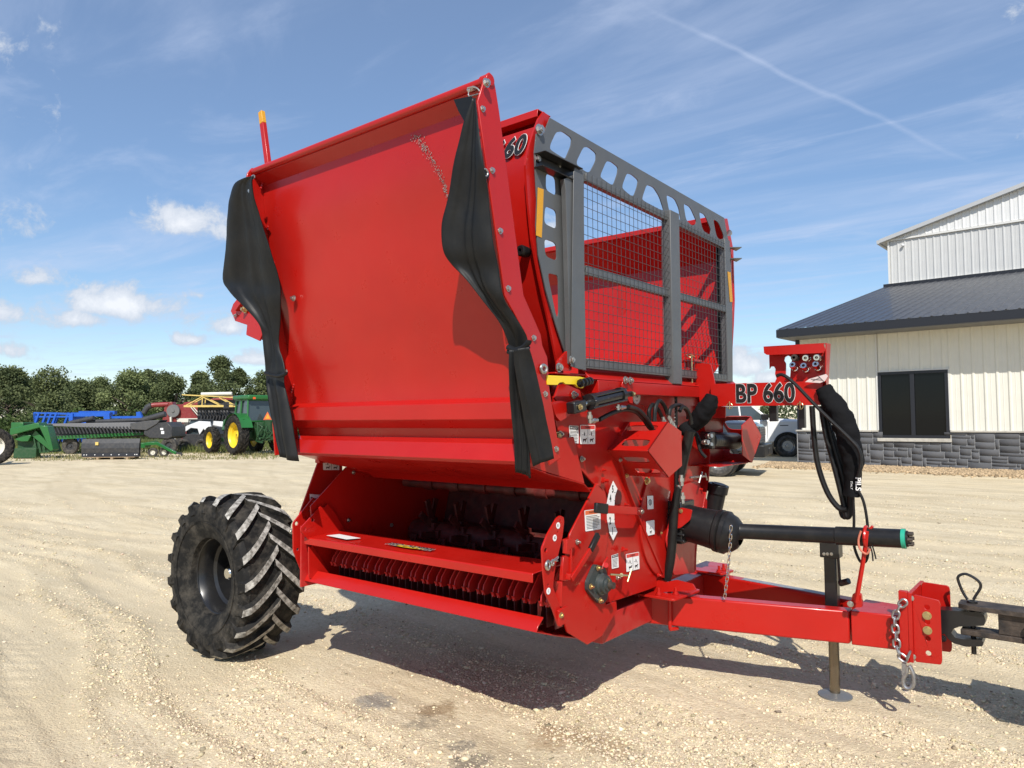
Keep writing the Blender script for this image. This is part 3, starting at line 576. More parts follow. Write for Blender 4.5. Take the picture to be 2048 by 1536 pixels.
# far treeline beyond the yard on the other side
rg = np.random.default_rng(8); n = 26000; px = rg.uniform(900, 2700, n); D = rg.uniform(200, 215, n); zz = rg.random(n) ** .8 * (2.5 + 7 * fbm(px * .03, px * 0 + 3, 3, 12)); P = np.stack([v2[0] * D + r2[0] * (px - 1024) / F * D, v2[1] * D + r2[1] * (px - 1024) / F * D, zz], -1)
s = rg.uniform(.3, .6, n)[:, None]; a = rg.normal(0, 1, (n, 3)); a /= np.linalg.norm(a, axis=1)[:, None]; b_ = np.cross(a, rg.normal(0, 1, (n, 3))); b_ /= np.linalg.norm(b_, axis=1)[:, None]
V = np.stack([P - a * s, P + b_ * s * .7, P + a * s, P - b_ * s * .7], 1).reshape(-1, 3); t_ = rg.random((n, 1)); cols = np.array([[.05, .075, .035]]) * (1 - t_) + np.array([[.12, .15, .07]]) * t_
mass('distant_woods', V, np.arange(n * 4).reshape(-1, 4), LEAF, np.repeat(cols, 4, 0))
# ================================================================== THE BALE PROCESSOR (red machine in the middle)
OFF = Vector((-3.15, 4.1, 0))
BP = thing('bale_processor', 'large red bale processor with raised discharge deflector, black rubber flaps and grey mesh guard', 'farm machine', OFF)
XF = -2.2   # front wall plane
def zz_(ox, oy, s): return lambda a, b: (ox + a / s, oy + b / s)
Z2 = zz_(850, 120, 3.073); Z3 = zz_(1000, 640, 3.84); Z4 = zz_(1300, 660, 2.845); Z6 = zz_(1050, 920, 4.0425); Z7 = zz_(1400, 1000, 3.16); ZL = zz_(560, 880, 5.12)
def on(pts, f=None, **k): return [W(*(f(*p) if f else p), **k) for p in pts]
def rnd(pts, r=0.25, k=4):
    """round the corners of a closed outline"""
    P = [Vector(p) for p in pts]; out = []; n = len(P)
    for i in range(n):
        a, b, c = P[i - 1], P[i], P[(i + 1) % n]; s = b + (a - b) * r; e = b + (c - b) * r
        for j in range(k + 1):
            t = j / k; out.append(s * (1 - t) ** 2 + b * 2 * t * (1 - t) + e * t * t)
    return out
def circ(c, ax, r, n=14):
    u, w = frame_of(Vector(ax)); c = Vector(c)
    return [c + (u * math.cos(2 * math.pi * i / n) + w * math.sin(2 * math.pi * i / n)) * r for i in range(n)]
def cyl_hole(px, r, n=12, **k): return circ(W(*px, **k), (1, 0, 0) if 'X' in k else (0, 1, 0), r, n)

# ---- hopper ------------------------------------------------------
XR = -4.25
m = MB(); m.prof([(3.06, 3.285), (2.95, 3.288), (2.945, 3.255), (2.99, 3.25)], XR, -2.178, -.006)
m.prof([(3.05, 3.285), (3.04, 3.21), (2.93, 3.195), (2.90, 3.04), (2.89, 2.8), (2.915, 2.6), (2.97, 2.4), (3.05, 2.15), (3.16, 1.93), (3.4, 1.8)], XR, -2.18, .006)
nearw = m.build('hopper_wall', RED, BP, bevel=.003, label='hopper side wall behind the deflector')
m = MB(); m.prof([(5.27, 3.20), (5.50, 2.94), (5.50, 2.62), (5.41, 2.36), (5.20, 2.1), (4.9, 1.9)], XR, -2.17, .006); m.bx(XR, -2.17, 5.22, 5.28, 3.19, 3.23)
for x in (-4.2, -3.2): m.bx(x, x + .06, 5.49, 5.56, 2.4, 2.95)
farw = m.build('hopper_wall', RED, BP, bevel=.003, label='far hopper wall seen through the mesh')
m = MB(); m.bx(XR, -2.2, 3.3, 5.0, 1.80, 1.84); m.bx(XR, XR + .05, 3.1, 5.3, 1.4, 1.95); m.build('hopper_floor', RED, BP, bevel=.004)
# end flange of the near wall (faces forward)
fl = on([(1087, 223), (1098, 232), (1086, 268), (1071, 270), (1068, 300), (1070, 330), (1074, 400), (1074, 450), (1078, 510), (1092, 580), (1112, 650), (1133, 715), (1135, 740), (1118, 745), (1097, 640), (1079, 560), (1064, 480), (1056, 400), (1051, 330), (1056, 300), (1069, 259), (1078, 236)], X=-2.165)
m = MB(); m.plate([fl], (-.012, 0, 0)); m.build('end_flange', RED, nearw, smooth=0)
m = MB(); fl2 = on([(1447, 437), (1455, 437), (1467, 500), (1470, 600), (1468, 650), (1464, 720), (1464, 768), (1452, 768), (1455, 640), (1456, 560), (1450, 480)], X=-2.175); m.plate([fl2], (-.012, 0, 0)); m.build('end_flange', RED, farw, bevel=.002)
# small rubber bump stop and lettering on the upper side band
m = MB(); p = W(1038, 500, Y=2.86); m.lathe(p + Vector((0, .07, 0)), (0, -1, 0), [(0, .012), (0, .026), (.055, .03), (.065, .024), (.065, .010), (.04, .008)], 18); m.build('bump_stop', BLKM, nearw)
m = MB(); P = W(1017, 299, Y=2.900)
for q, s in (('660', .030),):
    text_into(m, q, P + Vector((0, -.002, .0)), (1, 0, 0), (0, .19, 1), .104, .98, .05, .25, WHT, .001); text_into(m, q, P + Vector((0, -.0035, .0)), (1, 0, 0), (0, .19, 1), .104, .98, .030, .25, INK, .002)
m.build('lettering', INK, nearw, smooth=0)

# ---- deflector ----------------------------------------------------
XL, XRR = -3.98, -2.085
DEF = MB()
dp = [(2.445, 3.205), (2.51, 3.155), (2.53, 2.95), (2.58, 2.71), (2.62, 2.5), (2.665, 2.28), (2.70, 2.12), (2.735, 1.92), (2.74, 1.79)]
sp = smooth_path([(0, a, b) for a, b in dp[1:]], 5); dps = dp[:1] + [(v.y, v.z) for v in sp]
DEF.prof(dps, XL, XRR, -.006)
dpanel = DEF.build('deflector', RED, BP, bevel=.002, label='tall curved deflector panel on the discharge side')
m = MB(); m.cyl((XL - .02, 2.44, 3.225), (XRR + .01, 2.44, 3.225), .022, n=16); m.build('lip_tube', RED, dpanel)
m = MB(); m.prof([(2.74, 1.80), (2.69, 1.775), (2.69, 1.70), (2.75, 1.655)], XL, XRR, -.006); m.build('stiffener', RED, dpanel, bevel=.003)
m = MB(); m.prof([(2.75, 1.70), (2.775, 1.60), (2.715, 1.575), (2.69, 1.50), (2.71, 1.485)], XL + .02, XRR - .04, -.006); m.build('hood_flange', RED, dpanel, bevel=.003)
m = MB(); m.prof([(2.71, 1.495), (2.98, 1.42), (3.22, 1.365), (3.3, 1.345), (3.36, 1.30)], XL + .05, XRR - .06, -.006)
for x in (XL + .05, XRR - .07): m.plate([[(x, 2.715, 1.49), (x, 3.22, 1.365), (x, 3.3, 1.345), (x, 3.2, 1.6), (x, 2.78, 1.6)]], (.008, 0, 0))
m.build('hood_panel', RED, dpanel, bevel=.003)
# side plates: front edge outline + rear edge
FE = [(2.40, 3.20), (2.36, 3.10), (2.45, 2.68), (2.54, 2.26), (2.70, 2.09), (2.88, 1.47)]
RE = [(2.97, 1.50), (2.81, 2.11), (2.68, 2.28), (2.59, 2.71), (2.51, 3.10), (2.485, 3.20), (2.465, 3.255), (2.44, 3.262), (2.415, 3.24)]
for x, l in ((XRR, 'right'), (XL - .012, 'left')):
    pts = [Vector((x, a, b)) for a, b in FE + RE]
    if l == 'left': pts = [Vector((x, a, b)) for a, b in [(2.39, 3.16), (2.47, 2.97), (2.57, 2.6), (2.62, 2.4), (2.62, 2.2), (2.59, 1.7), (2.61, 1.48), (2.78, 1.5), (2.76, 1.8), (2.72, 2.1), (2.68, 2.28), (2.60, 2.71), (2.55, 2.95), (2.53, 3.16), (2.475, 3.25), (2.43, 3.25), (2.40, 3.21)]]
    m = MB(); m.plate([pts], (.012, 0, 0))
    if l == 'right':
        m.cyl((x - .03, 2.44, 3.225), (x + .02, 2.44, 3.225), .028, n=18)
    sp_ = m.build('side_plate', RED, dpanel, bevel=.003)
    if l == 'right':
        for px in ((965, 218), (984, 341), (1000, 462), (1016, 577), (1067, 676), (1090, 788), (1112, 898)):
            bolt(W(*px, X=XRR + .012), (1, 0, 0), .011, dpanel, ZINC, .2)
bolt(W(972, 166, X=XRR + .03), (1, 0, 0), .016, dpanel, ZINC, .4)
m = MB(); P = W(940, 180, Y=2.42); m.tube(smooth_path(on([(935, 176), (948, 174), (958, 180), (966, 196), (960, 188), (938, 192), (940, 178)], Y=2.40), 4), .0035, 6); m.cyl(W(937, 181, Y=2.42), W(949, 176, Y=2.42), .012); m.build('lynch_pin', ZINC, dpanel)
bolt(W(588, 597, Y=2.605), (0, -1, .1), .014, dpanel, ZINC)
for px in ((507, 354), (500, 382)): bolt(W(*px, Y=2.36), (.3, -1, 0), .010, dpanel, ZINC, .2)
# weld beads on the panel joints
m = MB()
for px in ((527, 368), (540, 450), (553, 521), (578, 655), (588, 775)):
    p = W(*px, X=XL + .012)
    for j in range(5): m.sph(p + Vector((0.004, 0.005 * j - .02, -.03 + .016 * j)), .009, 6)
m.build('weld', RED, dpanel)
# scuff mark on the panel: bare dusty metal
SC = mat('scuffed_metal', (0.34, 0.32, 0.30), .7, var=.5, vs=50)
m = MB(); rs = random.Random(4)
for i in range(260):
    t = rs.random() ** 1.3; cx = 832 + 62 * t + 8 * math.sin(3 * t); cy = 272 + 120 * t; w = 9 * (1 - t) + 2
    q = W(cx, cy, Y=2.56); zz0 = q.z
    # slide onto the panel surface
    yy = np.interp(-zz0, [-v[1] for v in dps], [v[0] for v in dps]); q = W(*( (cx + rs.gauss(0, w * .45)), (cy + rs.gauss(0, 4)) ), Y=yy - .008)
    s = rs.uniform(.0008, .0024); a = rs.uniform(0, 3)
    m.box(q, (s * 2, .002, s * 1.6), Matrix.Rotation(a, 3, 'Y'))
m.build('scuff_mark', SC, dpanel, smooth=0)

m = MB(); m.plate([[(-2.105, a, b) for a, b in ((2.56, 2.9), (2.66, 2.5), (2.72, 2.2), (2.78, 1.7), (2.95, 1.52), (2.90, 2.0), (2.72, 2.25), (2.62, 2.7))]], (.006, 0, 0)); m.build('side_web', RED, dpanel)
# ---- rubber flaps ---------------------------------------------------
def drape(rows, n=34, folds=2.2, amp=.018, sub=5, seed=0, dy=0):
    """rows: (xl, yl, xr, yr, YL, YR, amp_scale) -> smooth draped sheet with folds"""
    L = smooth_path([W(r[0], r[1], Y=r[4] + dy) for r in rows], sub); R_ = smooth_path([W(r[2], r[3], Y=r[5] + dy) for r in rows], sub)
    A = [v.x for v in smooth_path([Vector((r[6] if len(r) > 6 else 1, 0, 0)) for r in rows], sub)]
    vs = []; fs = []; K = len(L)
    for i in range(K):
        for j in range(n + 1):
            t = j / n; p = L[i].lerp(R_[i], t); w = (R_[i] - L[i]).length
            fo = math.sin(t * math.pi * folds + seed + i * .035); dz = math.copysign(abs(fo) ** .7, fo) * amp * A[i] + math.sin(t * math.pi) * w * .04 * A[i] + .007 * math.exp(-((t - .33 - .2 * math.sin(i * .05 + seed)) / .06) ** 2) * A[i]
            dz += .006 * mnoise.noise(p * 9 + Vector((seed, 0, 0))) * min(1, w * 8)
            vs.append(p + Vector((0, -dz, 0)))
    for i in range(K - 1):
        for j in range(n): a = i * (n + 1) + j; fs.append((a, a + 1, a + n + 2, a + n + 1))
    return vs, fs
def flap(rows, name, parent, th=.006, **k):
    m = MB(); vs, fs = drape(rows, **k); m.add(vs, fs); o = m.build(name, FLAP, parent, smooth=60, recalc=False)
    s = o.modifiers.new('thick', 'SOLIDIFY'); s.thickness = th; s.offset = 0; return o
lf = flap([(496, 355, 508, 351, 2.48, 2.47, .2), (474, 366, 507, 366, 2.5, 2.49, .6), (465, 395, 513, 398, 2.52, 2.52, 1), (461, 430, 524, 432, 2.54, 2.56, 1), (457, 500, 546, 500, 2.58, 2.62, 1.1),
           (452, 558, 563, 560, 2.62, 2.68, 1.1), (463, 582, 566, 600, 2.62, 2.7, 1), (495, 616, 565, 640, 2.64, 2.73, .9), (520, 645, 560, 680, 2.68, 2.74, .7), (527, 670, 561, 700, 2.7, 2.74, .5),
           (531, 715, 566, 715, 2.71, 2.74, .5), (532, 738, 570, 742, 2.72, 2.73, .3), (534, 760, 568, 762, 2.72, 2.73, .3), (537, 785, 573, 790, 2.71, 2.73, .8), (545, 835, 582, 840, 2.72, 2.74, .9), (560, 914, 595, 923, 2.74, 2.76, .9)], 'rubber_flap', dpanel, seed=.4, dy=-.15)
m = MB(); m.tube(smooth_path(on([(531, 746), (545, 750), (558, 752), (570, 748), (572, 744)], Y=2.53), 4), [.012] * 17, 8); m.build('tie_strap', FLAP, lf); 
bolt(W(572, 743, Y=2.60), (.3, -1, 0), .010, lf, ZINC)
rf = flap([(946, 196, 951, 197, 2.34, 2.34, .1), (930, 250, 961, 262, 2.34, 2.36, .6), (915, 322, 973, 335, 2.36, 2.38, 1), (901, 400, 981, 400, 2.38, 2.43, 1), (889, 450, 986, 455, 2.38, 2.45, 1.1),
           (892, 500, 992, 500, 2.40, 2.47, 1.1), (908, 530, 999, 540, 2.44, 2.50, 1), (935, 560, 1006, 590, 2.47, 2.52, .9), (970, 605, 1020, 620, 2.52, 2.57, .7), (1000, 645, 1040, 650, 2.58, 2.62, .5), (1015, 680, 1052, 672, 2.62, 2.66, .4), (1019, 700, 1056, 692, 2.64, 2.68, .2)], 'rubber_flap', dpanel, seed=1.3)
m = MB(); m.plate([on([(909, 200), (944, 193), (947, 200), (930, 243), (918, 222)], Y=2.36)], (0, -.006, 0)); m.build('flap_tab', FLAP, rf)
m = MB(); m.tube(smooth_path(on([(1016, 694), (1030, 700), (1045, 696), (1056, 686), (1058, 680)], Y=2.60), 4), .014, 8); m.tube(smooth_path(on([(1016, 703), (1030, 706), (1046, 702), (1057, 693)], Y=2.605), 4), .012, 8); m.build('tie_strap', FLAP, rf)
flap([(1020, 700, 1040, 700, 2.68, 2.69, .4), (1021, 740, 1046, 740, 2.70, 2.72, .8), (1023, 800, 1052, 800, 2.74, 2.76, .9), (1030, 870, 1060, 870, 2.78, 2.8, .9), (1033, 944, 1064, 956, 2.82, 2.83, .9)], 'flap_tail', rf, seed=2, folds=1.4, dy=-.17)
flap([(1028, 700, 1056, 694, 2.63, 2.66, .4), (1032, 730, 1066, 735, 2.66, 2.70, .9), (1045, 800, 1080, 800, 2.71, 2.74, 1), (1058, 870, 1093, 860, 2.76, 2.79, 1), (1071, 933, 1104, 917, 2.80, 2.82, 1)], 'flap_tail', rf, seed=.2, folds=1.2, dy=-.15)
m = MB(); p = W(971, 345, X=XRR + .02); m.torus(p, (1, 0, 0), .016, .004, 16, 6); m.build('grommet', ZINC, rf)
m = MB(); m.plate([rnd(on([(960, 336), (974, 340), (978, 352), (966, 365), (958, 350)], X=XRR + .014), .3)], (.006, 0, 0)); m.build('flap_tab', FLAP, rf)

# ---- grey bale guard with mesh -----------------------------------------
XG = -2.15
holes = [[(800, 445), (840, 440), (897, 482), (892, 530), (860, 606), (845, 604), (763, 552), (765, 520)], [(968, 537), (1000, 536), (1047, 575), (1046, 620), (1010, 690), (985, 690), (928, 645), (928, 620)],
         [(1110, 622), (1140, 626), (1182, 660), (1178, 700), (1155, 766), (1135, 766), (1073, 722), (1076, 700)], [(1235, 698), (1265, 704), (1306, 740), (1300, 778), (1280, 836), (1255, 832), (1208, 790), (1210, 765)],
         [(1358, 766), (1400, 783), (1436, 840), (1464, 926), (1440, 920), (1330, 862), (1334, 835)], [(1476, 826), (1530, 853), (1556, 910), (1568, 986), (1530, 976), (1497, 935)],
         [(1583, 880), (1626, 905), (1664, 990), (1660, 1012), (1635, 1018), (1600, 985)], [(1678, 933), (1715, 950), (1754, 1045), (1748, 1078), (1702, 1048)], [(1766, 978), (1800, 998), (1834, 1085), (1828, 1117), (1788, 1090)],
         [(738, 697), (796, 722), (802, 838), (737, 800)], [(733, 896), (802, 927), (804, 1042), (726, 1006)], [(727, 1098), (802, 1127), (806, 1238), (734, 1206)]]
out = on([(1098, 236), (1447, 436), (1453, 470), (1460, 500), (1463, 600), (1464, 764), (1452, 764), (1449, 520), (1440, 494), (1300, 415), (1166, 350), (1166, 690), (1140, 735), (1128, 705), (1110, 650), (1090, 580), (1075, 510), (1070, 450), (1072, 400), (1068, 330), (1067, 305), (1071, 268), (1086, 268)], X=XG)
hl = [rnd(on(h, Z2, X=XG), .30, 5) for h in holes] + [rnd(on([(1093, 546), (1115, 551), (1116, 625), (1113, 637), (1109, 625)], X=XG), .2, 3)]
m = MB(); m.plate([out] + hl, (.006, 0, 0)); guard = m.build('bale_guard', GREY, BP, bevel=.0015, label='grey slotted guard plate across the hopper front')
def yz(px): q = W(*px, X=XG + .05); return q
zt, zb = 3.02, 1.975
ly0, ly1 = W(1142, 500, X=XG + .05).y, W(1169, 500, X=XG + .05).y
m = MB(); m.plate([on([(1148, 335), (1166, 345), (1168, 560), (1171, 741), (1155, 738), (1141, 733), (1143, 560), (1146, 345)], X=XG + .055)], (.005, 0, 0)); m.plate([on([(1119, 360), (1143, 350), (1140, 560), (1143, 733), (1131, 728), (1127, 560), (1122, 380)], X=XG + .02)], (.03, 0, 0)); m.build('guard_post', GREY, guard, bevel=.003)
q0 = W(1331, 440, X=XG + .04); q1 = W(1351, 440, X=XG + .04); qb = W(1341, 762, X=XG + .04)
m = MB(); m.bx(XG + .006, XG + .07, q0.y + .01, q1.y - .005, W(1341, 423, X=XG + .05).z, qb.z - .02); m.build('guard_post', GREY, guard, bevel=.004)
q0 = W(1449, 560, X=XG + .04); q1 = W(1459, 560, X=XG + .04); m = MB(); m.bx(XG + .006, XG + .05, q0.y, q1.y, W(1455, 764, X=XG).z, W(1450, 485, X=XG).z); m.build('guard_post', GREY, guard, bevel=.003)
m = MB(); m.bx(XG - .03, XG - .02, 5.19, 5.40, 1.98, 2.98); m.build('rubber_edge', FLAP, guard)
for a, b, h in (((1167, 355), (1446, 492), .045), ((1168, 541), (1450, 619), .052), ((1171, 727), (1455, 757), .055)):
    A = W(*a, X=XG + .03); B = W(*b, X=XG + .03); m = MB(); m.bar(A, B, .035, h); m.build('guard_rail', GREY, guard, bevel=.003)
m = MB(); yA = W(1166, 560, X=XG + .05).y; yB = W(1450, 560, X=XG + .05).y; k = 0; y = yA
MESHM = mat('wire', (0.06, 0.063, 0.066), .45, metal=.3)
def ztop(y): return np.interp(y, [yA, yB], [W(1168, 350, X=XG).z, W(1450, 488, X=XG).z])
while y < yB: m.tube([(XG + .052, y, zb + .0), (XG + .052, y, ztop(y) - .012)], .0016, 5); y += .0505
z = zb
while z < ztop(yA) - .01: m.tube([(XG + .056, yA - .01, z), (XG + .056, yB, z)], .0016, 5); z += .0505
m.build('mesh_screen', MESHM, guard)
m = MB(); m.plate([on([(1070, 302), (1090, 301), (1148, 330), (1145, 350), (1132, 352)], X=-2.10)], (.004, 0, 0)) if 0 else None
P1, P2 = W(1070, 306, X=XG + .01), W(1146, 332, X=XG + .01)
m.bx(XG, XG + .075, P1.y, P2.y, P1.z - .005, P1.z, None); m.bx(XG, XG + .06, P1.y, P2.y, P1.z - .075, P1.z - .07); m.bx(XG + .007, XG + .012, P1.y, P2.y + .03, P1.z - .07, P1.z - .006); m.build('hinge_bracket', BLK, guard, bevel=.003)
m = MB(); q = W(1458, 495, X=XG); m.plate([[(XG - .0, q.y - .02, q.z), (XG + .10, q.y + .0, q.z - .01), (XG + .02, q.y + .09, q.z - .01)]], (0, 0, -.006)); m.plate([[(XG - .0, q.y - .02, q.z - .085), (XG + .10, q.y, q.z - .095), (XG + .02, q.y + .09, q.z - .095)]], (0, 0, -.006)); m.build('hinge_bracket', GREY, guard)
m = MB(); m.plate([on([(693, 783), (728, 796), (722, 960), (716, 1092), (682, 1078), (688, 920)], Z2, X=XG + .007)], (.002, 0, 0)); m.build('reflector_strip', AMB, guard)
m = MB(); m.plate([on([(1455, 543), (1461, 545), (1465, 604), (1460, 604)], X=XG + .052)], (.002, 0, 0)); m.build('reflector_strip', AMB, guard)
for px, r in (((1078, 260), .022), ((1074, 318), .016), ((1118, 333), .008)): bolt(W(*px, X=XG + .008), (1, 0, 0), r, guard, ZINC, .3)
bolt(W(1458, 466, X=XG + .008), (.3, 1, 0), .018, guard, ZINC, .3)
bolt(W(1142, 720, X=XG + .055), (1, 0, 0), .016, guard, ZINC, .5)
bolt(W(1117, 735, X=-2.12), (1, 0, 0), .018, BP, ZINC, .5)

# ---- front wall -----------------------------------------------------------
m = MB(); wallp = on([(1104, 762), (1112, 850), (1135, 903), (1160, 937), (1188, 968), (1204, 1000), (1200, 1190), (1214, 1206), (1226, 1203), (1296, 1180), (1385, 1142), (1386, 1100), (1403, 1010), (1412, 960), (1413, 900), (1400, 850), (1398, 775)], X=XF)
m.plate([wallp], (-.012, 0, 0)); front = m.build('front_panel', RED, BP, bevel=.002, label='red front wall carrying levers, bearing and decals')
m = MB(); m.bx(-2.16, -2.085, W(1195, 760, X=-2.09).y, 5.42, 1.835, 1.905); m.plate([[(-2.17, 3.28, 1.985), (-2.085, 3.28, 1.908), (-2.17, 3.28, 1.908)]], (0, 2.14, 0)); m.bx(-2.2, -2.12, 3.0, 3.5, 1.925, 1.935); m.build('cross_beam', RED, front, bevel=.003)
m = MB(); m.plate([rnd(on([(1110, 742), (1112, 722), (1130, 702), (1139, 706), (1140, 742)], X=-2.13), .15)], (.012, 0, 0)); m.build('gusset', RED, front, bevel=.002)
c = W(1335, 1035, X=XF); m = MB(); m.cyl(c, c + Vector((.016, 0, 0)), abs(W(1277, 1035, X=XF).y - c.y), n=48); m.build('round_cover', RED, front, bevel=.003)
def strip(pts, w, h, X, name='rib', parent=None, mt=RED):
    P = on(pts, X=X); m = MB()
    for a, b in zip(P, P[1:]): m.bar(a, b, w, h, up=Vector((1, 0, 0)))
    return m.build(name, mt, parent or front, bevel=.002)
strip([(1246, 888), (1232, 900), (1250, 965), (1278, 1040), (1322, 1145)], .014, .028, XF + .012)
strip([(1193, 968), (1207, 985), (1213, 1030), (1213, 1085)], .012, .02, XF + .008)
strip([(1255, 845), (1240, 870), (1238, 895)], .014, .03, XF + .012)
strip([(1398, 780), (1402, 850), (1414, 905), (1411, 960), (1402, 1010), (1386, 1095), (1385, 1140)], .012, .05, XF + .02)
# far-side front frame piece right of the filter
m = MB(); m.plate([rnd(on([(1350, 975), (1392, 960), (1416, 1010), (1408, 1030), (1395, 1050), (1388, 1145), (1345, 1150), (1330, 1080)], X=XF + .03), .08)], (.01, 0, 0)); m.build('gusset', REDD, front, bevel=.002)
# pan side plate
pan_pts = on([(565, 190), (600, 215), (640, 290), (657, 400), (657, 660), (620, 860), (640, 1168), (725, 1142), (730, 1212), (610, 1418), (490, 1490), (330, 1392), (300, 1290), (275, 1180), (275, 980), (300, 975), (352, 920), (352, 700), (340, 640), (350, 595)], Z6, X=XF + .006)
m = MB(); m.plate([pan_pts], (.012, 0, 0)); panr = m.build('pan_side_plate', RED, BP, bevel=.002)
for (a, b) in (((275, 980), (275, 1180)), ((352, 700), (352, 925))):
    P = on([a, b], Z6, X=XF + .03); m = MB(); m.bar(P[0], P[1], .012, .04, up=Vector((1, 0, 0))); m.build('edge_flange', RED, panr, bevel=.002)
# stepped guide block
m = MB(); m.plate([on([(300, 640), (340, 625), (372, 650), (365, 700), (325, 720), (330, 760), (300, 755)], Z6, X=XF + .02)], (.03, 0, 0)); m.plate([on([(300, 770), (330, 775), (330, 970), (275, 975), (285, 780)], Z6, X=XF + .02)], (.02, 0, 0)); m.build('guide_block', RED, panr, bevel=.003)
# perforated adjusting bracket
XB = -2.10
bo = rnd(on([(245, 470), (275, 448), (300, 462), (304, 500), (290, 620), (235, 850), (215, 1000), (215, 1030), (270, 1180), (290, 1345), (262, 1345), (215, 1210), (155, 1075), (136, 900), (126, 712), (170, 600)], Z6, X=XB), .15, 3)
hh = [cyl_hole(Z6(a, b), r, X=XB) for a, b, r in ((272, 488, .006), (250, 582, .006), (156, 728, .013), (175, 1010, .008))]
m = MB(); m.plate([bo] + hh, (.010, 0, 0)); brk = m.build('adjusting_bracket', RED, BP, bevel=.002, label='perforated bracket with round hole labels')
for (a, b, t) in ((267, 530, 'B1'), (240, 630, 'B2'), (189, 1060, 'C')):
    P = W(*Z6(a, b), X=XB + .011); m = MB(); m.plate([circ(P, (1, 0, 0), .016, 20)], (.0012, 0, 0), WHT); text_into(m, t, P + Vector((.0016, 0, 0)), (0, 1, 0), (0, 0, 1), .013, .9, .01, 0, INK); m.build('decal', WHT, brk, smooth=0)
m = MB(); P = W(*Z6(185, 850), X=XB + .02); m.torus(P, (1, .2, 0), .020, .007, 20, 8); m.torus(P + Vector((.006, .03, .008)), (1, .2, 0), .013, .005, 16, 8); m.tube(smooth_path(on([(190, 830), (240, 800), (268, 780), (262, 800), (225, 815), (265, 815)], Z6, X=XB + .03), 4), .0028, 6); m.build('lynch_pin', ZINC, brk)
m = MB(); m.plate([rnd(on([(255, 1215), (330, 1175), (338, 1185), (300, 1230), (300, 1290), (345, 1290), (300, 1320), (262, 1345), (262, 1250)], Z6, X=XB + .012), .2, 2)], (.014, 0, 0)); m.build('catch', RED, brk, bevel=.002); bolt(W(*Z6(290, 1255), X=XB + .024), (1, 0, 0), .011, brk, BRASS, .5)
# lever with grip and notch lever
m = MB(); P = on([(375, 965), (528, 728)], Z6, X=XF + .06); m.bar(P[0], P[1], .03, .012, up=Vector((1, 0, 0))); m.bar(W(*Z6(330, 935), X=XF + .03), P[0] + Vector((0, 0, .012)), .03, .03); lev = m.build('hand_lever', RED, BP, bevel=.002)
P = on([(528, 730), (592, 600)], Z6, X=XF + .06); m = MB(); m.bar(P[0], P[1], .036, .022, up=Vector((1, 0, 0))); m.build('grip', BLKM, lev, bevel=.006)
m = MB(); P = on([(660, 398), (900, 412)], Z6, X=XF + .09); m.bar(P[0], P[1], .008, .045); P2 = W(*Z6(940, 418), X=XF + .02); m.bar(P[1], P2, .008, .045); lev2 = m.build('indicator_lever', RED, BP, bevel=.002)
P = on([(568, 386), (662, 396)], Z6, X=XF + .09); m = MB(); m.bar(P[0], P[1], .024, .056); m.build('grip', BLKM, lev2, bevel=.006)
bolt(W(*Z6(930, 415), X=XF + .03), (1, 0, 0), .017, lev2, ZINC, .6)
# flange bearing
m = MB(); m.plate([rnd(on([(545, 838), (618, 862), (655, 960), (640, 1120), (612, 1155), (575, 1158), (482, 1050), (482, 985)], Z6, X=XF + .02), .2)], (.022, 0, 0), CAST)
cb = W(*Z6(612, 1000), X=XF + .04)
m.lathe(cb, (1, 0, 0), [(0, .062), (.015, .060), (.022, .052), (.04, .048), (.042, .036), (.055, .034), (.056, .020)], 28, CAST); m.cyl(cb, cb + Vector((.085, 0, 0)), .019, n=20, m=RUST); brg = m.build('bearing', CAST, BP, bevel=.002)
for a, b in ((588, 872), (530, 1022), (606, 1135)): bolt(W(*Z6(a, b), X=XF + .045), (1, 0, 0), .012, brg, BRASS, 1.2)
bolt(W(*Z6(668, 975), X=XF + .09), (.2, .6, 0), .009, brg, BRASS, 1)
# assorted bolts and pins on the wall
for px in ((1120, 868), (1163, 918)): bolt(W(*px, X=XF + .012), (1, 0, 0), .013, front, ZINC, 1)
bolt(W(1114, 873, X=XF + .012), (1, 0, 0), .018, front, BRASS, .2)
for a, b in ((420, 662), (745, 950)): bolt(W(*Z6(a, b), X=XF + .02), (1, 0, 0), .011, front, ZINC, 1.5)
for a, b, r in ((630, 165, .016), (790, 722, .014), (630, 80, .009), (810, 360, .009), (1395, 235, .014), (1075, 930, .010)):
    bolt(W(*Z6(a, b), X=XF + .02), (1, 0, 0), r, front, RED, 2.4)
for a, b, r in ((980, 168, .018), (820, 125, .010), (1100, 590, .007)): bolt(W(*Z6(a, b), X=XF + .03), (1, 0, 0), r, front, BRASS, .5)
bolt(W(1240, 920, X=XF + .045), (1, 0, 0), .010, front, ZINC, .4)
m = MB(); P = on([(660, 860), (650, 800)], Z6, X=XF + .05); m.tube(smooth_path(on([(625, 880), (640, 830), (668, 790)], Z6, X=XF + .04), 4), .006, 8); m.cyl(W(*Z6(655, 850), X=XF), W(*Z6(655, 850), X=XF + .09), .014); m.build('clip', RED, front)
m = MB(); m.cyl(W(*Z6(690, 925), X=XF + .03), W(*Z6(850, 935), X=XF + .10), .006, n=8); m.cyl(W(*Z6(862, 880), X=XF + .10), W(*Z6(830, 985), X=XF + .10), .0055, n=8); m.cyl(W(*Z6(780, 930), X=XF + .0), W(*Z6(780, 930), X=XF + .07), .011, n=10); m.build('tee_pin', BRASS, front)
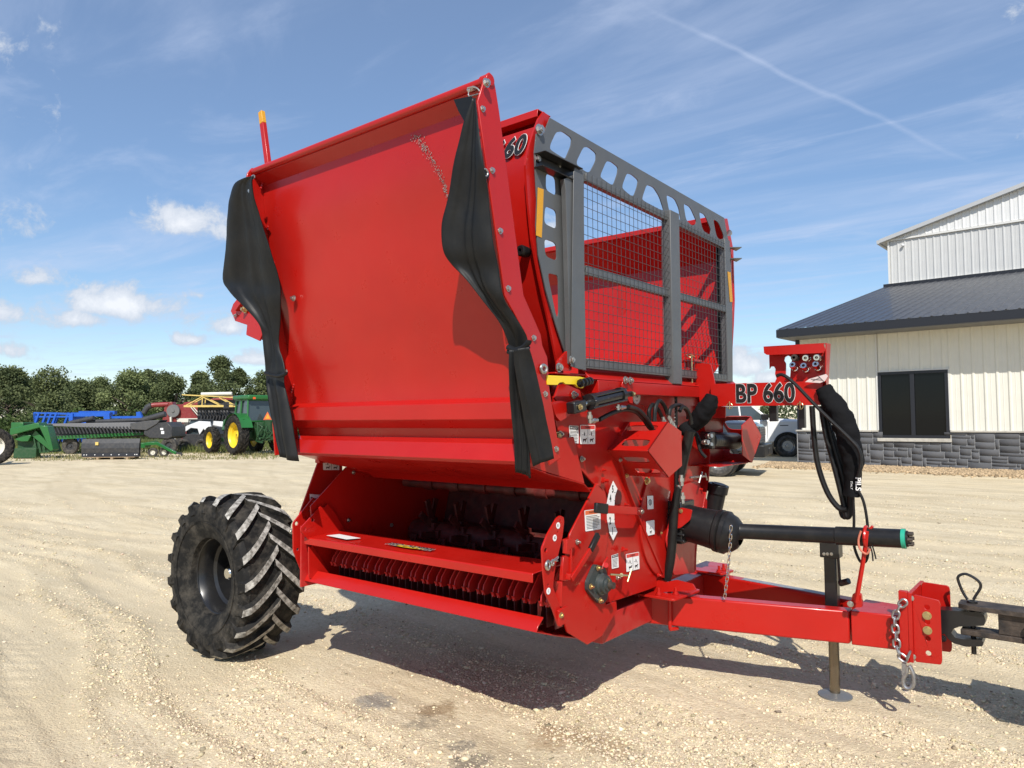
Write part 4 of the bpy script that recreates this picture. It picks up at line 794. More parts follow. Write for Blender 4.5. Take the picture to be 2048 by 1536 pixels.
m = MB(); m.cyl(W(1380, 955, X=XF + .05), W(1412, 952, X=XF + .09), .008, n=8); m.cyl(W(1404, 944, X=XF + .09), W(1398, 966, X=XF + .09), .006, n=8); m.cyl(W(1410, 946, X=XF + .08), W(1414, 960, X=XF + .08), .006, n=8); m.build('tee_pin', ZINC, front)

# ---- decals ---------------------------------------------------------------
def decal(quad, parent, X=None, Y=None, head=None, lines=5, title=None, pict=0, name='decal', split=False):
    k = dict(X=X) if X is not None else dict(Y=Y); P = on(quad, **k)   # tl, tr, br, bl
    nn = Vector((1, 0, 0)) if X is not None else Vector((0, -1, 0)); m = MB()
    m.plate([rnd(P, .04, 2)], nn * .0012, WHT)
    def at(u, v, l=.0018): return (P[0].lerp(P[1], u)).lerp(P[3].lerp(P[2], u), v) + nn * l
    def rect(u0, u1, v0, v1, mt, l=.0018): m.add([at(u0, v1, l), at(u1, v1, l), at(u1, v0, l), at(u0, v0, l)], [(0, 1, 2, 3)], mt)
    v = .08
    U = (P[1] - P[0]).normalized(); V = (P[0] - P[3]).normalized(); hgt = (P[0] - P[3]).length; wid = (P[1] - P[0]).length
    if head:
        rect(.03, .97, .03, .22, head); v = .28
        if title: text_into(m, title, at(.5, .125, .0024), U, V, hgt * .10, min(1.0, .9 * wid / (hgt * .10 * 1.0 * len(title))), .012, 0, INK if head is not INK else WHT)
    rs = random.Random(int(quad[0][0] * 7 + quad[0][1]))
    for i in range(lines):
        a = v + (.93 - v) * (i + .25) / lines; rect(.08, rs.uniform(.75, .93), a, a + (.93 - v) / lines * .34, INK)
    for j in range(pict):       # cow / figure pictograms: body, legs, head
        cx = .28 + .46 * j if pict > 1 else .5; cy = .78
        rect(cx - .10, cx + .10, cy - .05, cy + .04, INK); rect(cx - .09, cx - .05, cy + .04, cy + .12, INK); rect(cx + .05, cx + .09, cy + .04, cy + .12, INK); rect(cx + .09, cx + .15, cy - .10, cy - .02, INK)
        rect(cx - .03, cx + .03, .42, .56, INK); rect(cx - .015, cx + .015, .36, .41, INK)
        for q in range(3): rect(cx - .14 + .11 * q, cx - .08 + .11 * q, .50 + .03 * q, .53 + .03 * q, INK)
    if split: rect(.49, .51, .05, .97, INK)
    return m.build(name, WHT, parent, smooth=0)
XD = XF + .004
decal([(1138, 851), (1157, 852), (1157, 887), (1139, 886)], front, X=XD, head=INK, lines=8, title='IMPORTANT')
decal([(1160, 850), (1190, 850), (1190, 888), (1160, 888)], front, X=XD, head=DRED, lines=0, title='DANGER', pict=2, split=True)
decal([Z6(480, 408), Z6(608, 392), Z6(612, 558), Z6(488, 578)], panr, X=XF + .02, head=ORG, lines=9, title='WARNING')
decal([Z6(698, 772), Z6(752, 755), Z6(757, 868), Z6(702, 880)], front, X=XD, head=INK, lines=7, title='IMPORTANT')
decal([Z6(815, 762), Z6(920, 742), Z6(925, 880), Z6(820, 905)], front, X=XD, head=DRED, lines=0, title='DANGER', pict=2, split=True)
decal([Z6(980, 495), Z6(1045, 485), Z6(1047, 600), Z6(982, 614)], front, X=XF + .02, lines=0, pict=1)
decal([Z6(987, 290), Z6(1035, 288), Z6(1038, 395), Z6(990, 400)], front, X=XF + .02, lines=0, pict=0)
m = MB(); P = W(*Z6(1013, 343), X=XF + .0222); m.torus(P, (1, 0, 0), .017, .002, 20, 4, INK); m.bx(P.x, P.x + .001, P.y - .003, P.y + .003, P.z - .012, P.z + .012, INK); m.build('decal_print', INK, front)
sc_ = on([(712, 168), (746, 232), (727, 290), (719, 400), (724, 520), (746, 582), (712, 650), (682, 590), (663, 480), (661, 350), (680, 250)], Z6, X=XF + .02)
m = MB(); m.plate([sc_], (.0012, 0, 0), WHT)
for t, a, b in (('5', 710, 238), ('4', 691, 312), ('2', 689, 494), ('1', 708, 576)): text_into(m, t, W(*Z6(a, b), X=XF + .0216), (0, 1, 0), (0, 0, 1), .040, .70, .04, 0, INK)
for b in (262, 328, 400, 478, 545): P = W(*Z6(728, b), X=XF + .0216); m.bx(P.x, P.x + .0006, P.y - .012, P.y + .006, P.z - .0012, P.z + .0012, INK)
m.build('scale_plate', WHT, BP, smooth=0, label='white curved scale numbered 5 4 2 1')
P = W(1273, 793, X=-2.18); m = MB(); m.plate([circ(P, (1, 0, 0), .048, 32)], (.0015, 0, 0), WHT); m.torus(P + Vector((.001, 0, 0)), (1, 0, 0), .045, .0014, 32, 4, INK)
text_into(m, '40', P + Vector((.002, -.002, .012)), (0, 1, 0), (0, 0, 1), .042, .72, .02, 0, INK); text_into(m, 'km/h', P + Vector((.002, 0, -.026)), (0, 1, 0), (0, 0, 1), .011, .9, .005, 0, INK); m.build('speed_sticker', WHT, front, smooth=0)
bx_ = on([(1262, 808), (1395, 812), (1395, 775), (1262, 760)], X=XF + .004); m = MB(); m.plate([bx_], (.006, 0, 0)); m.build('gusset', REDD, front)

# ---- yellow latch, cylinder, hoses on the front wall -------------------------------
m = MB(); m.plate([on([(345, 425), (600, 436), (690, 458), (692, 480), (640, 500), (622, 526), (580, 516), (562, 496), (490, 494), (470, 478), (445, 482), (428, 500), (350, 498)], Z3, X=-2.08)], (.012, 0, 0)); lat = m.build('latch_arm', YEL, BP, bevel=.002, label='yellow latch arm')
m = MB(); P = on([(600, 490), (695, 468)], Z3, X=-2.05); m.cyl(P[0], P[1], .010, n=10)
for t in (.15, .45, .7, .9): q = P[0].lerp(P[1], t); m.cyl(q, q + (P[1] - P[0]) * .1, .022, n=8)
m.build('swivel', BLK, lat)
m = MB(); p = W(*Z3(335, 375), X=-2.06); m.torus(p, (1, -.2, 0), .018, .008, 20, 8); m.build('eye_ring', ZINC, BP)
m = MB(); m.plate([rnd(on([(372, 632), (440, 620), (530, 640), (545, 690), (500, 740), (440, 780), (405, 740)], Z3, X=-2.11), .2)], (.02, 0, 0)); m.plate([rnd(on([(405, 600), (440, 500), (480, 490), (600, 540), (620, 640), (560, 700), (440, 640)], Z3, X=-2.15), .1)], (.012, 0, 0)); arm_ = m.build('deflector_arm', RED, BP, bevel=.003)
bolt(W(*Z3(565, 575), X=-2.13), (1, 0, 0), .016, arm_, ZINC, 1)
XC = -2.04; a = W(*Z3(575, 670), X=XC); b = W(*Z3(690, 630), X=XC); c = W(*Z3(925, 575), X=XC); d = W(*Z3(985, 570), X=XC)
dr = (c - b).normalized(); m = MB(); m.cyl(b, c, .034, n=24); m.cyl(b - dr * .01, b + dr * .02, .043, n=24); m.cyl(c - dr * .02, c + dr * .012, .043, n=24)
for k in range(4):
    u, w = frame_of(dr); o_ = (u * math.cos(.78 + 1.571 * k) + w * math.sin(.78 + 1.571 * k)) * .042; m.cyl(b - dr * .015 + o_, c + dr * .015 + o_, .006, n=8)
cyl_o = m.build('hydraulic_cylinder', BLK, BP, bevel=.001, label='black tie-rod hydraulic cylinder')
m = MB(); m.cyl(a, b, .016, n=14); m.build('piston_rod', CHROME, cyl_o); m = MB(); m.bar(a - dr * .04, a + dr * .07, .06, .055, up=Vector((1, 0, 0))); m.build('clevis', BLK, cyl_o, bevel=.008)
m = MB(); m.bar(c, d + dr * .02, .03, .05, up=Vector((1, 0, 0))); m.build('clevis', BLK, cyl_o, bevel=.006)
bolt(a + Vector((.03, 0, 0)), (1, 0, 0), .012, cyl_o, BRASS, .4); bolt(d + Vector((.025, 0, 0)), (.5, 1, .2), .012, cyl_o, BRASS, 1)
m = MB(); m.plate([on([(940, 455), (1010, 460), (1010, 640), (985, 640), (930, 540), (925, 500)], Z3, X=-2.08)], (.01, 0, 0)); m.build('gusset', RED, front, bevel=.002)
for q in ((960, 462), (998, 466)): bolt(W(*Z3(*q), X=-2.065), (1, 0, 0), .016, front, ZINC, .6)
def fit(p, dirn, L=.05, r=.011, parent=None, mt=ZINC):
    m = MB(); p = Vector(p); dirn = Vector(dirn).normalized(); m.cyl(p, p + dirn * L, r, n=12); m.cyl(p + dirn * L * .3, p + dirn * L * .6, r * 1.4, n=6); return m.build('fitting', mt, parent or BP)
fit(W(*Z3(685, 705), X=XC), W(*Z3(690, 780), X=XC) - W(*Z3(685, 705), X=XC), .06, .011, cyl_o); fit(W(*Z3(690, 780), X=XC), W(*Z3(765, 765), X=XC) - W(*Z3(690, 780), X=XC), .07, .011, cyl_o)
fit(W(*Z3(905, 650), X=XC), (0, 0, -1), .03, .011, cyl_o); fit(W(*Z3(905, 675), X=XC), (0, 1, .05), .08, .010, cyl_o)
def hose(pts, r=.012, name='hydraulic_hose', k=None, f=None, parent=None, mt=HOSE):
    k = k or {}; P = [p if isinstance(p, Vector) else W(*(f(*p) if f else p), **k) for p in pts]
    m = MB(); m.tube(smooth_path(P, 7), r, 10); return m.build(name, mt, parent or BP)
hose([(765, 765), (850, 720), (950, 690), (1040, 705), (1100, 760), (1150, 830), (1200, 860)], .0125, f=Z3, k=dict(X=-2.05))
hose([(985, 665), (1060, 690), (1120, 750), (1170, 830)], .0125, f=Z3, k=dict(X=-2.03))
hose([(1150, 770), (1145, 700), (1175, 650), (1215, 690), (1250, 760)], .0125, f=Z3, k=dict(X=-2.07))
hose([(1185, 780), (1195, 670), (1225, 620), (1262, 660), (1290, 730)], .0125, f=Z3, k=dict(X=-2.04))
hose([(1300, 730), (1310, 680), (1350, 655), (1400, 660), (1440, 710), (1445, 760)], .012, f=Z3, k=dict(X=-2.0))
hose([(1380, 700), (1400, 670), (1430, 680), (1460, 740), (1470, 800)], .012, f=Z3, k=dict(X=-1.98))
for a, b in ((1250, 745), (1290, 720), (1310, 760), (1330, 790)): fit(W(*Z3(a, b), X=-2.03), (.1, .2, -1), .06, .011)
# guard boxes on the front wall (exact folded sections swept forward)
def guardbox(sec, x0, x1, slots, name, label, openface=False):
    m = MB(); (ya, za), (yb, zb_), (yc, zc) = sec; th = .006
    def face(p, q, sl):
        P = [Vector((x0, *p)), Vector((x1, *p)), Vector((x1, *q)), Vector((x0, *q))]; nn = (P[1] - P[0]).cross(P[3] - P[0]).normalized(); hs = []
        for (s0, s1, t0, t1) in sl:
            def A(s, t): return P[0].lerp(P[1], s).lerp(P[3].lerp(P[2], s), t)
            hs.append(rnd([A(s0, t0), A(s1, t0), A(s1, t1), A(s0, t1)], .3, 4))
        m.plate([P] + hs, nn * th)
    face(sec[0], sec[1], slots[0]); face(sec[1], sec[2], slots[1])
    m.plate([[Vector((x1, ya, za)), Vector((x1, yb, zb_)), Vector((x1, yc, zc)), Vector((x1, yc + .18 * (1 if yc > yb else -1), zc + .06)), Vector((x1, ya + .18 * (1 if ya > yb else -1), za - .06))]], (-th, 0, 0))
    return m.build(name, RED, BP, bevel=.003, label=label)
guardbox([(3.87, 1.675), (3.62, 1.515), (3.87, 1.35)], XF, -1.94, ([(.1, .85, .12, .32), (.25, .9, .62, .85)], [(.25, .85, .25, .45), (.3, .9, .68, .86)]), 'guard_box', 'slotted red guard box on the front wall')
g2 = guardbox([(5.22, 1.70), (5.42, 1.56), (5.22, 1.37)], XF, -1.95, ([(.1, .85, .2, .7)], [(.2, .8, .3, .7)]), 'guard_box', 'red guard bracket round the black filter')
m = MB(); m.bx(XF, -1.98, 4.75, 5.22, 1.70, 1.708); m.bx(XF, -1.98, 4.72, 5.22, 1.362, 1.37); m.bx(XF - .004, XF + .004, 4.7, 5.3, 1.36, 1.71); m.build('guard_frame', RED, g2, bevel=.002)
m = MB(); m.plate([on([(1421, 812), (1451, 813), (1451, 836), (1415, 836)], Y=4.72)], (0, .008, 0)); m.build('hanger_plate', REDD, BP)
a = W(*Z4(338, 628), X=-2.08); b = W(*Z4(492, 632), X=-2.08); dr = (b - a).normalized()
m = MB(); m.lathe(a, dr, [(0, .02), (0, .056), (.02, .060), ((b - a).length - .02, .060), ((b - a).length, .052), ((b - a).length + .01, .02)], 28)
for k in range(12): m.torus(a + dr * (.03 + k * (b - a).length / 13), dr, .0602, .0009, 28, 4)
flt = m.build('filter_canister', BLK, BP, label='black round filter canister'); m = MB(); m.bar(a - dr * .07, a, .09, .12); m.build('filter_head', BLK, flt, bevel=.01)
for q in ((320, 605), (320, 655), (300, 640)): fit(W(*Z4(*q), X=-2.04), (.9, -.3, .1), .05, .014, flt)

# ---- driveline ---------------------------------------------------------------------
c0 = Vector((-2.17, 4.47, 1.0)); ax = Vector((1, .03, .012)).normalized()
m = MB(); m.box(c0 + Vector((-.0, -.03, .02)), (.16, .20, .27)); 
for k in range(6): m.bx(-2.20, -2.07, 4.33, 4.345, .90 + .04 * k, .915 + .04 * k)
m.build('gearbox', BLK, BP, bevel=.012, label='black ribbed gearbox')
A = W(1352, 1040, Y=4.45); Bq = W(1432, 1060, Y=4.47); Cq = W(1474, 1062, Y=4.48); E_ = W(1822, 1078, Y=4.52)
d1 = (Bq - A).normalized(); L1 = (Bq - A).length
m = MB(); m.lathe(A, d1, [(-.06, .07), (-.04, .115), (0, .125), (.04, .122), (L1 * .5, .118), (L1 * .97, .125), (L1, .125), (L1 + .01, .135), (L1 + .035, .137), (L1 + .04, .128), (L1 + .05, .136), (L1 + .075, .136), (L1 + .085, .125), (L1 + .12, .112), (L1 + .15, .085), (L1 + .165, .058)], 36)
pto = m.build('driveline_guard', BLKM, BP, label='black plastic driveline cone')
m = MB(); d2 = (E_ - Cq).normalized(); L2 = (E_ - Cq).length; m.lathe(Cq - d2 * .02, d2, [(0, .05), (0.02, .060), (.05, .052), (.06, .047), (L2 * .62, .047), (L2 * .62 + .004, .053), (L2 - .05, .052), (L2 - .02, .052)], 32); shaft = m.build('drive_shaft', BLKM, pto, label='long black telescoping drive shaft tube')
m = MB(); m.lathe(E_ - d2 * .045, d2, [(0, .052), (0, .0545), (.02, .0545), (.022, .045)], 32, GRNP); m.lathe(E_ - d2 * .025, d2, [(0, .045), (.012, .044), (.014, .03), (.0, .028)], 32, BLKM)
for k in range(6):
    u, w = frame_of(d2); o_ = (u * math.cos(k * 1.047) + w * math.sin(k * 1.047)) * .032; m.cyl(E_ - d2 * .03 + o_, E_ + d2 * .012 + o_, .010, n=8, m=RUST)
m.build('shaft_end', GRNP, shaft)
m = MB(); m.plate([rnd(on([(1342, 1030), (1362, 1015), (1384, 1020), (1380, 1040), (1362, 1055), (1345, 1060)], Y=4.31), .15)], (0, .01, 0)); bkt = m.build('cone_bracket', RED, pto, bevel=.002); bolt(W(1362, 1022, Y=4.31), (0, -1, 0), .010, pto, BRASS, .3)
bolt(W(1360, 1076, Y=4.36), (0, -1, 0), .014, pto, BRASS, .6)
# canister for papers behind
a = W(1424, 1032, Y=4.95); b = W(1437, 972, Y=4.95); dr = (b - a).normalized()
m = MB(); m.cyl(a - dr * .12, b, .062, n=28); m.cyl(b - dr * .05, b + dr * .012, .072, n=28); m.cyl(b + dr * .012, b + dr * .018, .05, n=20); m.build('document_tube', BLKM, BP, bevel=.003, label='black capped tube leaning behind the driveline')

# ---- chains -----------------------------------------------------------------------------
def chain(path, L, r, w, name, parent, mt):
    P = smooth_path(path, 12); s = [0]
    for a, b in zip(P, P[1:]): s.append(s[-1] + (b - a).length)
    tot = s[-1]; n = max(2, int(tot / (L * .74))); m = MB()
    for i in range(n):
        t = tot * (i + .5) / n; j = max(0, min(len(P) - 2, int(np.searchsorted(s, t)) - 1)); c = P[j].lerp(P[j + 1], (t - s[j]) / max(1e-6, s[j + 1] - s[j])); d = (P[j + 1] - P[j]).normalized()
        u, w_ = frame_of(d); side = u if i % 2 else w_; pts = []
        for k in range(17):
            a = 2 * math.pi * k / 16; ex = math.copysign(max(0, L / 2 - w / 2), math.cos(a)); pts.append(c + d * (ex + math.cos(a) * w / 2) + side * math.sin(a) * w / 2)
        m.tube(pts, r, 6, cap=False)
    return m.build(name, mt, parent)
chain(on([(1462, 1052), (1460, 1090), (1456, 1140), (1451, 1180), (1449, 1196)], Y=4.33), .034, .0028, .016, 'guard_chain', pto, CHROME)

# ---- tongue --------------------------------------------------------------------------------
zt_, zb_ = .57, .38
def yb_(x): return 4.24 + .29 * (x + 2.2)
TB = MB(); a0, a1 = -3.6, -1.15
TB.hexa([(-2.62, yb_(-2.62), zb_), (-1.15, yb_(-1.15), zb_), (-1.15, yb_(-1.15) + .10, zb_), (-2.62, yb_(-2.62) + .10, zb_), (-2.62, yb_(-2.62), zt_), (-1.15, yb_(-1.15), zt_), (-1.15, yb_(-1.15) + .10, zt_), (-2.62, yb_(-2.62) + .10, zt_)])
tong = TB.build('tongue_beam', RED, BP, bevel=.010, label='near box beam of the red drawbar')
m = MB(); yo = lambda x: 5.10 - .19 * (x + 2.2); m.hexa([(-2.62, yo(-2.62) - .1, zb_), (-1.15, yo(-1.15) - .1, zb_), (-1.15, yo(-1.15), zb_), (-2.62, yo(-2.62), zb_), (-2.62, yo(-2.62) - .1, zt_), (-1.15, yo(-1.15) - .1, zt_), (-1.15, yo(-1.15), zt_), (-2.62, yo(-2.62), zt_)]); m.build('tongue_beam', RED, BP, bevel=.010, label='far box beam of the red drawbar')
m = MB(); y1, y2 = yb_(-1.14) + .001, yo(-1.14) - .001; m.hexa([(-1.14, y1, zb_ - .002), (-.84, y1 + .07, zb_ - .002), (-.84, y2 - .03, zb_ - .002), (-1.14, y2, zb_ - .002), (-1.14, y1, zt_ + .002), (-.84, y1 + .07, zt_ + .002), (-.84, y2 - .03, zt_ + .002), (-1.14, y2, zt_ + .002)]); m.build('tongue_nose', RED, BP, bevel=.006)
m = MB(); m.bx(-4.3, -2.3, 4.15, 4.27, .42, .58); m.bx(-4.3, -2.3, 5.05, 5.17, .42, .58); m.bx(-2.45, -2.25, 3.62, 5.5, .40, .56); m.bx(-4.95, -4.8, 3.25, 5.6, .42, .56); m.bx(-4.9, -4.2, 3.9, 4.0, .42, .6); m.bx(-4.9, -4.2, 5.05, 5.17, .42, .6); m.build('chassis_frame', REDD, BP, bevel=.006)
m = MB(); m.plate([rnd(on([(1280, 1148), (1290, 1135), (1300, 1140), (1302, 1155), (1330, 1165), (1352, 1160), (1385, 1168), (1392, 1180), (1330, 1184), (1300, 1186), (1283, 1172)], Y=4.2), .1)], (0, .012, 0)); m.build('mounting_ear', RED, BP, bevel=.002)
m = MB(); m.plate([rnd([Vector((-2.28, 4.08, .585)), Vector((-2.02, 4.08, .585)), Vector((-2.0, 4.42, .585)), Vector((-2.28, 4.42, .585))], .1)], (0, 0, .014)); base_ = m.build('mounting_pad', RED, BP, bevel=.003)
m = MB(); m.plate([rnd([Vector((-2.28, 4.95, .585)), Vector((-2.08, 4.95, .585)), Vector((-2.06, 5.12, .585)), Vector((-2.28, 5.12, .585))], .1)], (0, 0, .014)); m.build('mounting_pad', RED, BP, bevel=.003)
for x, y in ((-2.15, 4.13), (-2.07, 4.2), (-2.15, 4.36), (-2.12, 4.99), (-2.12, 5.07)): bolt((x, y, .60), (0, 0, 1), .017, base_, RED, 2.2)
m = MB(); m.tube(smooth_path([Vector((-2.13, 4.235, .62)), Vector((-2.13, 4.235, .5)), Vector((-2.13, 4.235, .38)), Vector((-2.125, 4.25, .365)), Vector((-2.11, 4.30, .362))], 4), .012, 10); m.build('u_bolt', RED, BP)
# hitch plates and clevis
m = MB(); m.bx(-.845, -.825, 4.56, 4.95, .335, .715); m.plate([rnd([Vector((-.825, 4.585, .335)), Vector((-.69, 4.585, .345)), Vector((-.69, 4.585, .69)), Vector((-.825, 4.585, .705))], .1)] + [circ((-.755, 4.585, z), (0, 1, 0), .014) for z in (.645, .565, .475, .395)], (0, .012, 0))
m.plate([rnd([Vector((-.825, 4.86, .335)), Vector((-.68, 4.86, .345)), Vector((-.68, 4.86, .72)), Vector((-.825, 4.86, .725))], .1)], (0, .012, 0)); m.bx(-.89, -.846, 4.56, 4.60, .33, .72); hp = m.build('hitch_plate', RED, BP, bevel=.003)
for z in (.60, .52): bolt((-.755, 4.585, z), (0, -1, 0), .017, hp, BRASS, .3)
for z in (.685, .365): bolt((-.83, 4.577, z), (0, -1, 0), .012, hp, ZINC, .2)
ck = on([(1505, 695), (1560, 697), (1760, 710), (1795, 730), (1806, 760), (1795, 795), (1640, 800), (1600, 815), (1588, 840), (1612, 870), (1660, 880), (1780, 885), (1792, 903), (1785, 925), (1680, 928), (1600, 905), (1565, 875), (1545, 845), (1505, 860)], Z7, Y=4.70)
m = MB(); m.plate([rnd(ck, .12, 3)], (0, .10, 0)); clv = m.build('hitch_clevis', BLK, BP, bevel=.01, label='black forged hitch clevis'); bolt(W(*Z7(1535, 875), Y=4.69), (0, -1, 0), .014, clv, BLK, 1)
chain(on([(1300, 640), (1268, 665), (1240, 720), (1232, 780), (1240, 850), (1245, 920), (1262, 975), (1290, 1000), (1318, 985), (1320, 960)], Z7, Y=4.54), .05, .0062, .034, 'safety_chain', hp, CHAIN)
m = MB(); P = on([(1322, 1045), (1345, 1090), (1352, 1150), (1335, 1185), (1305, 1188), (1285, 1160), (1288, 1120), (1305, 1090), (1310, 1050)], Z7, Y=4.54); m.tube(smooth_path(P, 5), .0105, 8); m.bar(W(*Z7(1290, 1030), Y=4.545), W(*Z7(1290, 1105), Y=4.545), .02, .024, up=Vector((0, 1, 0))); m.build('chain_hook', CHAIN, hp)
# jack
jx, jy = -1.29, 4.74
m = MB(); m.bx(jx - .036, jx + .036, jy - .036, jy + .036, .33, .86); m.bx(jx - .055, jx + .055, jy - .05, jy + .05, .835, .93); jack = m.build('jack_stand', BLK, BP, bevel=.006, label='black square jack standing on its foot')
m = MB(); m.cyl((jx, jy, .0), (jx, jy, .34), .030, n=24); m.build('inner_leg', mat('jack_leg_steel', (.22, .19, .15), .25, metal=.9, rvar=.1), jack)
m = MB(); m.lathe((jx, jy, 0.0), (0, 0, 1), [(-.004, .0), (-.004, .098), (.006, .098), (.012, .07), (.02, .04), (.02, .0)], 28); m.build('foot', mat('galvanised', (.20, .21, .22), .55, metal=.6, dust=.9), jack)
m = MB(); P = on([(1676, 1108), (1678, 1135), (1680, 1166)], Y=4.70); m.tube(P, .008, 8); m.cyl(W(1680, 1167, Y=4.70), W(1698, 1162, Y=4.68), .019, n=14); m.cyl((jx, jy, .9), W(1676, 1108, Y=4.70), .01); m.build('crank_handle', BLK, jack, bevel=.003)
for q in (1648, 1655, 1663): bolt(W(q, 1108, Y=jy - .05), (0, -1, 0), .007, jack, ZINC, .1)
# driveline support
m = MB(); P = on([(1712, 1205), (1725, 1130), (1731, 1090), (1733, 1062)], Y=4.46); m.tube(P, [.014, .013, .012, .013], 4); m.torus(W(1733, 1075, Y=4.5), d2, .060, .010, 24, 8); m.bar(W(1736, 1062, Y=4.5) , W(1746, 1052, Y=4.5), .014, .014); sup = m.build('shaft_support', RED, BP, bevel=.002, label='red hooked rod holding up the drive shaft')
m = MB(); m.plate([rnd(on([(1700, 1215), (1705, 1188), (1714, 1185), (1722, 1190), (1724, 1215)], Y=4.50), .15)], (0, .03, 0)); m.build('pivot_lug', RED, sup, bevel=.002); bolt(W(1701, 1208, Y=4.48), (0, -1, 0), .013, sup, ZINC, .3)
m = MB(); m.tube(smooth_path(on([(1722, 1062), (1717, 1080), (1720, 1098), (1733, 1108), (1740, 1098)], Y=4.44), 5), .006, 8); m.build('cord', mat('orange_cord', (.5, .16, .10), .7), sup)
# decals on the drawbar top
m = MB(); m.plate([[(-1.95, yo(-1.95) - .085, .5712), (-1.35, yo(-1.35) - .085, .5712), (-1.35, yo(-1.35) - .02, .5712), (-1.95, yo(-1.95) - .02, .5712)]], (0, 0, .001)); m.build('decal', mat('decal_grey', (.30, .31, .33), .4, var=.5, vs=60), tong)

# ---- hose arm with the model number ----------------------------------------------------------
m = MB(); yA_ = 4.60; m.plate([[W(1421, 768, Y=yA_), W(1645, 762, Y=yA_), W(1644, 810, Y=yA_), W(1421, 813, Y=yA_)]], (0, .006, 0))
tl_, tr_ = W(1421, 768, Y=yA_), W(1645, 762, Y=yA_); m.plate([[tl_, tr_, tr_ + Vector((0, .12, 0)), tl_ + Vector((0, .12, 0))]], (0, 0, -.006)); m.plate([[tl_ + Vector((0, .115, 0)), tr_ + Vector((0, .115, 0)), tr_ + Vector((0, .115, -.10)), tl_ + Vector((0, .115, -.10))]], (0, .006, 0))
arm = m.build('hose_arm', RED, BP, bevel=.004, label='red folded hose arm with large outlined number')
Pm = W(1529, 788, Y=yA_); m = MB(); Uv = (tr_ - tl_).normalized()
text_into(m, 'BP 660', Pm + Vector((0, -.0025, 0)), Uv, (0, 0, 1), .118, .80, .050, 0, WHT, .0, spacing=1.02); text_into(m, 'BP 660', Pm + Vector((0, -.0040, 0)), Uv, (0, 0, 1), .118, .80, .034, 0, INK, .0, spacing=1.02); m.build('lettering', INK, arm, smooth=0)
m = MB(); key = rnd(on([(1572, 727), (1571, 755), (1580, 758), (1582, 727), (1584, 720), (1582, 714), (1576, 711), (1570, 714), (1568, 721)], Y=4.68), .2, 2)
pl = on([(1538, 704), (1652, 700), (1654, 765), (1548, 768), (1553, 757), (1550, 748), (1551, 738), (1548, 733), (1542, 733), (1539, 738)], Y=4.68)
m.plate([pl, key], (0, .008, 0)); m.plate([rnd(on([(1527, 693), (1646, 686), (1651, 700), (1645, 706), (1534, 710), (1528, 706)], Y=4.60), .12)], (0, .006, 0)); a_, b_2 = W(1527, 693, Y=4.6), W(1648, 686, Y=4.6); m.plate([[a_, b_2, b_2 + Vector((0, .09, .002)), a_ + Vector((0, .09, .002))]], (0, 0, -.006))
m.plate([[W(1651, 686, Y=4.6), W(1651, 686, Y=4.6) + Vector((0, .09, 0)), W(1654, 790, Y=4.69), W(1650, 765, Y=4.60)]], (.006, 0, 0)); cpl = m.build('coupler_plate', RED, arm, bevel=.002)
for i, (px, dn_) in enumerate((((1593, 716), 0), ((1616, 717), 0), ((1638, 716), 0), ((1590, 738), 1), ((1612, 740), 1), ((1636, 737), 1))):
    P = W(*px, Y=4.66); dd = Vector((.06, -.9, .34 if dn_ else -.02)).normalized(); m = MB()
    m.lathe(P - dd * .02, dd, [(0, .012), (0, .019), (.03, .020), (.032, .016), (.06, .016), (.062, .021), (.075, .021), (.09, .018), (.09, .009), (.07, .009)], 18); m.build('hose_coupler', CHROME if dn_ else RUST if i == 0 else CHROME, cpl)
m = MB(); m.plate([on([(1610, 764), (1618, 758), (1652, 748), (1656, 752), (1650, 762), (1640, 766)], Y=4.57)], (0, .001, 0), mat('paper_tag', (.62, .50, .48), .6))
for q in ((1625, 762, 1640, 755), (1622, 758, 1645, 760), (1635, 750, 1648, 763)): m.tube([W(q[0], q[1], Y=4.567), W(q[2], q[3], Y=4.567)], .0012, 4, INK)
m.build('paper_tag', None, cpl)
for px in (1459, 1600): m = MB(); p = W(px, 812, Y=4.585); m.torus(p, (.2, 1, 0), .020, .0025, 24, 6); m.tube([p + Vector((0, 0, .03)), p - Vector((0, 0, .022))], .003, 6); m.build('lynch_pin', BRASS, arm)
m = MB(); m.bx(W(1540, 820, Y=4.66).x, W(1555, 820, Y=4.66).x, 4.64, 4.68, W(1548, 843, Y=4.66).z, 1.80); m.build('hose_peg', BLK, arm, bevel=.003)
m = MB(); m.bx(W(1599, 820, Y=4.69).x, W(1610, 820, Y=4.69).x, 4.67, 4.71, W(1605, 856, Y=4.69).z, 1.80); m.build('hose_peg', BLK, arm, bevel=.003)
# pivot post
m = MB(); m.plate([rnd(on([(1386, 727), (1421, 727), (1430, 768), (1422, 814), (1402, 815), (1397, 790)], Y=4.64), .08)], (0, .012, 0)); p = W(1378, 745, Y=4.66); m.cyl((p.x, 4.66, W(1378, 766, Y=4.66).z), (p.x, 4.66, W(1378, 722, Y=4.66).z), .028, n=20)
for py in (722, 768): z_ = W(1378, py, Y=4.66).z; m.bx(p.x - .08, p.x + .07, 4.60, 4.72, z_ - .006, z_ + .006)
m.build('pivot_post', RED, arm, bevel=.003)
m = MB(); p2 = W(1384, 740, Y=4.60); m.cyl((p2.x, 4.6, W(1384, 775, Y=4.6).z), (p2.x, 4.6, W(1384, 712, Y=4.6).z), .006, n=8); m.torus((p2.x - .01, 4.6, W(1384, 712, Y=4.6).z), (.1, .3, 1), .028, .004, 20, 6); m.build('pivot_pin', BRASS, arm)
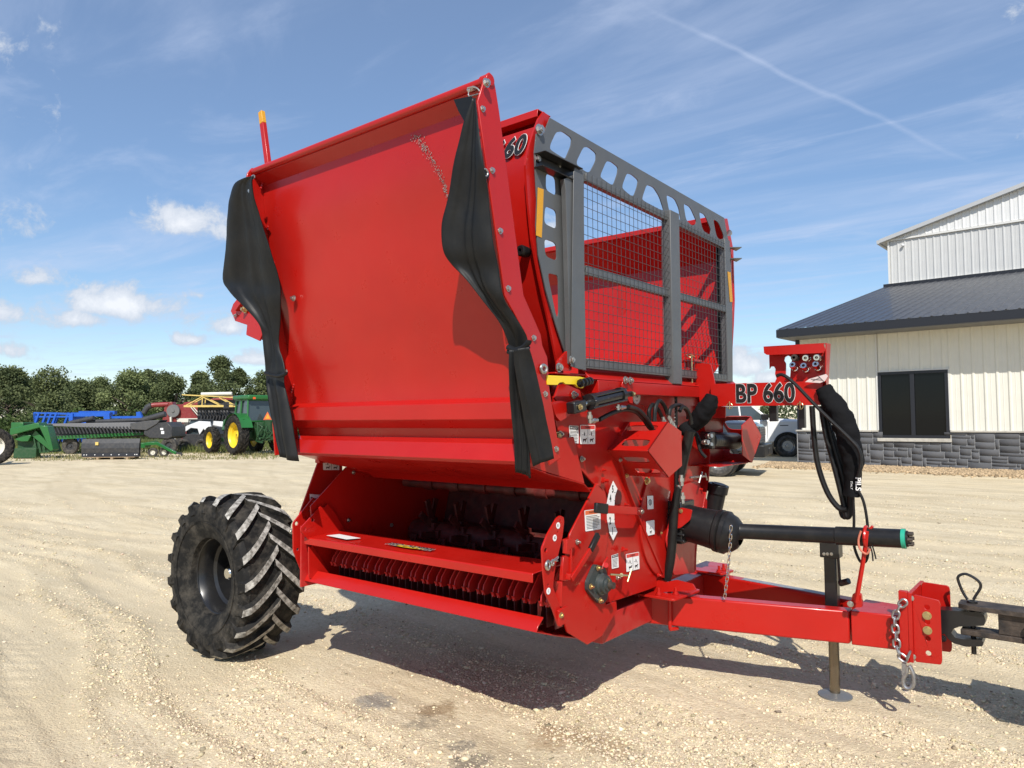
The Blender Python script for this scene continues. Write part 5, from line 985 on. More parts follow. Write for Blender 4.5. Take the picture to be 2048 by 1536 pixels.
# vertical supply hose with shiny end
hose([(1350, 745), (1352, 800), (1353, 900), (1352, 960), (1350, 1020)], .010, k=dict(Y=4.42)); P = W(1349, 722, Y=4.42); m = MB(); m.cyl(P + Vector((0, 0, -.07)), P + Vector((0, 0, .02)), .010); m.cyl(P + Vector((0, 0, -.055)), P + Vector((0, 0, -.02)), .015, n=12); m.cyl(P + Vector((0, 0, -.09)), P + Vector((0, 0, -.062)), .014, n=8); m.build('hose_fitting', CHROME, BP)
m = MB()
for j in range(26):
    p = W(1351, 745 + j * 7, Y=4.42); m.cyl(p, p + Vector((0, 0, .006)), .0108, n=8)
m.build('hose_stripe', mat('hose_print', (.35, .35, .35), .6), BP)
def sleeve(path, rad, name, Y, seed=1, mt=CLOTH, wr=.16):
    P = smooth_path(on(path, Y=Y), 9); R_ = [v.x for v in smooth_path([Vector((r, 0, 0)) for r in rad], 9)]; n = 20
    m = MB(); m.tube(P, R_, n)
    for i in range(len(P)):
        for k in range(n):
            v = m.v[i * n + k]; d = v - P[i]; q = mnoise.noise(v * 22 + Vector((seed, 0, 0))) + .6 * mnoise.noise(Vector((i * .55, k * .35, seed)))
            m.v[i * n + k] = P[i] + d * (1 + wr * q)
    return m.build(name, mt, BP, smooth=50)
sleeve([(1424, 790), (1418, 808), (1402, 832), (1388, 850), (1378, 862)], [.035, .055, .062, .045, .035], 'cloth_sleeve', 4.50, 1)
m_ = sleeve([(1366, 850), (1376, 862), (1386, 872)], [.04, .048, .03], 'sleeve_knot', 4.48, 3)
sleeve([(1380, 862), (1370, 905), (1362, 945), (1354, 985)], [.034, .034, .03, .027], 'hose_bundle', 4.46, 4, HOSE, .06)
sleeve([(1357, 975), (1350, 1010), (1346, 1060), (1342, 1110), (1334, 1160)], [.022, .027, .029, .030, .026], 'hose_bundle', 4.30, 5, HOSE, .05)
for a, b in ((1362, 950), (1357, 970), (1364, 985), (1352, 990)): fit(W(a, b, Y=4.36), (.05, 0, -1), .07, .013)
hose([(1360, 868), (1350, 880), (1342, 892), (1338, 905)], .014, k=dict(Y=4.46)); hose([(1392, 865), (1402, 885), (1416, 893), (1425, 895)], .011, k=dict(Y=4.6)); hose([(1392, 868), (1400, 900), (1412, 915)], .011, k=dict(Y=4.6))
# hanging hose bundle on the right end
sleeve([(1646, 775), (1660, 800), (1684, 838), (1698, 880), (1706, 920), (1706, 955), (1703, 992)], [.045, .060, .068, .066, .062, .045, .048], 'cloth_sleeve', 4.60, 9)
m = MB(); Pq = W(1716, 968, Y=4.545); text_into(m, 'PILS', Pq, (0, 0, -1), (1, 0, 0), .030, 1.1, .03, 0, WHT); text_into(m, 'ITALY', Pq + Vector((-.035, 0, -.01)), (0, 0, -1), (1, 0, 0), .012, 1.1, .0, 0, WHT); m.build('lettering', WHT, BP, smooth=0)
for i, pts in enumerate(([(1624, 812), (1628, 870), (1636, 930), (1655, 985), (1678, 1016), (1694, 1018)], [(1642, 812), (1652, 870), (1668, 930), (1682, 985), (1690, 1020), (1694, 1034), (1700, 1025), (1700, 985)], [(1648, 812), (1664, 880), (1684, 950), (1692, 990), (1698, 1015), (1704, 1010), (1704, 985)],
                         [(1652, 830), (1680, 915), (1693, 950), (1698, 980)], [(1680, 1010), (1684, 1030), (1692, 1034), (1697, 1020), (1694, 985)])):
    hose(pts, .0165 if i < 2 else .014, k=dict(Y=4.62 + .012 * i))
hose([(1553, 752), (1566, 750), (1590, 768), (1640, 820), (1700, 878), (1718, 900), (1722, 925), (1716, 955)], .0105, 'trailer_cable', k=dict(Y=4.50))
hose([(1712, 975), (1726, 1000), (1734, 1040), (1737, 1090), (1733, 1120), (1722, 1124), (1712, 1105), (1707, 1080), (1708, 1040), (1706, 990)], .008, 'trailer_cable', k=dict(Y=4.58))
hose([(1744, 1090), (1748, 1102), (1752, 1118)], .004, 'trailer_cable', k=dict(Y=4.46)); hose([(1740, 1092), (1744, 1104), (1746, 1122)], .004, 'trailer_cable', k=dict(Y=4.46))
# ---- discharge pan and chopper ----------------------------------------------------------------
X0, X1 = -4.08, -2.20
m = MB(); m.prof([(2.985, .700), (2.94, .664), (2.925, .636), (3.10, .575), (3.33, .508), (3.62, .62), (3.8, .75)], X0 - .05, X1, .008); pan = m.build('discharge_pan', RED, BP, bevel=.003, label='red discharge pan with bright lower lip')
m = MB(); m.prof([(2.895, .885), (2.895, .925), (2.90, .932), (3.02, .938), (3.16, .945)], X0, X1 + .003, -.006); shelf = m.build('chopper_shelf', RED, BP, bevel=.003)
m = MB(); P = Vector((-3.18, 2.99, .948))
m.plate([[P + Vector((.9 * .5 * c, .05 * s, 0)) for c, s in [(math.cos(a) * .30, math.sin(a) * .6) for a in np.linspace(0, 6.28, 24)[:-1]]]], (0, 0, .0006), YEL); text_into(m, 'FEED CHOPPER', P + Vector((0, 0, .001)), (1, 0, .0), (0, 1, .03), .050, .80, .05, .2, WHT, spacing=1.0); text_into(m, 'FEED CHOPPER', P + Vector((0, 0, .0022)), (1, 0, .0), (0, 1, .03), .050, .80, .02, .2, INK); m.build('lettering', INK, shelf, smooth=0)
m = MB(); m.plate([[(-3.93, 2.96, .9465), (-3.70, 2.94, .9465), (-3.66, 3.02, .9475), (-3.9, 3.04, .9475)]], (0, 0, .001)); m.build('decal', WHT, shelf)
m = MB(); m.plate([[(X0 + .02, a, b) for a, b in ((2.93, 1.13), (3.22, 1.37), (4.3, 1.4), (4.3, .6), (3.33, .515), (2.95, .66), (2.95, .90))]], (-.01, 0, 0)); m.build('chute_wall', RED, BP, bevel=.002)
m = MB(); m.plate([rnd(on([(415, 680), (455, 695), (490, 655), (560, 740), (695, 975), (370, 1100), (215, 940), (215, 900)], ZL, X=X0 + .05), .06)] + [cyl_hole(ZL(a, b), .013, X=X0 + .05) for a, b in ((335, 820), (252, 912))], (-.01, 0, 0)); m.plate([on([(295, 1095), (345, 1095), (550, 1400), (400, 1400), (350, 1450), (300, 1400)], ZL, X=X0 + .03)], (-.01, 0, 0)); m.build('pan_side_plate', RED, BP, bevel=.003)
m = MB(); m.plate([rnd(on([(135, 850), (340, 590), (375, 605), (370, 650), (355, 730), (225, 890), (225, 950), (250, 985), (252, 1200), (292, 1300), (292, 1425), (262, 1450), (140, 1140)], ZL, X=-4.16), .08)] + [cyl_hole(ZL(a, b), r, X=-4.16) for a, b, r in ((342, 625, .006), (302, 722, .010), (172, 856, .014), (182, 1120, .010))], (-.012, 0, 0)); m.build('adjusting_bracket', RED, BP, bevel=.003)
bolt(W(*ZL(275, 1352), X=-4.14), (1, 0, 0), .014, BP, ZINC); bolt(W(*ZL(122, 935), X=-4.2), (0, -1, 0), .014, BP, ZINC, .3)
m = MB(); m.plate([on([(408, 175), (640, 130), (640, 700), (300, 760), (200, 760)], ZL, X=-4.22)], (-.012, 0, 0)); leg = m.build('rear_frame_plate', RED, BP, bevel=.003)
decal([ZL(441, 190), ZL(606, 190), ZL(606, 308), ZL(441, 306)], leg, X=-4.215, lines=0, pict=2, split=True)
decal([ZL(302, 553), ZL(410, 562), ZL(385, 715), ZL(310, 650)], leg, X=-4.215, lines=1); 
m_ = decal([ZL(410, 565), ZL(527, 572), ZL(505, 680), ZL(405, 715)], leg, X=-4.213, head=YEL, lines=3, title='CAUTION')
for px in ((707, 945), (697, 1040), (783, 1050)): bolt(W(*px, X=X0 + .025), (1, 0, 0), .011, BP, ZINC, .5)
bolt(W(665, 916, X=X0 + .03), (1, 0, 0), .010, BP, ZINC, .5)
m = MB(); m.prof([(3.28, 1.40), (3.31, 1.34), (3.40, 1.30), (3.5, 1.30)], X0, X1, .01); m.build('chute_edge', RED, BP, bevel=.003)
m = MB(); m.bx(X0, X1 - .015, 4.25, 4.3, .5, 1.8); m.bx(X0, X1 - .015, 3.35, 4.3, 1.78, 1.80); m.prof([(3.62, .62), (3.9, .66), (4.2, .9), (4.28, 1.2)], X0, X1 - .015, .01); m.build('rotor_housing', REDW_SHADE, BP)
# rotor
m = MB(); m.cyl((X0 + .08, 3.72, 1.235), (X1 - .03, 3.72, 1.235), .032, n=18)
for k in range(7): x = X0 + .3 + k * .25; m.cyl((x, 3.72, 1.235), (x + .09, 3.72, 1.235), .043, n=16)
m.build('feed_roller', REDW_SHADE, BP)
m = MB(); m.cyl((X0 + .05, 3.86, .86), (X1 - .03, 3.86, .86), .085, n=22); rot = m.build('flail_rotor', REDW_SHADE, BP)
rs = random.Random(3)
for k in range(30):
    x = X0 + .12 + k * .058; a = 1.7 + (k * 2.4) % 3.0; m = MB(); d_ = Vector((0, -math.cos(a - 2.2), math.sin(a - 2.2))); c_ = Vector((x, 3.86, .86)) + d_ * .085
    m.bar(c_, c_ + d_ * .17, .045, .018, up=Vector((1, 0, 0))); m.box(c_, (.07, .06, .06)); m.build('flail', REDW_SHADE, rot, bevel=.003)
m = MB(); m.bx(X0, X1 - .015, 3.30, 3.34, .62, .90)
m.build('knife_backing', REDW_SHADE, BP)
kn = None; KM = MB(); d_ = [(3.24, .915), (3.14, .915), (3.03, .79), (3.02, .74), (3.07, .735), (3.24, .83)]
for k in range(17):
    for dx in (0, .036):
        x = X0 + .12 + k * .107 + dx; m = MB(); m.plate([[Vector((x, a, b)) for a, b in d_]], (.007, 0, 0)); m.plate([[Vector((x - .006, 3.015, .765)), Vector((x + .013, 3.015, .765)), Vector((x + .013, 3.03, .738)), Vector((x - .006, 3.03, .738))]], (0, .006, 0)); m.build('chopper_knife', REDD, shelf)
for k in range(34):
    x = X0 + .10 + k * .0535; m = MB(); m.bx(x, x + .007, 3.10, 3.24, .61, .76); m.build('counter_knife', REDW_SHADE, pan)
# ---- rear fork pivot and fork tine ---------------------------------------------------------------
m = MB(); m.plate([on([(480, 590), (466, 608), (461, 622), (470, 640), (490, 640), (505, 612), (500, 594)], Y=3.05)], (0, .012, 0)); m.plate([on([(466, 612), (485, 598), (522, 626), (524, 680), (492, 668), (494, 650), (470, 642), (462, 622)], Y=3.02)], (0, .012, 0)); m.plate([on([(506, 622), (520, 628), (524, 668), (519, 682), (492, 670)], Y=2.98)], (0, .012, 0)); m.plate([on([(466, 612), (480, 590), (500, 594), (486, 600), (470, 622)], Y=2.98)], (0, .07, 0)); fp = m.build('fork_pivot', RED, BP, bevel=.003, label='red fork pivot bracket behind the left flap')
bolt(W(491, 619, Y=3.01), (0, -1, 0), .022, fp, BRASS, 1); bolt(W(471, 631, Y=3.01), (0, -1, 0), .010, fp, ZINC, 1); bolt(W(510, 624, Y=2.98), (0, -1, 0), .010, fp, ZINC, 1)
m = MB(); a, b = W(523, 224, Y=3.7), W(548, 420, Y=3.7); dd = (b - a).normalized(); m.bar(a + dd * .12, b, .055, .04, up=Vector((0, 1, 0))); ft = m.build('fork_tine', RED, BP, bevel=.004, label='upright red fork tine with yellow tip'); m = MB(); m.bar(a, a + dd * .1199, .0555, .0405, up=Vector((0, 1, 0))); m.build('reflector_band', AMB, ft, bevel=.004)

# ---- wheels ------------------------------------------------------------------------------------------
def tyre_profile(R, w, rim):
    h = w / 2
    return [(-h * .60, rim), (-h * .78, rim + .012), (-h * .97, rim + (R - rim) * .35), (-h * 1.0, rim + (R - rim) * .55), (-h * .95, rim + (R - rim) * .76), (-h * .82, R * .955 - .02), (-h * .6, R - .042), (0, R - .034),
            (h * .6, R - .042), (h * .82, R * .955 - .02), (h * .95, rim + (R - rim) * .76), (h * 1.0, rim + (R - rim) * .55), (h * .97, rim + (R - rim) * .35), (h * .78, rim + .012), (h * .60, rim)]
def ag_wheel(parent, c, ax, R, w, rim, nl, rimmat, dirn=1, seg=72, simple=False, lugm=None, side_out=-1):
    """lugged farm wheel: returns (wheel part). ax = axle direction (unit)."""
    c = Vector(c); ax = Vector(ax).normalized(); up = Vector((0, 0, 1)); fw = ax.cross(up).normalized(); up = fw.cross(ax).normalized()
    pr = tyre_profile(R, w, rim); ts = [p[0] for p in pr]; rs_ = [p[1] for p in pr]
    def PT(t, r, a): return c + ax * t + (fw * math.cos(a) + up * math.sin(a)) * r
    m = MB(); m.lathe(c, ax, pr, seg, RUB)
    body = m
    lug_m = lugm or RUB
    for s in (-1, 1):
        for i in range(nl):
            a0 = 2 * math.pi * (i + (.5 if s > 0 else 0)) / nl; K = 3 if simple else 6; hw = .024 * R / .55; vs = []
            for k in range(K + 1):
                t = k / K; yy = s * (w / 2 * (1.0 - t) - .02 * t) ; ang = a0 + dirn * (.34 * t + .08 * t * t)
                rb = np.interp(yy, [ts[j] for j in (3, 4, 5, 6, 7, 8, 9, 10, 11)], [rs_[j] for j in (3, 4, 5, 6, 7, 8, 9, 10, 11)])
                rtop = R - .012 * (1 - min(1, t * 3)) if t > .08 else R * .93
                wd = hw * (1.1 - .15 * t) / R
                for rr, aa in ((rb - .01, ang - wd * 1.5), (rtop, ang - wd), (rtop, ang + wd), (rb - .01, ang + wd * 1.5)): vs.append(PT(yy, rr, aa))
            fs = []; 
            for k in range(K):
                q = k * 4
                for j in range(3): fs.append((q + j, q + j + 1, q + j + 5, q + j + 4))
            fs += [(0, 1, 2, 3), (K * 4 + 3, K * 4 + 2, K * 4 + 1, K * 4)]
            base = len(m.v); m.add(vs, fs, RUB)
            if lugm:      # worn, dusty top faces
                for q in range(len(m.f) - len(fs), len(m.f)):
                    f = m.f[q]
                    if len(f) == 4 and (f[0] - base) % 4 == 1 and (f[1] - base) % 4 == 2: m.m[q] = m.mi(lugm)
            if not simple:   # buttress running down the sidewall
                b = []
                for rr, yy in ((R * .93, w / 2 * .955), (rim + (R - rim) * .62, w / 2 * 1.03)):
                    for aa in (-1, 1): b.append(PT(s * yy, rr, a0 + dirn * .0 + aa * hw / rr * .9 - dirn * (.05 if rr < R * .9 else 0)))
                for rr, yy in ((R * .93, w / 2 * .80), (rim + (R - rim) * .60, w / 2 * .93)):
                    for aa in (-1, 1): b.append(PT(s * yy, rr, a0 + aa * hw / rr * 1.2 - dirn * (.05 if rr < R * .9 else 0)))
                m.add(b, [(0, 1, 3, 2), (0, 4, 5, 1), (2, 3, 7, 6), (0, 2, 6, 4), (1, 5, 7, 3)], RUB)
    if not simple:
        for s in (-1, 1):
            for rr in (rim + .03, rim + .06, rim + (R - rim) * .42): m.lathe(c + ax * s * (np.interp(rr, [rim, rim + (R - rim) * .35, rim + (R - rim) * .55], [w / 2 * .7, w / 2 * .97, w / 2])), ax, [(-.004, rr - .004), (.0025 * s + .002, rr), (-.004, rr + .004)], seg, RUB)
    ty = m.build('tyre', RUB, parent, smooth=30)
    o = side_out; m = MB(); h = w / 2; m.lathe(c, ax * o, [(h * .60, rim - .004), (h * .64, rim + .008), (h * .60, rim + .014), (h * .54, rim + .002), (h * .30, rim * .93), (h * .12, rim * .91), (h * .05, rim * .83), (-h * .15, rim * .82), (-h * .45, rim * .80), (-h * .48, rim * .50), (-h * .30, rim * .30), (-h * .30, 0)], 48)
    m.lathe(c, ax * o, [(-h * .60, rim), (-h * .55, rim * .9), (0, rim * .88)], 48)
    rm = m.build('rim', rimmat, parent, smooth=30)
    m = MB(); m.lathe(c, ax * o, [(-h * .30, rim * .24), (-h * .05, rim * .22), (0, rim * .18), (0, 0)], 20); hb = m.build('hub', rimmat, parent)
    for k in range(6 if not simple else 0): a = k * math.pi / 3; bolt(c + ax * o * (-h * .30) + (fw * math.cos(a) + up * math.sin(a)) * rim * .38, ax * o, .012, hb, rimmat, .6)
    return ty, rm, hb
def machine_wheel(c):
    w = MB(); w.cyl(Vector(c) + Vector((0, .02, 0)), Vector(c) + Vector((0, .4, 0)), .045); wo_ = w.build('wheel', BLK, BP, label='lugged flotation wheel with black dished rim')
    ty, rm, hb = ag_wheel(wo_, c, (0, 1, 0), .582, .475, .268, 19, BLK, dirn=1, lugm=WORNW, side_out=-1)
    m = MB(); cc = Vector(c); m.lathe(cc, (0, -1, 0), [(-.02, .044), (.05, .044), (.060, .036), (.060, 0)], 20); m.build('hub_cap', CHROME, wo_); return wo_
machine_wheel((-5.025, 2.955, .572)); machine_wheel((-5.025, 5.75, .572))
m = MB(); m.bx(-4.13, -4.115, 2.90, 3.2, .60, 1.0); m.build('gusset', REDD, BP)
m = MB(); m.bar((-4.96, 3.2, .56), (-4.2, 3.9, .6), .1, .1); m.build('axle_arm', REDD, BP, bevel=.006)
OFF = Vector((0, 0, 0))

# ================================================================== tractor drawbar at the right edge, with its pin
OFF = Vector((0.1, 4.75, 0))
DB = thing('tractor_drawbar', 'rusty forked steel drawbar coming in from the right edge', 'drawbar', OFF)
P = lambda a, b, Y: W(*Z7(a, b), Y=Y)
A = P(1640, 640, 4.75); B = P(2048, 680, 4.75); zt1 = A.z
m = MB(); m.plate([rnd([Vector((A.x, 4.69, zt1)), Vector((A.x + .05, 4.67, zt1)), Vector((.1, 4.67, zt1)), Vector((.1, 4.83, zt1)), Vector((A.x + .05, 4.83, zt1)), Vector((A.x, 4.81, zt1))], .1)], (0, 0, -.024)); m.build('upper_strap', RUST, DB, bevel=.004)
z2 = P(1660, 800, 4.75).z; x2 = P(1655, 800, 4.75).x
m = MB(); m.bx(x2, .1, 4.69, 4.81, z2 - .03, z2); m.build('drawbar', RUST, DB, bevel=.005)
x3 = P(1890, 740, 4.75).x; m = MB(); m.bx(x3, .1, 4.70, 4.80, z2 + .001, zt1 - .025); m.build('spacer', RUST, DB, bevel=.003)
m = MB(); m.bx(-.26, 1.2, 4.58, 5.0, .36, .70); m.bx(.3, 2.2, 4.2, 5.3, .5, 1.1); m.build('support_frame', RUST, DB, bevel=.01)
OFF = Vector((A.x + .04, 4.75, 0.3))
m = MB(); px_ = P(1722, 700, 4.75).x; m.cyl((px_, 4.75, z2 - .14), (px_, 4.75, zt1 + .012), .0125, n=14); m.cyl((px_, 4.75, zt1), (px_, 4.75, zt1 + .012), .026, n=16)
pin = thing('hitch_pin', 'black hitch pin with triangular loop handle standing in the drawbar', 'hitch pin', OFF); m.build('pin', BLK, pin)
lp = on([(1690, 628), (1660, 580), (1632, 510), (1632, 485), (1655, 470), (1690, 470), (1745, 500), (1772, 530), (1770, 560), (1745, 600), (1728, 630)], Z7, Y=4.75); m = MB(); m.tube(smooth_path(lp, 5), .0075, 10); m.build('handle', BLK, pin)
OFF = Vector((0, 0, 0))
# ================================================================== parked machines and vehicles behind
def L_(mb, name, m, parent, **k): return mb.build(name, m, parent, off=False, **k)
GRN = mat('green_paint', (.018, .13, .028), .38, coat=.2, var=.15, vs=2); YRIM = mat('yellow_rim', (.72, .52, .03), .4); CABG = mat('cab_glass', (.045, .06, .065), .08, spec=.8)
DGRN = mat('dark_green_steel', (.012, .06, .018), .6, dust=.1); BLUE = mat('blue_paint', (.012, .10, .50), .45, var=.15, vs=3); MAROON = mat('red_machine_paint', (.24, .022, .022), .45, var=.2, vs=1.5, dust=.15)
DGREY = mat('dark_grey_steel', (.035, .036, .040), .5, var=.2, vs=3, dust=.12); WHP = mat('white_paint', (.74, .74, .73), .3, coat=.4); BOOM = mat('cream_yellow', (.66, .48, .14), .5, var=.1, vs=3); RUBT = mat('old_tyre', (.035, .033, .031), .85, dust=.3)
OWHT = mat('off_white', (.62, .60, .52), .5)
def wheel_simple(name, parent, c, R, w, rim, rimmat, side, ax=(0, 1, 0), lugs=0, label=None):
    """wheel part with tyre and rim; side=+1/-1 is the outer side along the axle"""
    c = Vector(c); ax = Vector(ax).normalized(); m = MB(); m.cyl(c - ax * side * .2, c, .06); wo_ = L_(m, name, DGREY, parent, label=label)
    global OFF; OFF = Vector((0, 0, 0))
    if lugs:
        ag_wheel(wo_, c, ax, R, w, rim, lugs, rimmat, dirn=1, seg=40, simple=True, side_out=side)
    else:
        m = MB(); h = w / 2; m.lathe(c, ax, [(-h * .7, rim), (-h, rim + (R - rim) * .5), (-h * .8, R * .97), (0, R), (h * .8, R * .97), (h, rim + (R - rim) * .5), (h * .7, rim)], 36); L_(m, 'tyre', RUBT, wo_)
        m = MB(); m.lathe(c, ax * side, [(h * .7, rim), (h * .55, rim * .92), (h * .1, rim * .8), (h * .12, rim * .35), (h * .5, rim * .3), (h * .5, 0)], 24); L_(m, 'rim', rimmat, wo_)
    return wo_
A0 = HEAD
# ---- green tractor seen from behind its left side ----
TP = G(474, 35.7); T = thing('green_tractor', 'green tractor with yellow wheel rims and orange triangle, parked facing away', 'tractor', TP, A0 + math.atan((1024 - 484) / F) + math.radians(25))
# origin = ground under the near rear wheel; near side is +y (left)
wheel_simple('rear_wheel', T, (0, 0, .98), .98, .50, .62, YRIM, 1, lugs=20); wheel_simple('rear_wheel', T, (0, -2.3, .98), .98, .50, .62, YRIM, -1, lugs=20)
wheel_simple('front_wheel', T, (2.75, .05, .70), .70, .40, .42, YRIM, 1, lugs=18); wheel_simple('front_wheel', T, (2.75, -2.35, .70), .70, .40, .42, YRIM, -1, lugs=18)
m = MB(); m.hexa([(1.2, -1.6, 1.1), (3.6, -1.5, 1.15), (3.6, -.8, 1.15), (1.2, -.7, 1.1), (1.2, -1.6, 2.0), (3.5, -1.45, 1.75), (3.5, -.85, 1.75), (1.2, -.7, 2.0)]); L_(m, 'hood', GRN, T, bevel=.08)
m = MB(); m.bx(-.5, 3.3, -1.45, -.85, .75, 1.15); m.bx(2.5, 3.0, -2.2, 0, .6, .8); m.bx(-.2, .2, -2.0, -.3, .8, 1.15); m.bx(-.75, -.3, -1.6, -.7, .7, 1.6); L_(m, 'chassis', DGRN, T, bevel=.03)
m = MB(); m.hexa([(-.45, -1.95, 1.62), (1.15, -1.9, 1.5), (1.15, -.40, 1.5), (-.45, -.35, 1.62), (-.35, -1.9, 2.72), (1.0, -1.8, 2.72), (1.0, -.5, 2.72), (-.35, -.4, 2.72)]); cab = L_(m, 'cab', CABG, T, bevel=.05)
m = MB(); m.bx(-.62, 1.15, -2.0, -.28, 2.72, 2.95); L_(m, 'cab_roof', GRN, T, bevel=.07)
m = MB()
for (x, y) in ((-.46, -1.95), (-.46, -.34), (1.1, -1.88), (1.1, -.40), (.35, -.35)): m.bar((x, y, 1.6), (x * .88, y * (1 if y < -1 else 1.12), 2.74), .07, .07)
m.bar((-.47, -1.95, 1.66), (-.47, -.34, 1.66), .1, .06); m.bar((-.42, -1.93, 2.71), (-.42, -.36, 2.71), .06, .06); m.bar((-.42, -.38, 2.71), (1.0, -.42, 2.71), .06, .06); m.bar((.97, -1.88, 2.71), (.97, -.40, 2.71), .06, .06); L_(m, 'cab_frame', GRN, T)
m = MB(); m.tube(smooth_path([Vector((.95, .0, 1.3)), Vector((.85, .02, 1.75)), Vector((.3, .03, 2.02)), Vector((-.35, .02, 1.95)), Vector((-.75, .0, 1.72))], 4), .05, 6)
for k in range(9): a = math.radians(25 + k * 15); b_ = math.radians(40 + k * 15); m.add([(math.cos(a) * 1.08, -.36, .98 + math.sin(a) * 1.08), (math.cos(b_) * 1.08, -.36, .98 + math.sin(b_) * 1.08), (math.cos(b_) * 1.08, .22, .98 + math.sin(b_) * 1.08), (math.cos(a) * 1.08, .22, .98 + math.sin(a) * 1.08)], [(0, 1, 2, 3)])
L_(m, 'fender', GRN, T)
m = MB(); m.bx(-.72, -.68, -.62, -.50, 2.74, 2.84); m.bx(-.72, -.68, -1.7, -1.56, 2.74, 2.84); L_(m, 'tail_light', mat('tail_light', (.7, .12, .03), .3), T)
m = MB(); m.plate([[(-.80, -1.42, 1.72), (-.80, -.98, 1.72), (-.80, -1.2, 2.12)]], (-.02, 0, 0), ORG); m.plate([[(-.825, -1.33, 1.77), (-.825, -1.07, 1.77), (-.825, -1.2, 2.02)]], (-.006, 0, 0), mat('orange_centre', (.85, .38, .05), .5)); L_(m, 'warning_triangle', ORG, T)
m = MB(); m.bar((-.4, -1.6, 1.5), (-.9, -1.65, .75), .08, .08); m.bar((-.4, -.8, 1.5), (-.9, -.75, .75), .08, .08); m.bar((-.5, -1.65, .7), (-1.3, -1.75, .62), .1, .06); m.bar((-.5, -.75, .7), (-1.3, -.68, .62), .1, .06); m.cyl((-.5, -1.2, 1.3), (-.9, -1.2, 1.05), .06); m.bx(-.85, -.6, -1.35, -1.05, .8, 1.7)
rs = random.Random(2)
for i in range(14): m.tube(smooth_path([Vector((-.6, rs.uniform(-1.6, -.6), rs.uniform(1.2, 1.6))), Vector((-.95, rs.uniform(-1.6, -.6), rs.uniform(.9, 1.4))), Vector((-.8, rs.uniform(-1.6, -.6), rs.uniform(.6, .9)))], 3), .022, 5)
L_(m, 'three_point_hitch', DGRN, T)
m = MB(); m.bar((.3, -.2, 2.45), (.62, .25, 2.5), .03, .03); m.bx(.60, .64, .12, .38, 2.30, 2.62); L_(m, 'mirror', DGREY, T)
# ---- white skid steer loader ----
S_ = thing('skid_steer', 'white skid-steer loader with twin dusty tyres, left of the green tractor', 'loader', G(404, 41.0), A0 + math.radians(78)); S_.scale = (.84, .84, .84)
m = MB(); m.bx(-1.2, .9, -.75, .75, .35, 1.15); m.hexa([(-1.35, -.7, 1.1), (-.2, -.7, 1.1), (-.2, .7, 1.1), (-1.35, .7, 1.1), (-1.2, -.65, 1.6), (-.3, -.65, 1.75), (-.3, .65, 1.75), (-1.2, .65, 1.6)]); L_(m, 'body', DGREY, S_, bevel=.04)
m = MB(); m.hexa([(-.5, -.55, 1.1), (.75, -.55, 1.1), (.75, .55, 1.1), (-.5, .55, 1.1), (-.4, -.5, 2.05), (.5, -.5, 2.05), (.5, .5, 2.05), (-.4, .5, 2.05)]); L_(m, 'cab', CABG, S_, bevel=.04); m = MB(); m.bx(-.5, .58, -.58, .58, 2.04, 2.13)
for x, y in ((-.45, -.56), (-.45, .56), (.7, -.56), (.7, .56)): m.bar((x, y, 1.1), (x * .8, y * .93, 2.06), .06, .06)
L_(m, 'cab_frame', DGREY, S_)
for y in (-.72, .72):
    m = MB(); m.plate([[(-1.3, y, 1.5), (-1.0, y, 1.15), (-.75, y, 1.5), (-.45, y, 1.1), (-.3, y, 1.5), (.2, y, 1.55), (1.1, y, 1.0), (1.75, y, .5), (1.88, y, .66), (1.2, y, 1.25), (.5, y, 1.70), (-.4, y, 2.0), (-1.2, y, 1.95)]], (0, .12, 0)); L_(m, 'lift_arm', WHP, S_, bevel=.02)
for x in (-.72, .62):
    for y in (-.95, .95): wheel_simple('wheel', S_, (x, y, .42), .42, .32, .22, DGREY, 1 if y > 0 else -1)
# ---- cream-yellow boom sprayer frame ----
SP = thing('boom_sprayer', 'sprayer with folded cream-yellow lattice boom behind the skid steer', 'sprayer', G(420, 43.0), A0 - math.radians(86))
pm = 43.0 / F; fx = lambda px: (px - 420) * pm; fz = lambda py: H + (842 - py) * pm
m = MB()
for y in (0, .5):
    m.bar((fx(366), y, fz(790)), (fx(466), y, fz(796)), .06, .06); m.bar((fx(370), y, fz(813)), (fx(466), y, fz(813)), .11, .11)
    for a, b_ in (((371, 813), (405, 794)), ((406, 794), (405, 813)), ((405, 794), (440, 812)), ((438, 795), (438, 813)), ((438, 796), (465, 812)), ((464, 796), (464, 826))): m.bar((fx(a[0]), y, fz(a[1])), (fx(b_[0]), y, fz(b_[1])), .05, .05)
L_(m, 'boom', BOOM, SP); m = MB(); m.cyl((fx(400), .3, fz(789)), (fx(460), .3, fz(788)), .11); L_(m, 'spray_tube', OWHT, SP)
m = MB(); m.bx(fx(388), fx(462), .7, 2.0, fz(800), fz(842)); m.bx(fx(380), fx(470), .6, .7, fz(842), fz(868)); m.bar((fx(400), .7, fz(868)), (fx(400), .7, 0), .12, .12); m.bar((fx(455), .7, fz(868)), (fx(455), .7, 0), .12, .12)
for k in range(10): x = fx(394 + k * 6); m.tube([Vector((x, .55, fz(822))), Vector((x + .15, .5, fz(833))), Vector((x + .05, .6, fz(846)))], .06, 6)
L_(m, 'frame', DGREY, SP)
for x in (395, 460): wheel_simple('wheel', SP, (fx(x), 1.2, .6), .6, .35, .3, OWHT, -1)
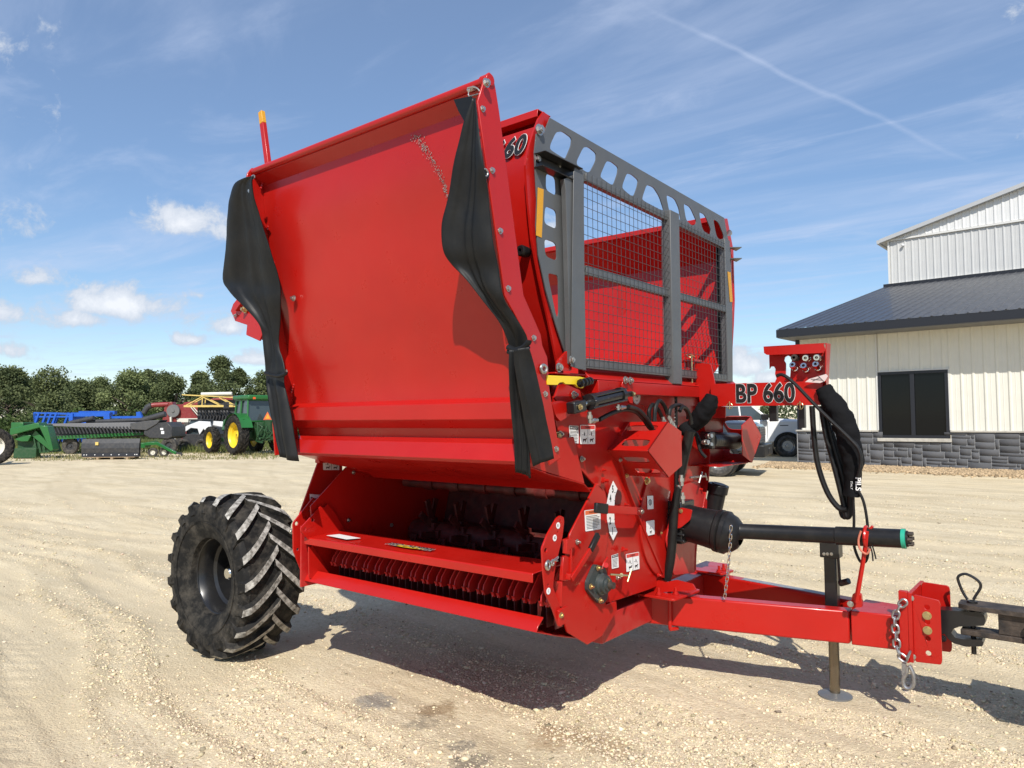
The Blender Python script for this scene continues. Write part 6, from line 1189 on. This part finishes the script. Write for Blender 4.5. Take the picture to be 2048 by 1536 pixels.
# ---- maroon combine ----
CB = thing('red_combine', 'dull red combine with grey pulley and unloading auger, parked among the machines', 'combine harvester', G(350, 46.0), A0 - math.radians(88))
pm = 46.0 / F; fx = lambda px: (px - 350) * pm; fz = lambda py: H + (843 - py) * pm
m = MB(); m.hexa([(fx(330), .3, fz(878)), (fx(470), .3, fz(878)), (fx(470), 3, fz(878)), (fx(330), 3, fz(878)), (fx(332), .3, fz(812)), (fx(470), .3, fz(800)), (fx(470), 3, fz(800)), (fx(332), 3, fz(812))]); m.hexa([(fx(358), .4, fz(815)), (fx(470), .4, fz(815)), (fx(470), 3, fz(815)), (fx(358), 3, fz(815)), (fx(362), .4, fz(806)), (fx(470), .4, fz(792)), (fx(470), 3, fz(792)), (fx(362), 3, fz(806))]); bdy = L_(m, 'body', MAROON, CB, bevel=.06)
m = MB(); m.bx(fx(346), fx(450), .27, .31, fz(846), fz(838)); m.bx(fx(346), fx(450), .26, .31, fz(852), fz(849)); L_(m, 'side_trim', OWHT, CB)
m = MB(); m.hexa([(fx(322), .2, fz(850)), (fx(352), .2, fz(846)), (fx(352), .8, fz(846)), (fx(322), .8, fz(850)), (fx(328), .2, fz(806)), (fx(342), .2, fz(805)), (fx(342), .8, fz(805)), (fx(328), .8, fz(806))]); L_(m, 'elevator_housing', MAROON, CB, bevel=.04)
m = MB(); m.tube(smooth_path([Vector((fx(334), .3, fz(810))), Vector((fx(310), .25, fz(811))), Vector((fx(302), .2, fz(812)))], 4), .16, 14); L_(m, 'unloading_auger', MAROON, CB); m = MB(); m.tube(smooth_path([Vector((fx(302), .2, fz(812))), Vector((fx(294), .18, fz(816))), Vector((fx(288), .15, fz(827)))], 4), .18, 14); L_(m, 'auger_spout', DGREY, CB)
m = MB(); m.cyl((fx(346), .05, fz(823)), (fx(346), .2, fz(823)), .40, n=32); m.cyl((fx(346), .0, fz(823)), (fx(346), .08, fz(823)), .10, n=16, m=None); L_(m, 'pulley', mat('pulley_grey', (.13, .13, .13), .6, dust=.2), CB)
m = MB(); m.bar((fx(343), .0, fz(835)), (fx(344), .0, fz(862)), .14, .1); m.bar((fx(380), .1, fz(815)), (fx(398), .1, fz(836)), .05, .05); m.bar((fx(385), .1, fz(815)), (fx(403), .1, fz(836)), .05, .05); L_(m, 'ladder', OWHT, CB)
m = MB(); m.bx(fx(340), fx(470), .6, 2.8, .9, fz(876)); 
for k in range(16): m.bar((fx(345 + k * 5), .5, fz(880)), (fx(343 + k * 5), .4, fz(893)), .04, .04)
L_(m, 'underframe', mat('rusty_steel', (.16, .06, .035), .8, var=.5, vs=8), CB)
wheel_simple('drive_wheel', CB, (fx(372), .4, .8), .8, .5, .4, MAROON, -1); wheel_simple('drive_wheel', CB, (fx(372), 3.0, .8), .8, .5, .4, MAROON, 1); wheel_simple('steer_wheel', CB, (fx(460), .5, .55), .55, .35, .28, MAROON, -1); wheel_simple('steer_wheel', CB, (fx(460), 2.9, .55), .55, .35, .28, MAROON, 1)
# ---- black header trailered in front of the combine ----
HD = thing('black_header', 'long black grain header with grey reel seen end on', 'combine header', G(220, 37.5), A0 - math.radians(90))
pm = 37.5 / F; fx = lambda px: (px - 220) * pm; fz = lambda py: H + (844 - py) * pm
m = MB(); m.plate([[(fx(290), 0, fz(860)), (fx(312), 0, fz(848)), (fx(335), 0, fz(846)), (fx(345), 0, fz(856)), (fx(346), 0, fz(876)), (fx(338), 0, fz(880)), (fx(300), 0, fz(878)), (fx(288), 0, fz(870))]], (0, 1.6, 0)); L_(m, 'end_panel', DGREY, HD, bevel=.04)
m = MB(); m.plate([[(fx(262), -.05, fz(848)), (fx(300), -.05, fz(843)), (fx(322), -.05, fz(842)), (fx(316), -.05, fz(850)), (fx(296), -.05, fz(862)), (fx(264), -.05, fz(860))]], (0, .9, 0)); L_(m, 'divider', mat('charcoal_plastic', (.06, .06, .062), .6, dust=.1), HD, bevel=.04)
m = MB(); m.hexa([(fx(86), .2, fz(852)), (fx(290), .2, fz(862)), (fx(290), 1.4, fz(862)), (fx(86), 1.4, fz(852)), (fx(86), .2, fz(848)), (fx(290), .2, fz(846)), (fx(290), 1.4, fz(846)), (fx(86), 1.4, fz(848))]); L_(m, 'back_sheet', mat('grey_sheet', (.15, .15, .155), .55, dust=.15), HD, bevel=.02)
m = MB()
for k in range(26): x = fx(98 + k * 7); m.bar((x, .15, fz(855)), (x + .20, .1, fz(868)), .05, .06)
m.bx(fx(90), fx(290), .7, 1.2, fz(876), fz(858)); L_(m, 'auger_bed', DGREY, HD)
m = MB(); m.cyl((fx(130), .5, fz(847)), (fx(178), .5, fz(837)), .12); m.cyl((fx(160), .7, fz(845)), (fx(290), .7, fz(841)), .11); m.cyl((fx(285), .1, fz(842)), (fx(330), .1, fz(830)), .15); L_(m, 'reel_tube', DGREY, HD)
m = MB(); m.bx(fx(322), fx(328), -.01, -.004, fz(862), fz(858)); m.bx(fx(324), fx(330), -.01, -.004, fz(870), fz(864)); L_(m, 'emblem', WHP, HD)
m = MB(); m.hexa([(fx(102), .3, fz(880)), (fx(282), .3, fz(872)), (fx(282), .6, fz(872)), (fx(102), .6, fz(880)), (fx(102), .3, fz(873)), (fx(282), .3, fz(866)), (fx(282), .6, fz(866)), (fx(102), .6, fz(873))]); 
for x in (120, 285): m.bar((fx(x), .6, fz(876)), (fx(x), .6, .1), .1, .1)
L_(m, 'transport_frame', GRN, HD)
wheel_simple('transport_wheel', HD, (fx(337), .2, .42), .42, .26, .2, DGREY, -1); wheel_simple('transport_wheel', HD, (fx(130), .6, .42), .42, .26, .2, DGREY, -1)
# ---- snow pusher blade on a pallet ----
BL = thing('dozer_blade', 'dark charcoal straight blade standing on a wooden pallet', 'blade', G(224, 32.6), A0 - math.radians(88))
pm = 32.6 / F; fx = lambda px: (px - 224) * pm
m = MB(); ys = [(.0, .14), (-.06, .3), (-.08, .5), (-.05, .72), (.02, .92)]
for (y0, z0), (y1, z1_) in zip(ys, ys[1:]): m.add([(fx(168), y0, z0), (fx(281), y0, z0), (fx(281), y1, z1_), (fx(168), y1, z1_)], [(0, 1, 2, 3)])
m.bx(fx(168), fx(281), .03, .09, .14, .9); bl = L_(m, 'mouldboard', DGREY, BL)
m = MB(); m.bx(fx(169), fx(280), -.07, -.045, .12, .28); ce = L_(m, 'cutting_edge', mat('edge_steel', (.02, .022, .03), .5), BL)
for px in (174, 179, 195, 211, 227, 242, 257, 273, 277): m = MB(); m.cyl((fx(px), -.07, .21), (fx(px), -.085, .21), .024, n=8); L_(m, 'bolt', WHP, ce)
m = MB(); m.bx(fx(196), fx(202), -.11, -.09, .64, .78); L_(m, 'sticker', BOOM, BL)
OFF = Vector((0, 0, 0)); wd = mat('pallet_wood', (.36, .26, .16), .85, var=.4, vs=10)
PL = thing('wooden_pallet', 'weathered wooden pallet under the charcoal blade', 'pallet', G(224, 32.6), A0 - math.radians(88))
m = MB(); m.bx(fx(175), fx(275), -.2, .8, .09, .115); L_(m, 'deck', wd, PL)
for px in (200, 228, 258): m = MB(); m.bx(fx(px), fx(px + 5), -.2, .8, 0, .089); L_(m, 'stringer', wd, PL)
# ---- green corn header at the left ----
CH = thing('green_header', 'green corn header with pointed snouts near the left edge', 'combine header', G(60, 33.5), A0 - math.radians(86))
pm = 33.5 / F; fx = lambda px: (px - 60) * pm; fz = lambda py: H + (845 - py) * pm
m = MB(); m.hexa([(fx(26), -.1, fz(872)), (fx(84), -.1, fz(856)), (fx(84), .6, fz(856)), (fx(26), .6, fz(872)), (fx(26), -.1, fz(858)), (fx(80), -.1, fz(846)), (fx(80), .6, fz(846)), (fx(26), .6, fz(858))]); L_(m, 'hood', GRN, CH, bevel=.03)
m = MB(); m.plate([[(fx(83), -.2, fz(852)), (fx(100), -.2, fz(854)), (fx(112), -.2, fz(900)), (fx(108), -.2, fz(904))]], (0, .5, 0)); m.plate([[(fx(60), .2, fz(872)), (fx(68), .2, fz(862)), (fx(104), .2, fz(902)), (fx(98), .2, fz(904))]], (0, .4, 0)); m.plate([[(fx(30), .1, fz(880)), (fx(48), .1, fz(870)), (fx(62), .1, fz(872)), (fx(56), .1, fz(884)), (fx(42), .1, fz(884))]], (0, .4, 0)); L_(m, 'snout', GRN, CH, bevel=.02)
m = MB(); m.plate([[(fx(28), .4, fz(860)), (fx(84), .4, fz(850)), (fx(104), .4, fz(906)), (fx(30), .4, fz(910))]], (0, .5, 0))
for k in range(5): m.bar((fx(62 + k * 8), .3, fz(872 + k * 2)), (fx(68 + k * 8), .3, fz(900)), .06, .06)
L_(m, 'row_unit', DGRN, CH); m = MB(); m.bx(fx(10), fx(34), .6, 1.6, fz(862), fz(846)); L_(m, 'frame', GRN, CH, bevel=.03)
m = MB(); m.bx(fx(26), fx(70), .2, .6, .02, fz(898)); L_(m, 'skid', DGRN, CH, bevel=.03)
# ---- big tyre of a machine that stands outside the left edge ----
FT = thing('farm_wagon', 'farm implement cut off by the left edge, only its dusty lugged wheel in view', 'farm implement', G(-12, 28.8), A0 - math.radians(60))
wheel_simple('wheel', FT, (0, 0, .74), .74, .46, .42, OWHT, -1, lugs=20); m = MB(); m.bar((0, .2, .74), (0, 2.2, .74), .14, .14); m.bar((0, .9, .8), (-3, .9, .9), .2, .2); L_(m, 'axle', DGRN, FT)
# ---- blue implement ----
BI = thing('blue_tillage_tool', 'bright blue folded tillage implement behind the black header', 'farm implement', G(180, 47), A0 - math.radians(92))
pm = 47 / F; fx = lambda px: (px - 180) * pm; fz = lambda py: H + (844 - py) * pm
m = MB()
for y in (0, 1.2):
    m.bar((fx(68), y, fz(826)), (fx(142), y, fz(829)), .10, .10); m.bar((fx(70), y, fz(834)), (fx(142), y, fz(834)), .09, .09)
    for x in (78, 93, 114): m.bar((fx(x), y, fz(826)), (fx(x - 8), y, fz(848)), .16, .12)
m.bar((fx(68), 0, fz(826)), (fx(65), .3, fz(850)), .16, .12); m.bar((fx(68), 0, fz(850)), (fx(142), 0, fz(850)), .1, .1)
L_(m, 'wing_frame', BLUE, BI); m = MB(); m.bx(fx(142), fx(222), 0, .3, fz(834), fz(826)); m.bx(fx(146), fx(220), .6, .9, fz(830), fz(823)); m.bx(fx(140), fx(148), -.1, 1.2, fz(852), fz(828))
for x in (150, 172, 184, 198, 214): m.bar((fx(x), -.05, fz(830)), (fx(x), -.05, fz(848)), .12, .1)
m.bar((fx(146), 0, fz(846)), (fx(222), 0, fz(846)), .12, .12); m.plate([[(fx(210), -.1, fz(826)), (fx(222), -.1, fz(828)), (fx(224), -.1, fz(846)), (fx(212), -.1, fz(846))]], (0, .1, 0)); L_(m, 'centre_frame', BLUE, BI)
m = MB(); m.bar((fx(222), .2, fz(836)), (fx(276), .2, fz(836)), .14, .14); m.bar((fx(222), .2, fz(845)), (fx(285), .2, fz(845)), .1, .1); m.bar((fx(245), .1, fz(836)), (fx(262), .1, fz(846)), .1, .1); m.plate([[(fx(276), 0, fz(846)), (fx(275), 0, fz(826)), (fx(282), 0, fz(825)), (fx(287), 0, fz(836)), (fx(285), 0, fz(846))]], (0, .2, 0)); L_(m, 'tongue', BLUE, BI)
m = MB()
for k in range(9): x = fx(104 + k * 8); m.bx(x, x + .14, -.3, .1, fz(884), fz(876)); m.bar((x, -.2, fz(880)), (x + .1, -.1, fz(862)), .06, .06)
m.bar((fx(102), 0, fz(882)), (fx(170), 0, fz(884)), .12, .12); L_(m, 'gang', BLUE, BI)
for k in range(9): m = MB(); x = fx(106 + k * 8); m.cyl((x, -.3, .32), (x + .04, -.3, .32), .3, n=20); L_(m, 'disc', DGREY, BI)
# ---- small green mower / cart frame in the weeds ----
GF = thing('green_cart', 'low green wheeled cart with its tongue resting on the ground', 'cart', G(335, 34.5), A0 - math.radians(80))
pm = 34.5 / F; fx = lambda px: (px - 335) * pm; fz = lambda py: H + (844 - py) * pm
m = MB(); m.bar((fx(284), 0, fz(890)), (fx(320), 0, fz(888)), .16, .14); m.bar((fx(318), -.1, fz(888)), (fx(358), -.4, fz(908)), .12, .12); m.bar((fx(284), .8, fz(892)), (fx(318), .1, fz(889)), .1, .1); m.bx(fx(280), fx(296), -.1, .8, fz(897), fz(888)); m.bar((fx(300), 0, fz(888)), (fx(306), .9, fz(886)), .1, .1); L_(m, 'frame', GRN, GF, bevel=.01)
m = MB(); m.bar((fx(358), -.4, fz(907)), (fx(370), -.5, fz(910)), .08, .06); m.bar((fx(360), -.4, fz(904)), (fx(360), -.4, .03), .05, .05); m.bx(fx(357), fx(363), -.5, -.3, 0, .03); m.bar((fx(368), -.5, fz(906)), (fx(369), -.5, .05), .05, .05); L_(m, 'hitch', DGREY, GF)
for x, y in ((310, .0), (331, .0)): wheel_simple('wheel', GF, (fx(x), y, .22), .22, .14, .11, OWHT, -1)
# ---- pickup trucks ----
def pickup(name, label, px, D, hd, paint, fw_c=2.0):
    """origin = ground under the near front wheel; +x forward, near side is -y"""
    T = thing(name, label, 'pickup truck', G(px, D), hd); T.scale = (1.12, 1.12, 1.12)
    m = MB(); w0, w1 = -.12, 1.95
    def sect(x, zb, zt, a, b_, tt=0): return [(x, a, zb), (x, b_, zb), (x, b_ - tt, zt), (x, a + tt, zt)]
    xs = [(-5.3, .62, 1.28), (-2.9, .60, 1.30), (-2.6, .52, 1.36), (-.9, .50, 1.40), (.62, .62, 1.36), (.92, .64, 1.30)]; V = []; 
    for (x, zb_, zt_q) in xs: V += sect(x, zb_, zt_q, w0, w1, .05)
    fs = []
    for i in range(len(xs) - 1):
        q = i * 4
        for j in range(4): fs.append((q + j, q + (j + 1) % 4, q + 4 + (j + 1) % 4, q + 4 + j))
    fs += [(0, 3, 2, 1), (20, 21, 22, 23)]; m.add(V, fs)
    body = L_(m, 'body', paint, T, bevel=.06)
    m = MB(); m.hexa([(-2.65, .0, 1.37), (-.62, .0, 1.40), (-.62, 1.83, 1.40), (-2.65, 1.83, 1.37), (-2.45, .16, 1.92), (-1.25, .16, 1.93), (-1.25, 1.67, 1.93), (-2.45, 1.67, 1.92)]); L_(m, 'cab_glass', CABG, T, bevel=.04)
    m = MB(); m.hexa([(-2.48, .13, 1.915), (-1.22, .13, 1.925), (-1.22, 1.70, 1.925), (-2.48, 1.70, 1.915), (-2.35, .28, 1.98), (-1.4, .28, 1.98), (-1.4, 1.55, 1.98), (-2.35, 1.55, 1.98)])
    for y, y2 in ((-.012, .145), (1.84, 1.68)):
        for a, b_ in ((-.60, -1.22), (-1.68, -1.72), (-2.67, -2.47)): m.bar((a, y, 1.37), (b_, y2, 1.93), .06, .09)
    L_(m, 'roof', paint, T, bevel=.02)
    m = MB(); m.hexa([(-.6, .15, 1.40), (.82, .2, 1.33), (.82, 1.63, 1.33), (-.6, 1.68, 1.40), (-.55, .35, 1.47), (.75, .4, 1.39), (.75, 1.43, 1.39), (-.55, 1.48, 1.47)]); L_(m, 'hood', paint, T, bevel=.03)
    m = MB(); m.bx(.90, .96, .30, 1.53, .82, 1.26); gr = L_(m, 'grille', BLK, T, bevel=.02); m = MB()
    for k in range(6): m.bx(.96, .975, .32, 1.51, .86 + k * .066, .885 + k * .066)
    for k in range(9): m.bx(.96, .98, .36 + k * .138, .385 + k * .138, .84, 1.24)
    L_(m, 'grille_bar', mat('grille_grey', (.18, .18, .19), .3, metal=.7), gr)
    for a, b_ in ((-.06, .28), (1.55, 1.89)): m = MB(); m.bx(.82, .955, a, b_, 1.0, 1.22); L_(m, 'headlight', CHROME, T, bevel=.03)
    m = MB(); m.bx(.82, 1.12, -.1, 1.93, .50, .80); m.bx(1.10, 1.14, .7, 1.1, .56, .70, None); L_(m, 'bumper', BLKM if paint is not WHP else CHROME, T, bevel=.05)
    for x in (0, -3.75):
        for y, sd in ((-.115, -1), (1.94, 1)):
            wheel_simple('wheel', T, (x, y, .41), .41, .27, .24, mat('alloy', (.45, .45, .45), .25, metal=.9), sd)
            yq = -.19 if sd < 0 else 1.95; m = MB(); P_ = [(x + math.cos(a) * .53, yq, .41 + math.sin(a) * .53) for a in np.linspace(-.1, math.pi + .1, 16)]; Q_ = [(x + math.cos(a) * .45, yq, .41 + math.sin(a) * .45) for a in np.linspace(math.pi + .1, -.1, 16)]
            m.plate([P_ + Q_], (0, .085, 0)); L_(m, 'fender_flare', BLKM, T, bevel=.01)
            m = MB(); m.cyl((x, -.1245 if sd < 0 else 1.9545, .41), (x, .3 if sd < 0 else 1.55, .41), .455, n=28); L_(m, 'wheel_well', INK, T)
    m = MB(); m.bx(-.95, -.70, -.36, -.14, 1.40, 1.62); m.bar((-.85, -.2, 1.42), (-.85, .0, 1.42), .05, .05); L_(m, 'mirror', BLKM, T, bevel=.03)
    m = MB(); m.bx(-1.85, -1.65, -.09, -.062, 1.10, 1.14); m.bx(-.25, .05, -.085, -.078, 1.17, 1.20); L_(m, 'door_handle', BLKM, T)
    for a in (-.72, -1.68): m = MB(); m.bx(a, a + .012, -.112, -.06, .6, 1.34); L_(m, 'door_gap', INK, T)
    m = MB(); m.bx(-5.25, -2.75, .05, 1.75, 1.24, 1.285); L_(m, 'bed_floor', INK, T)
    return T
pickup('pickup_truck', 'white pickup truck half hidden behind the corner of the building', 1571, 31.0, A0 - math.radians(100), WHP)
pickup('pickup_truck', 'dark grey pickup truck with wide grille behind the hose arm', 1436, 21.0, A0 - math.radians(115), mat('dark_truck_paint', (.02, .024, .032), .22, coat=.7))
# ---- faint oil-damp patches in the gravel near the pan
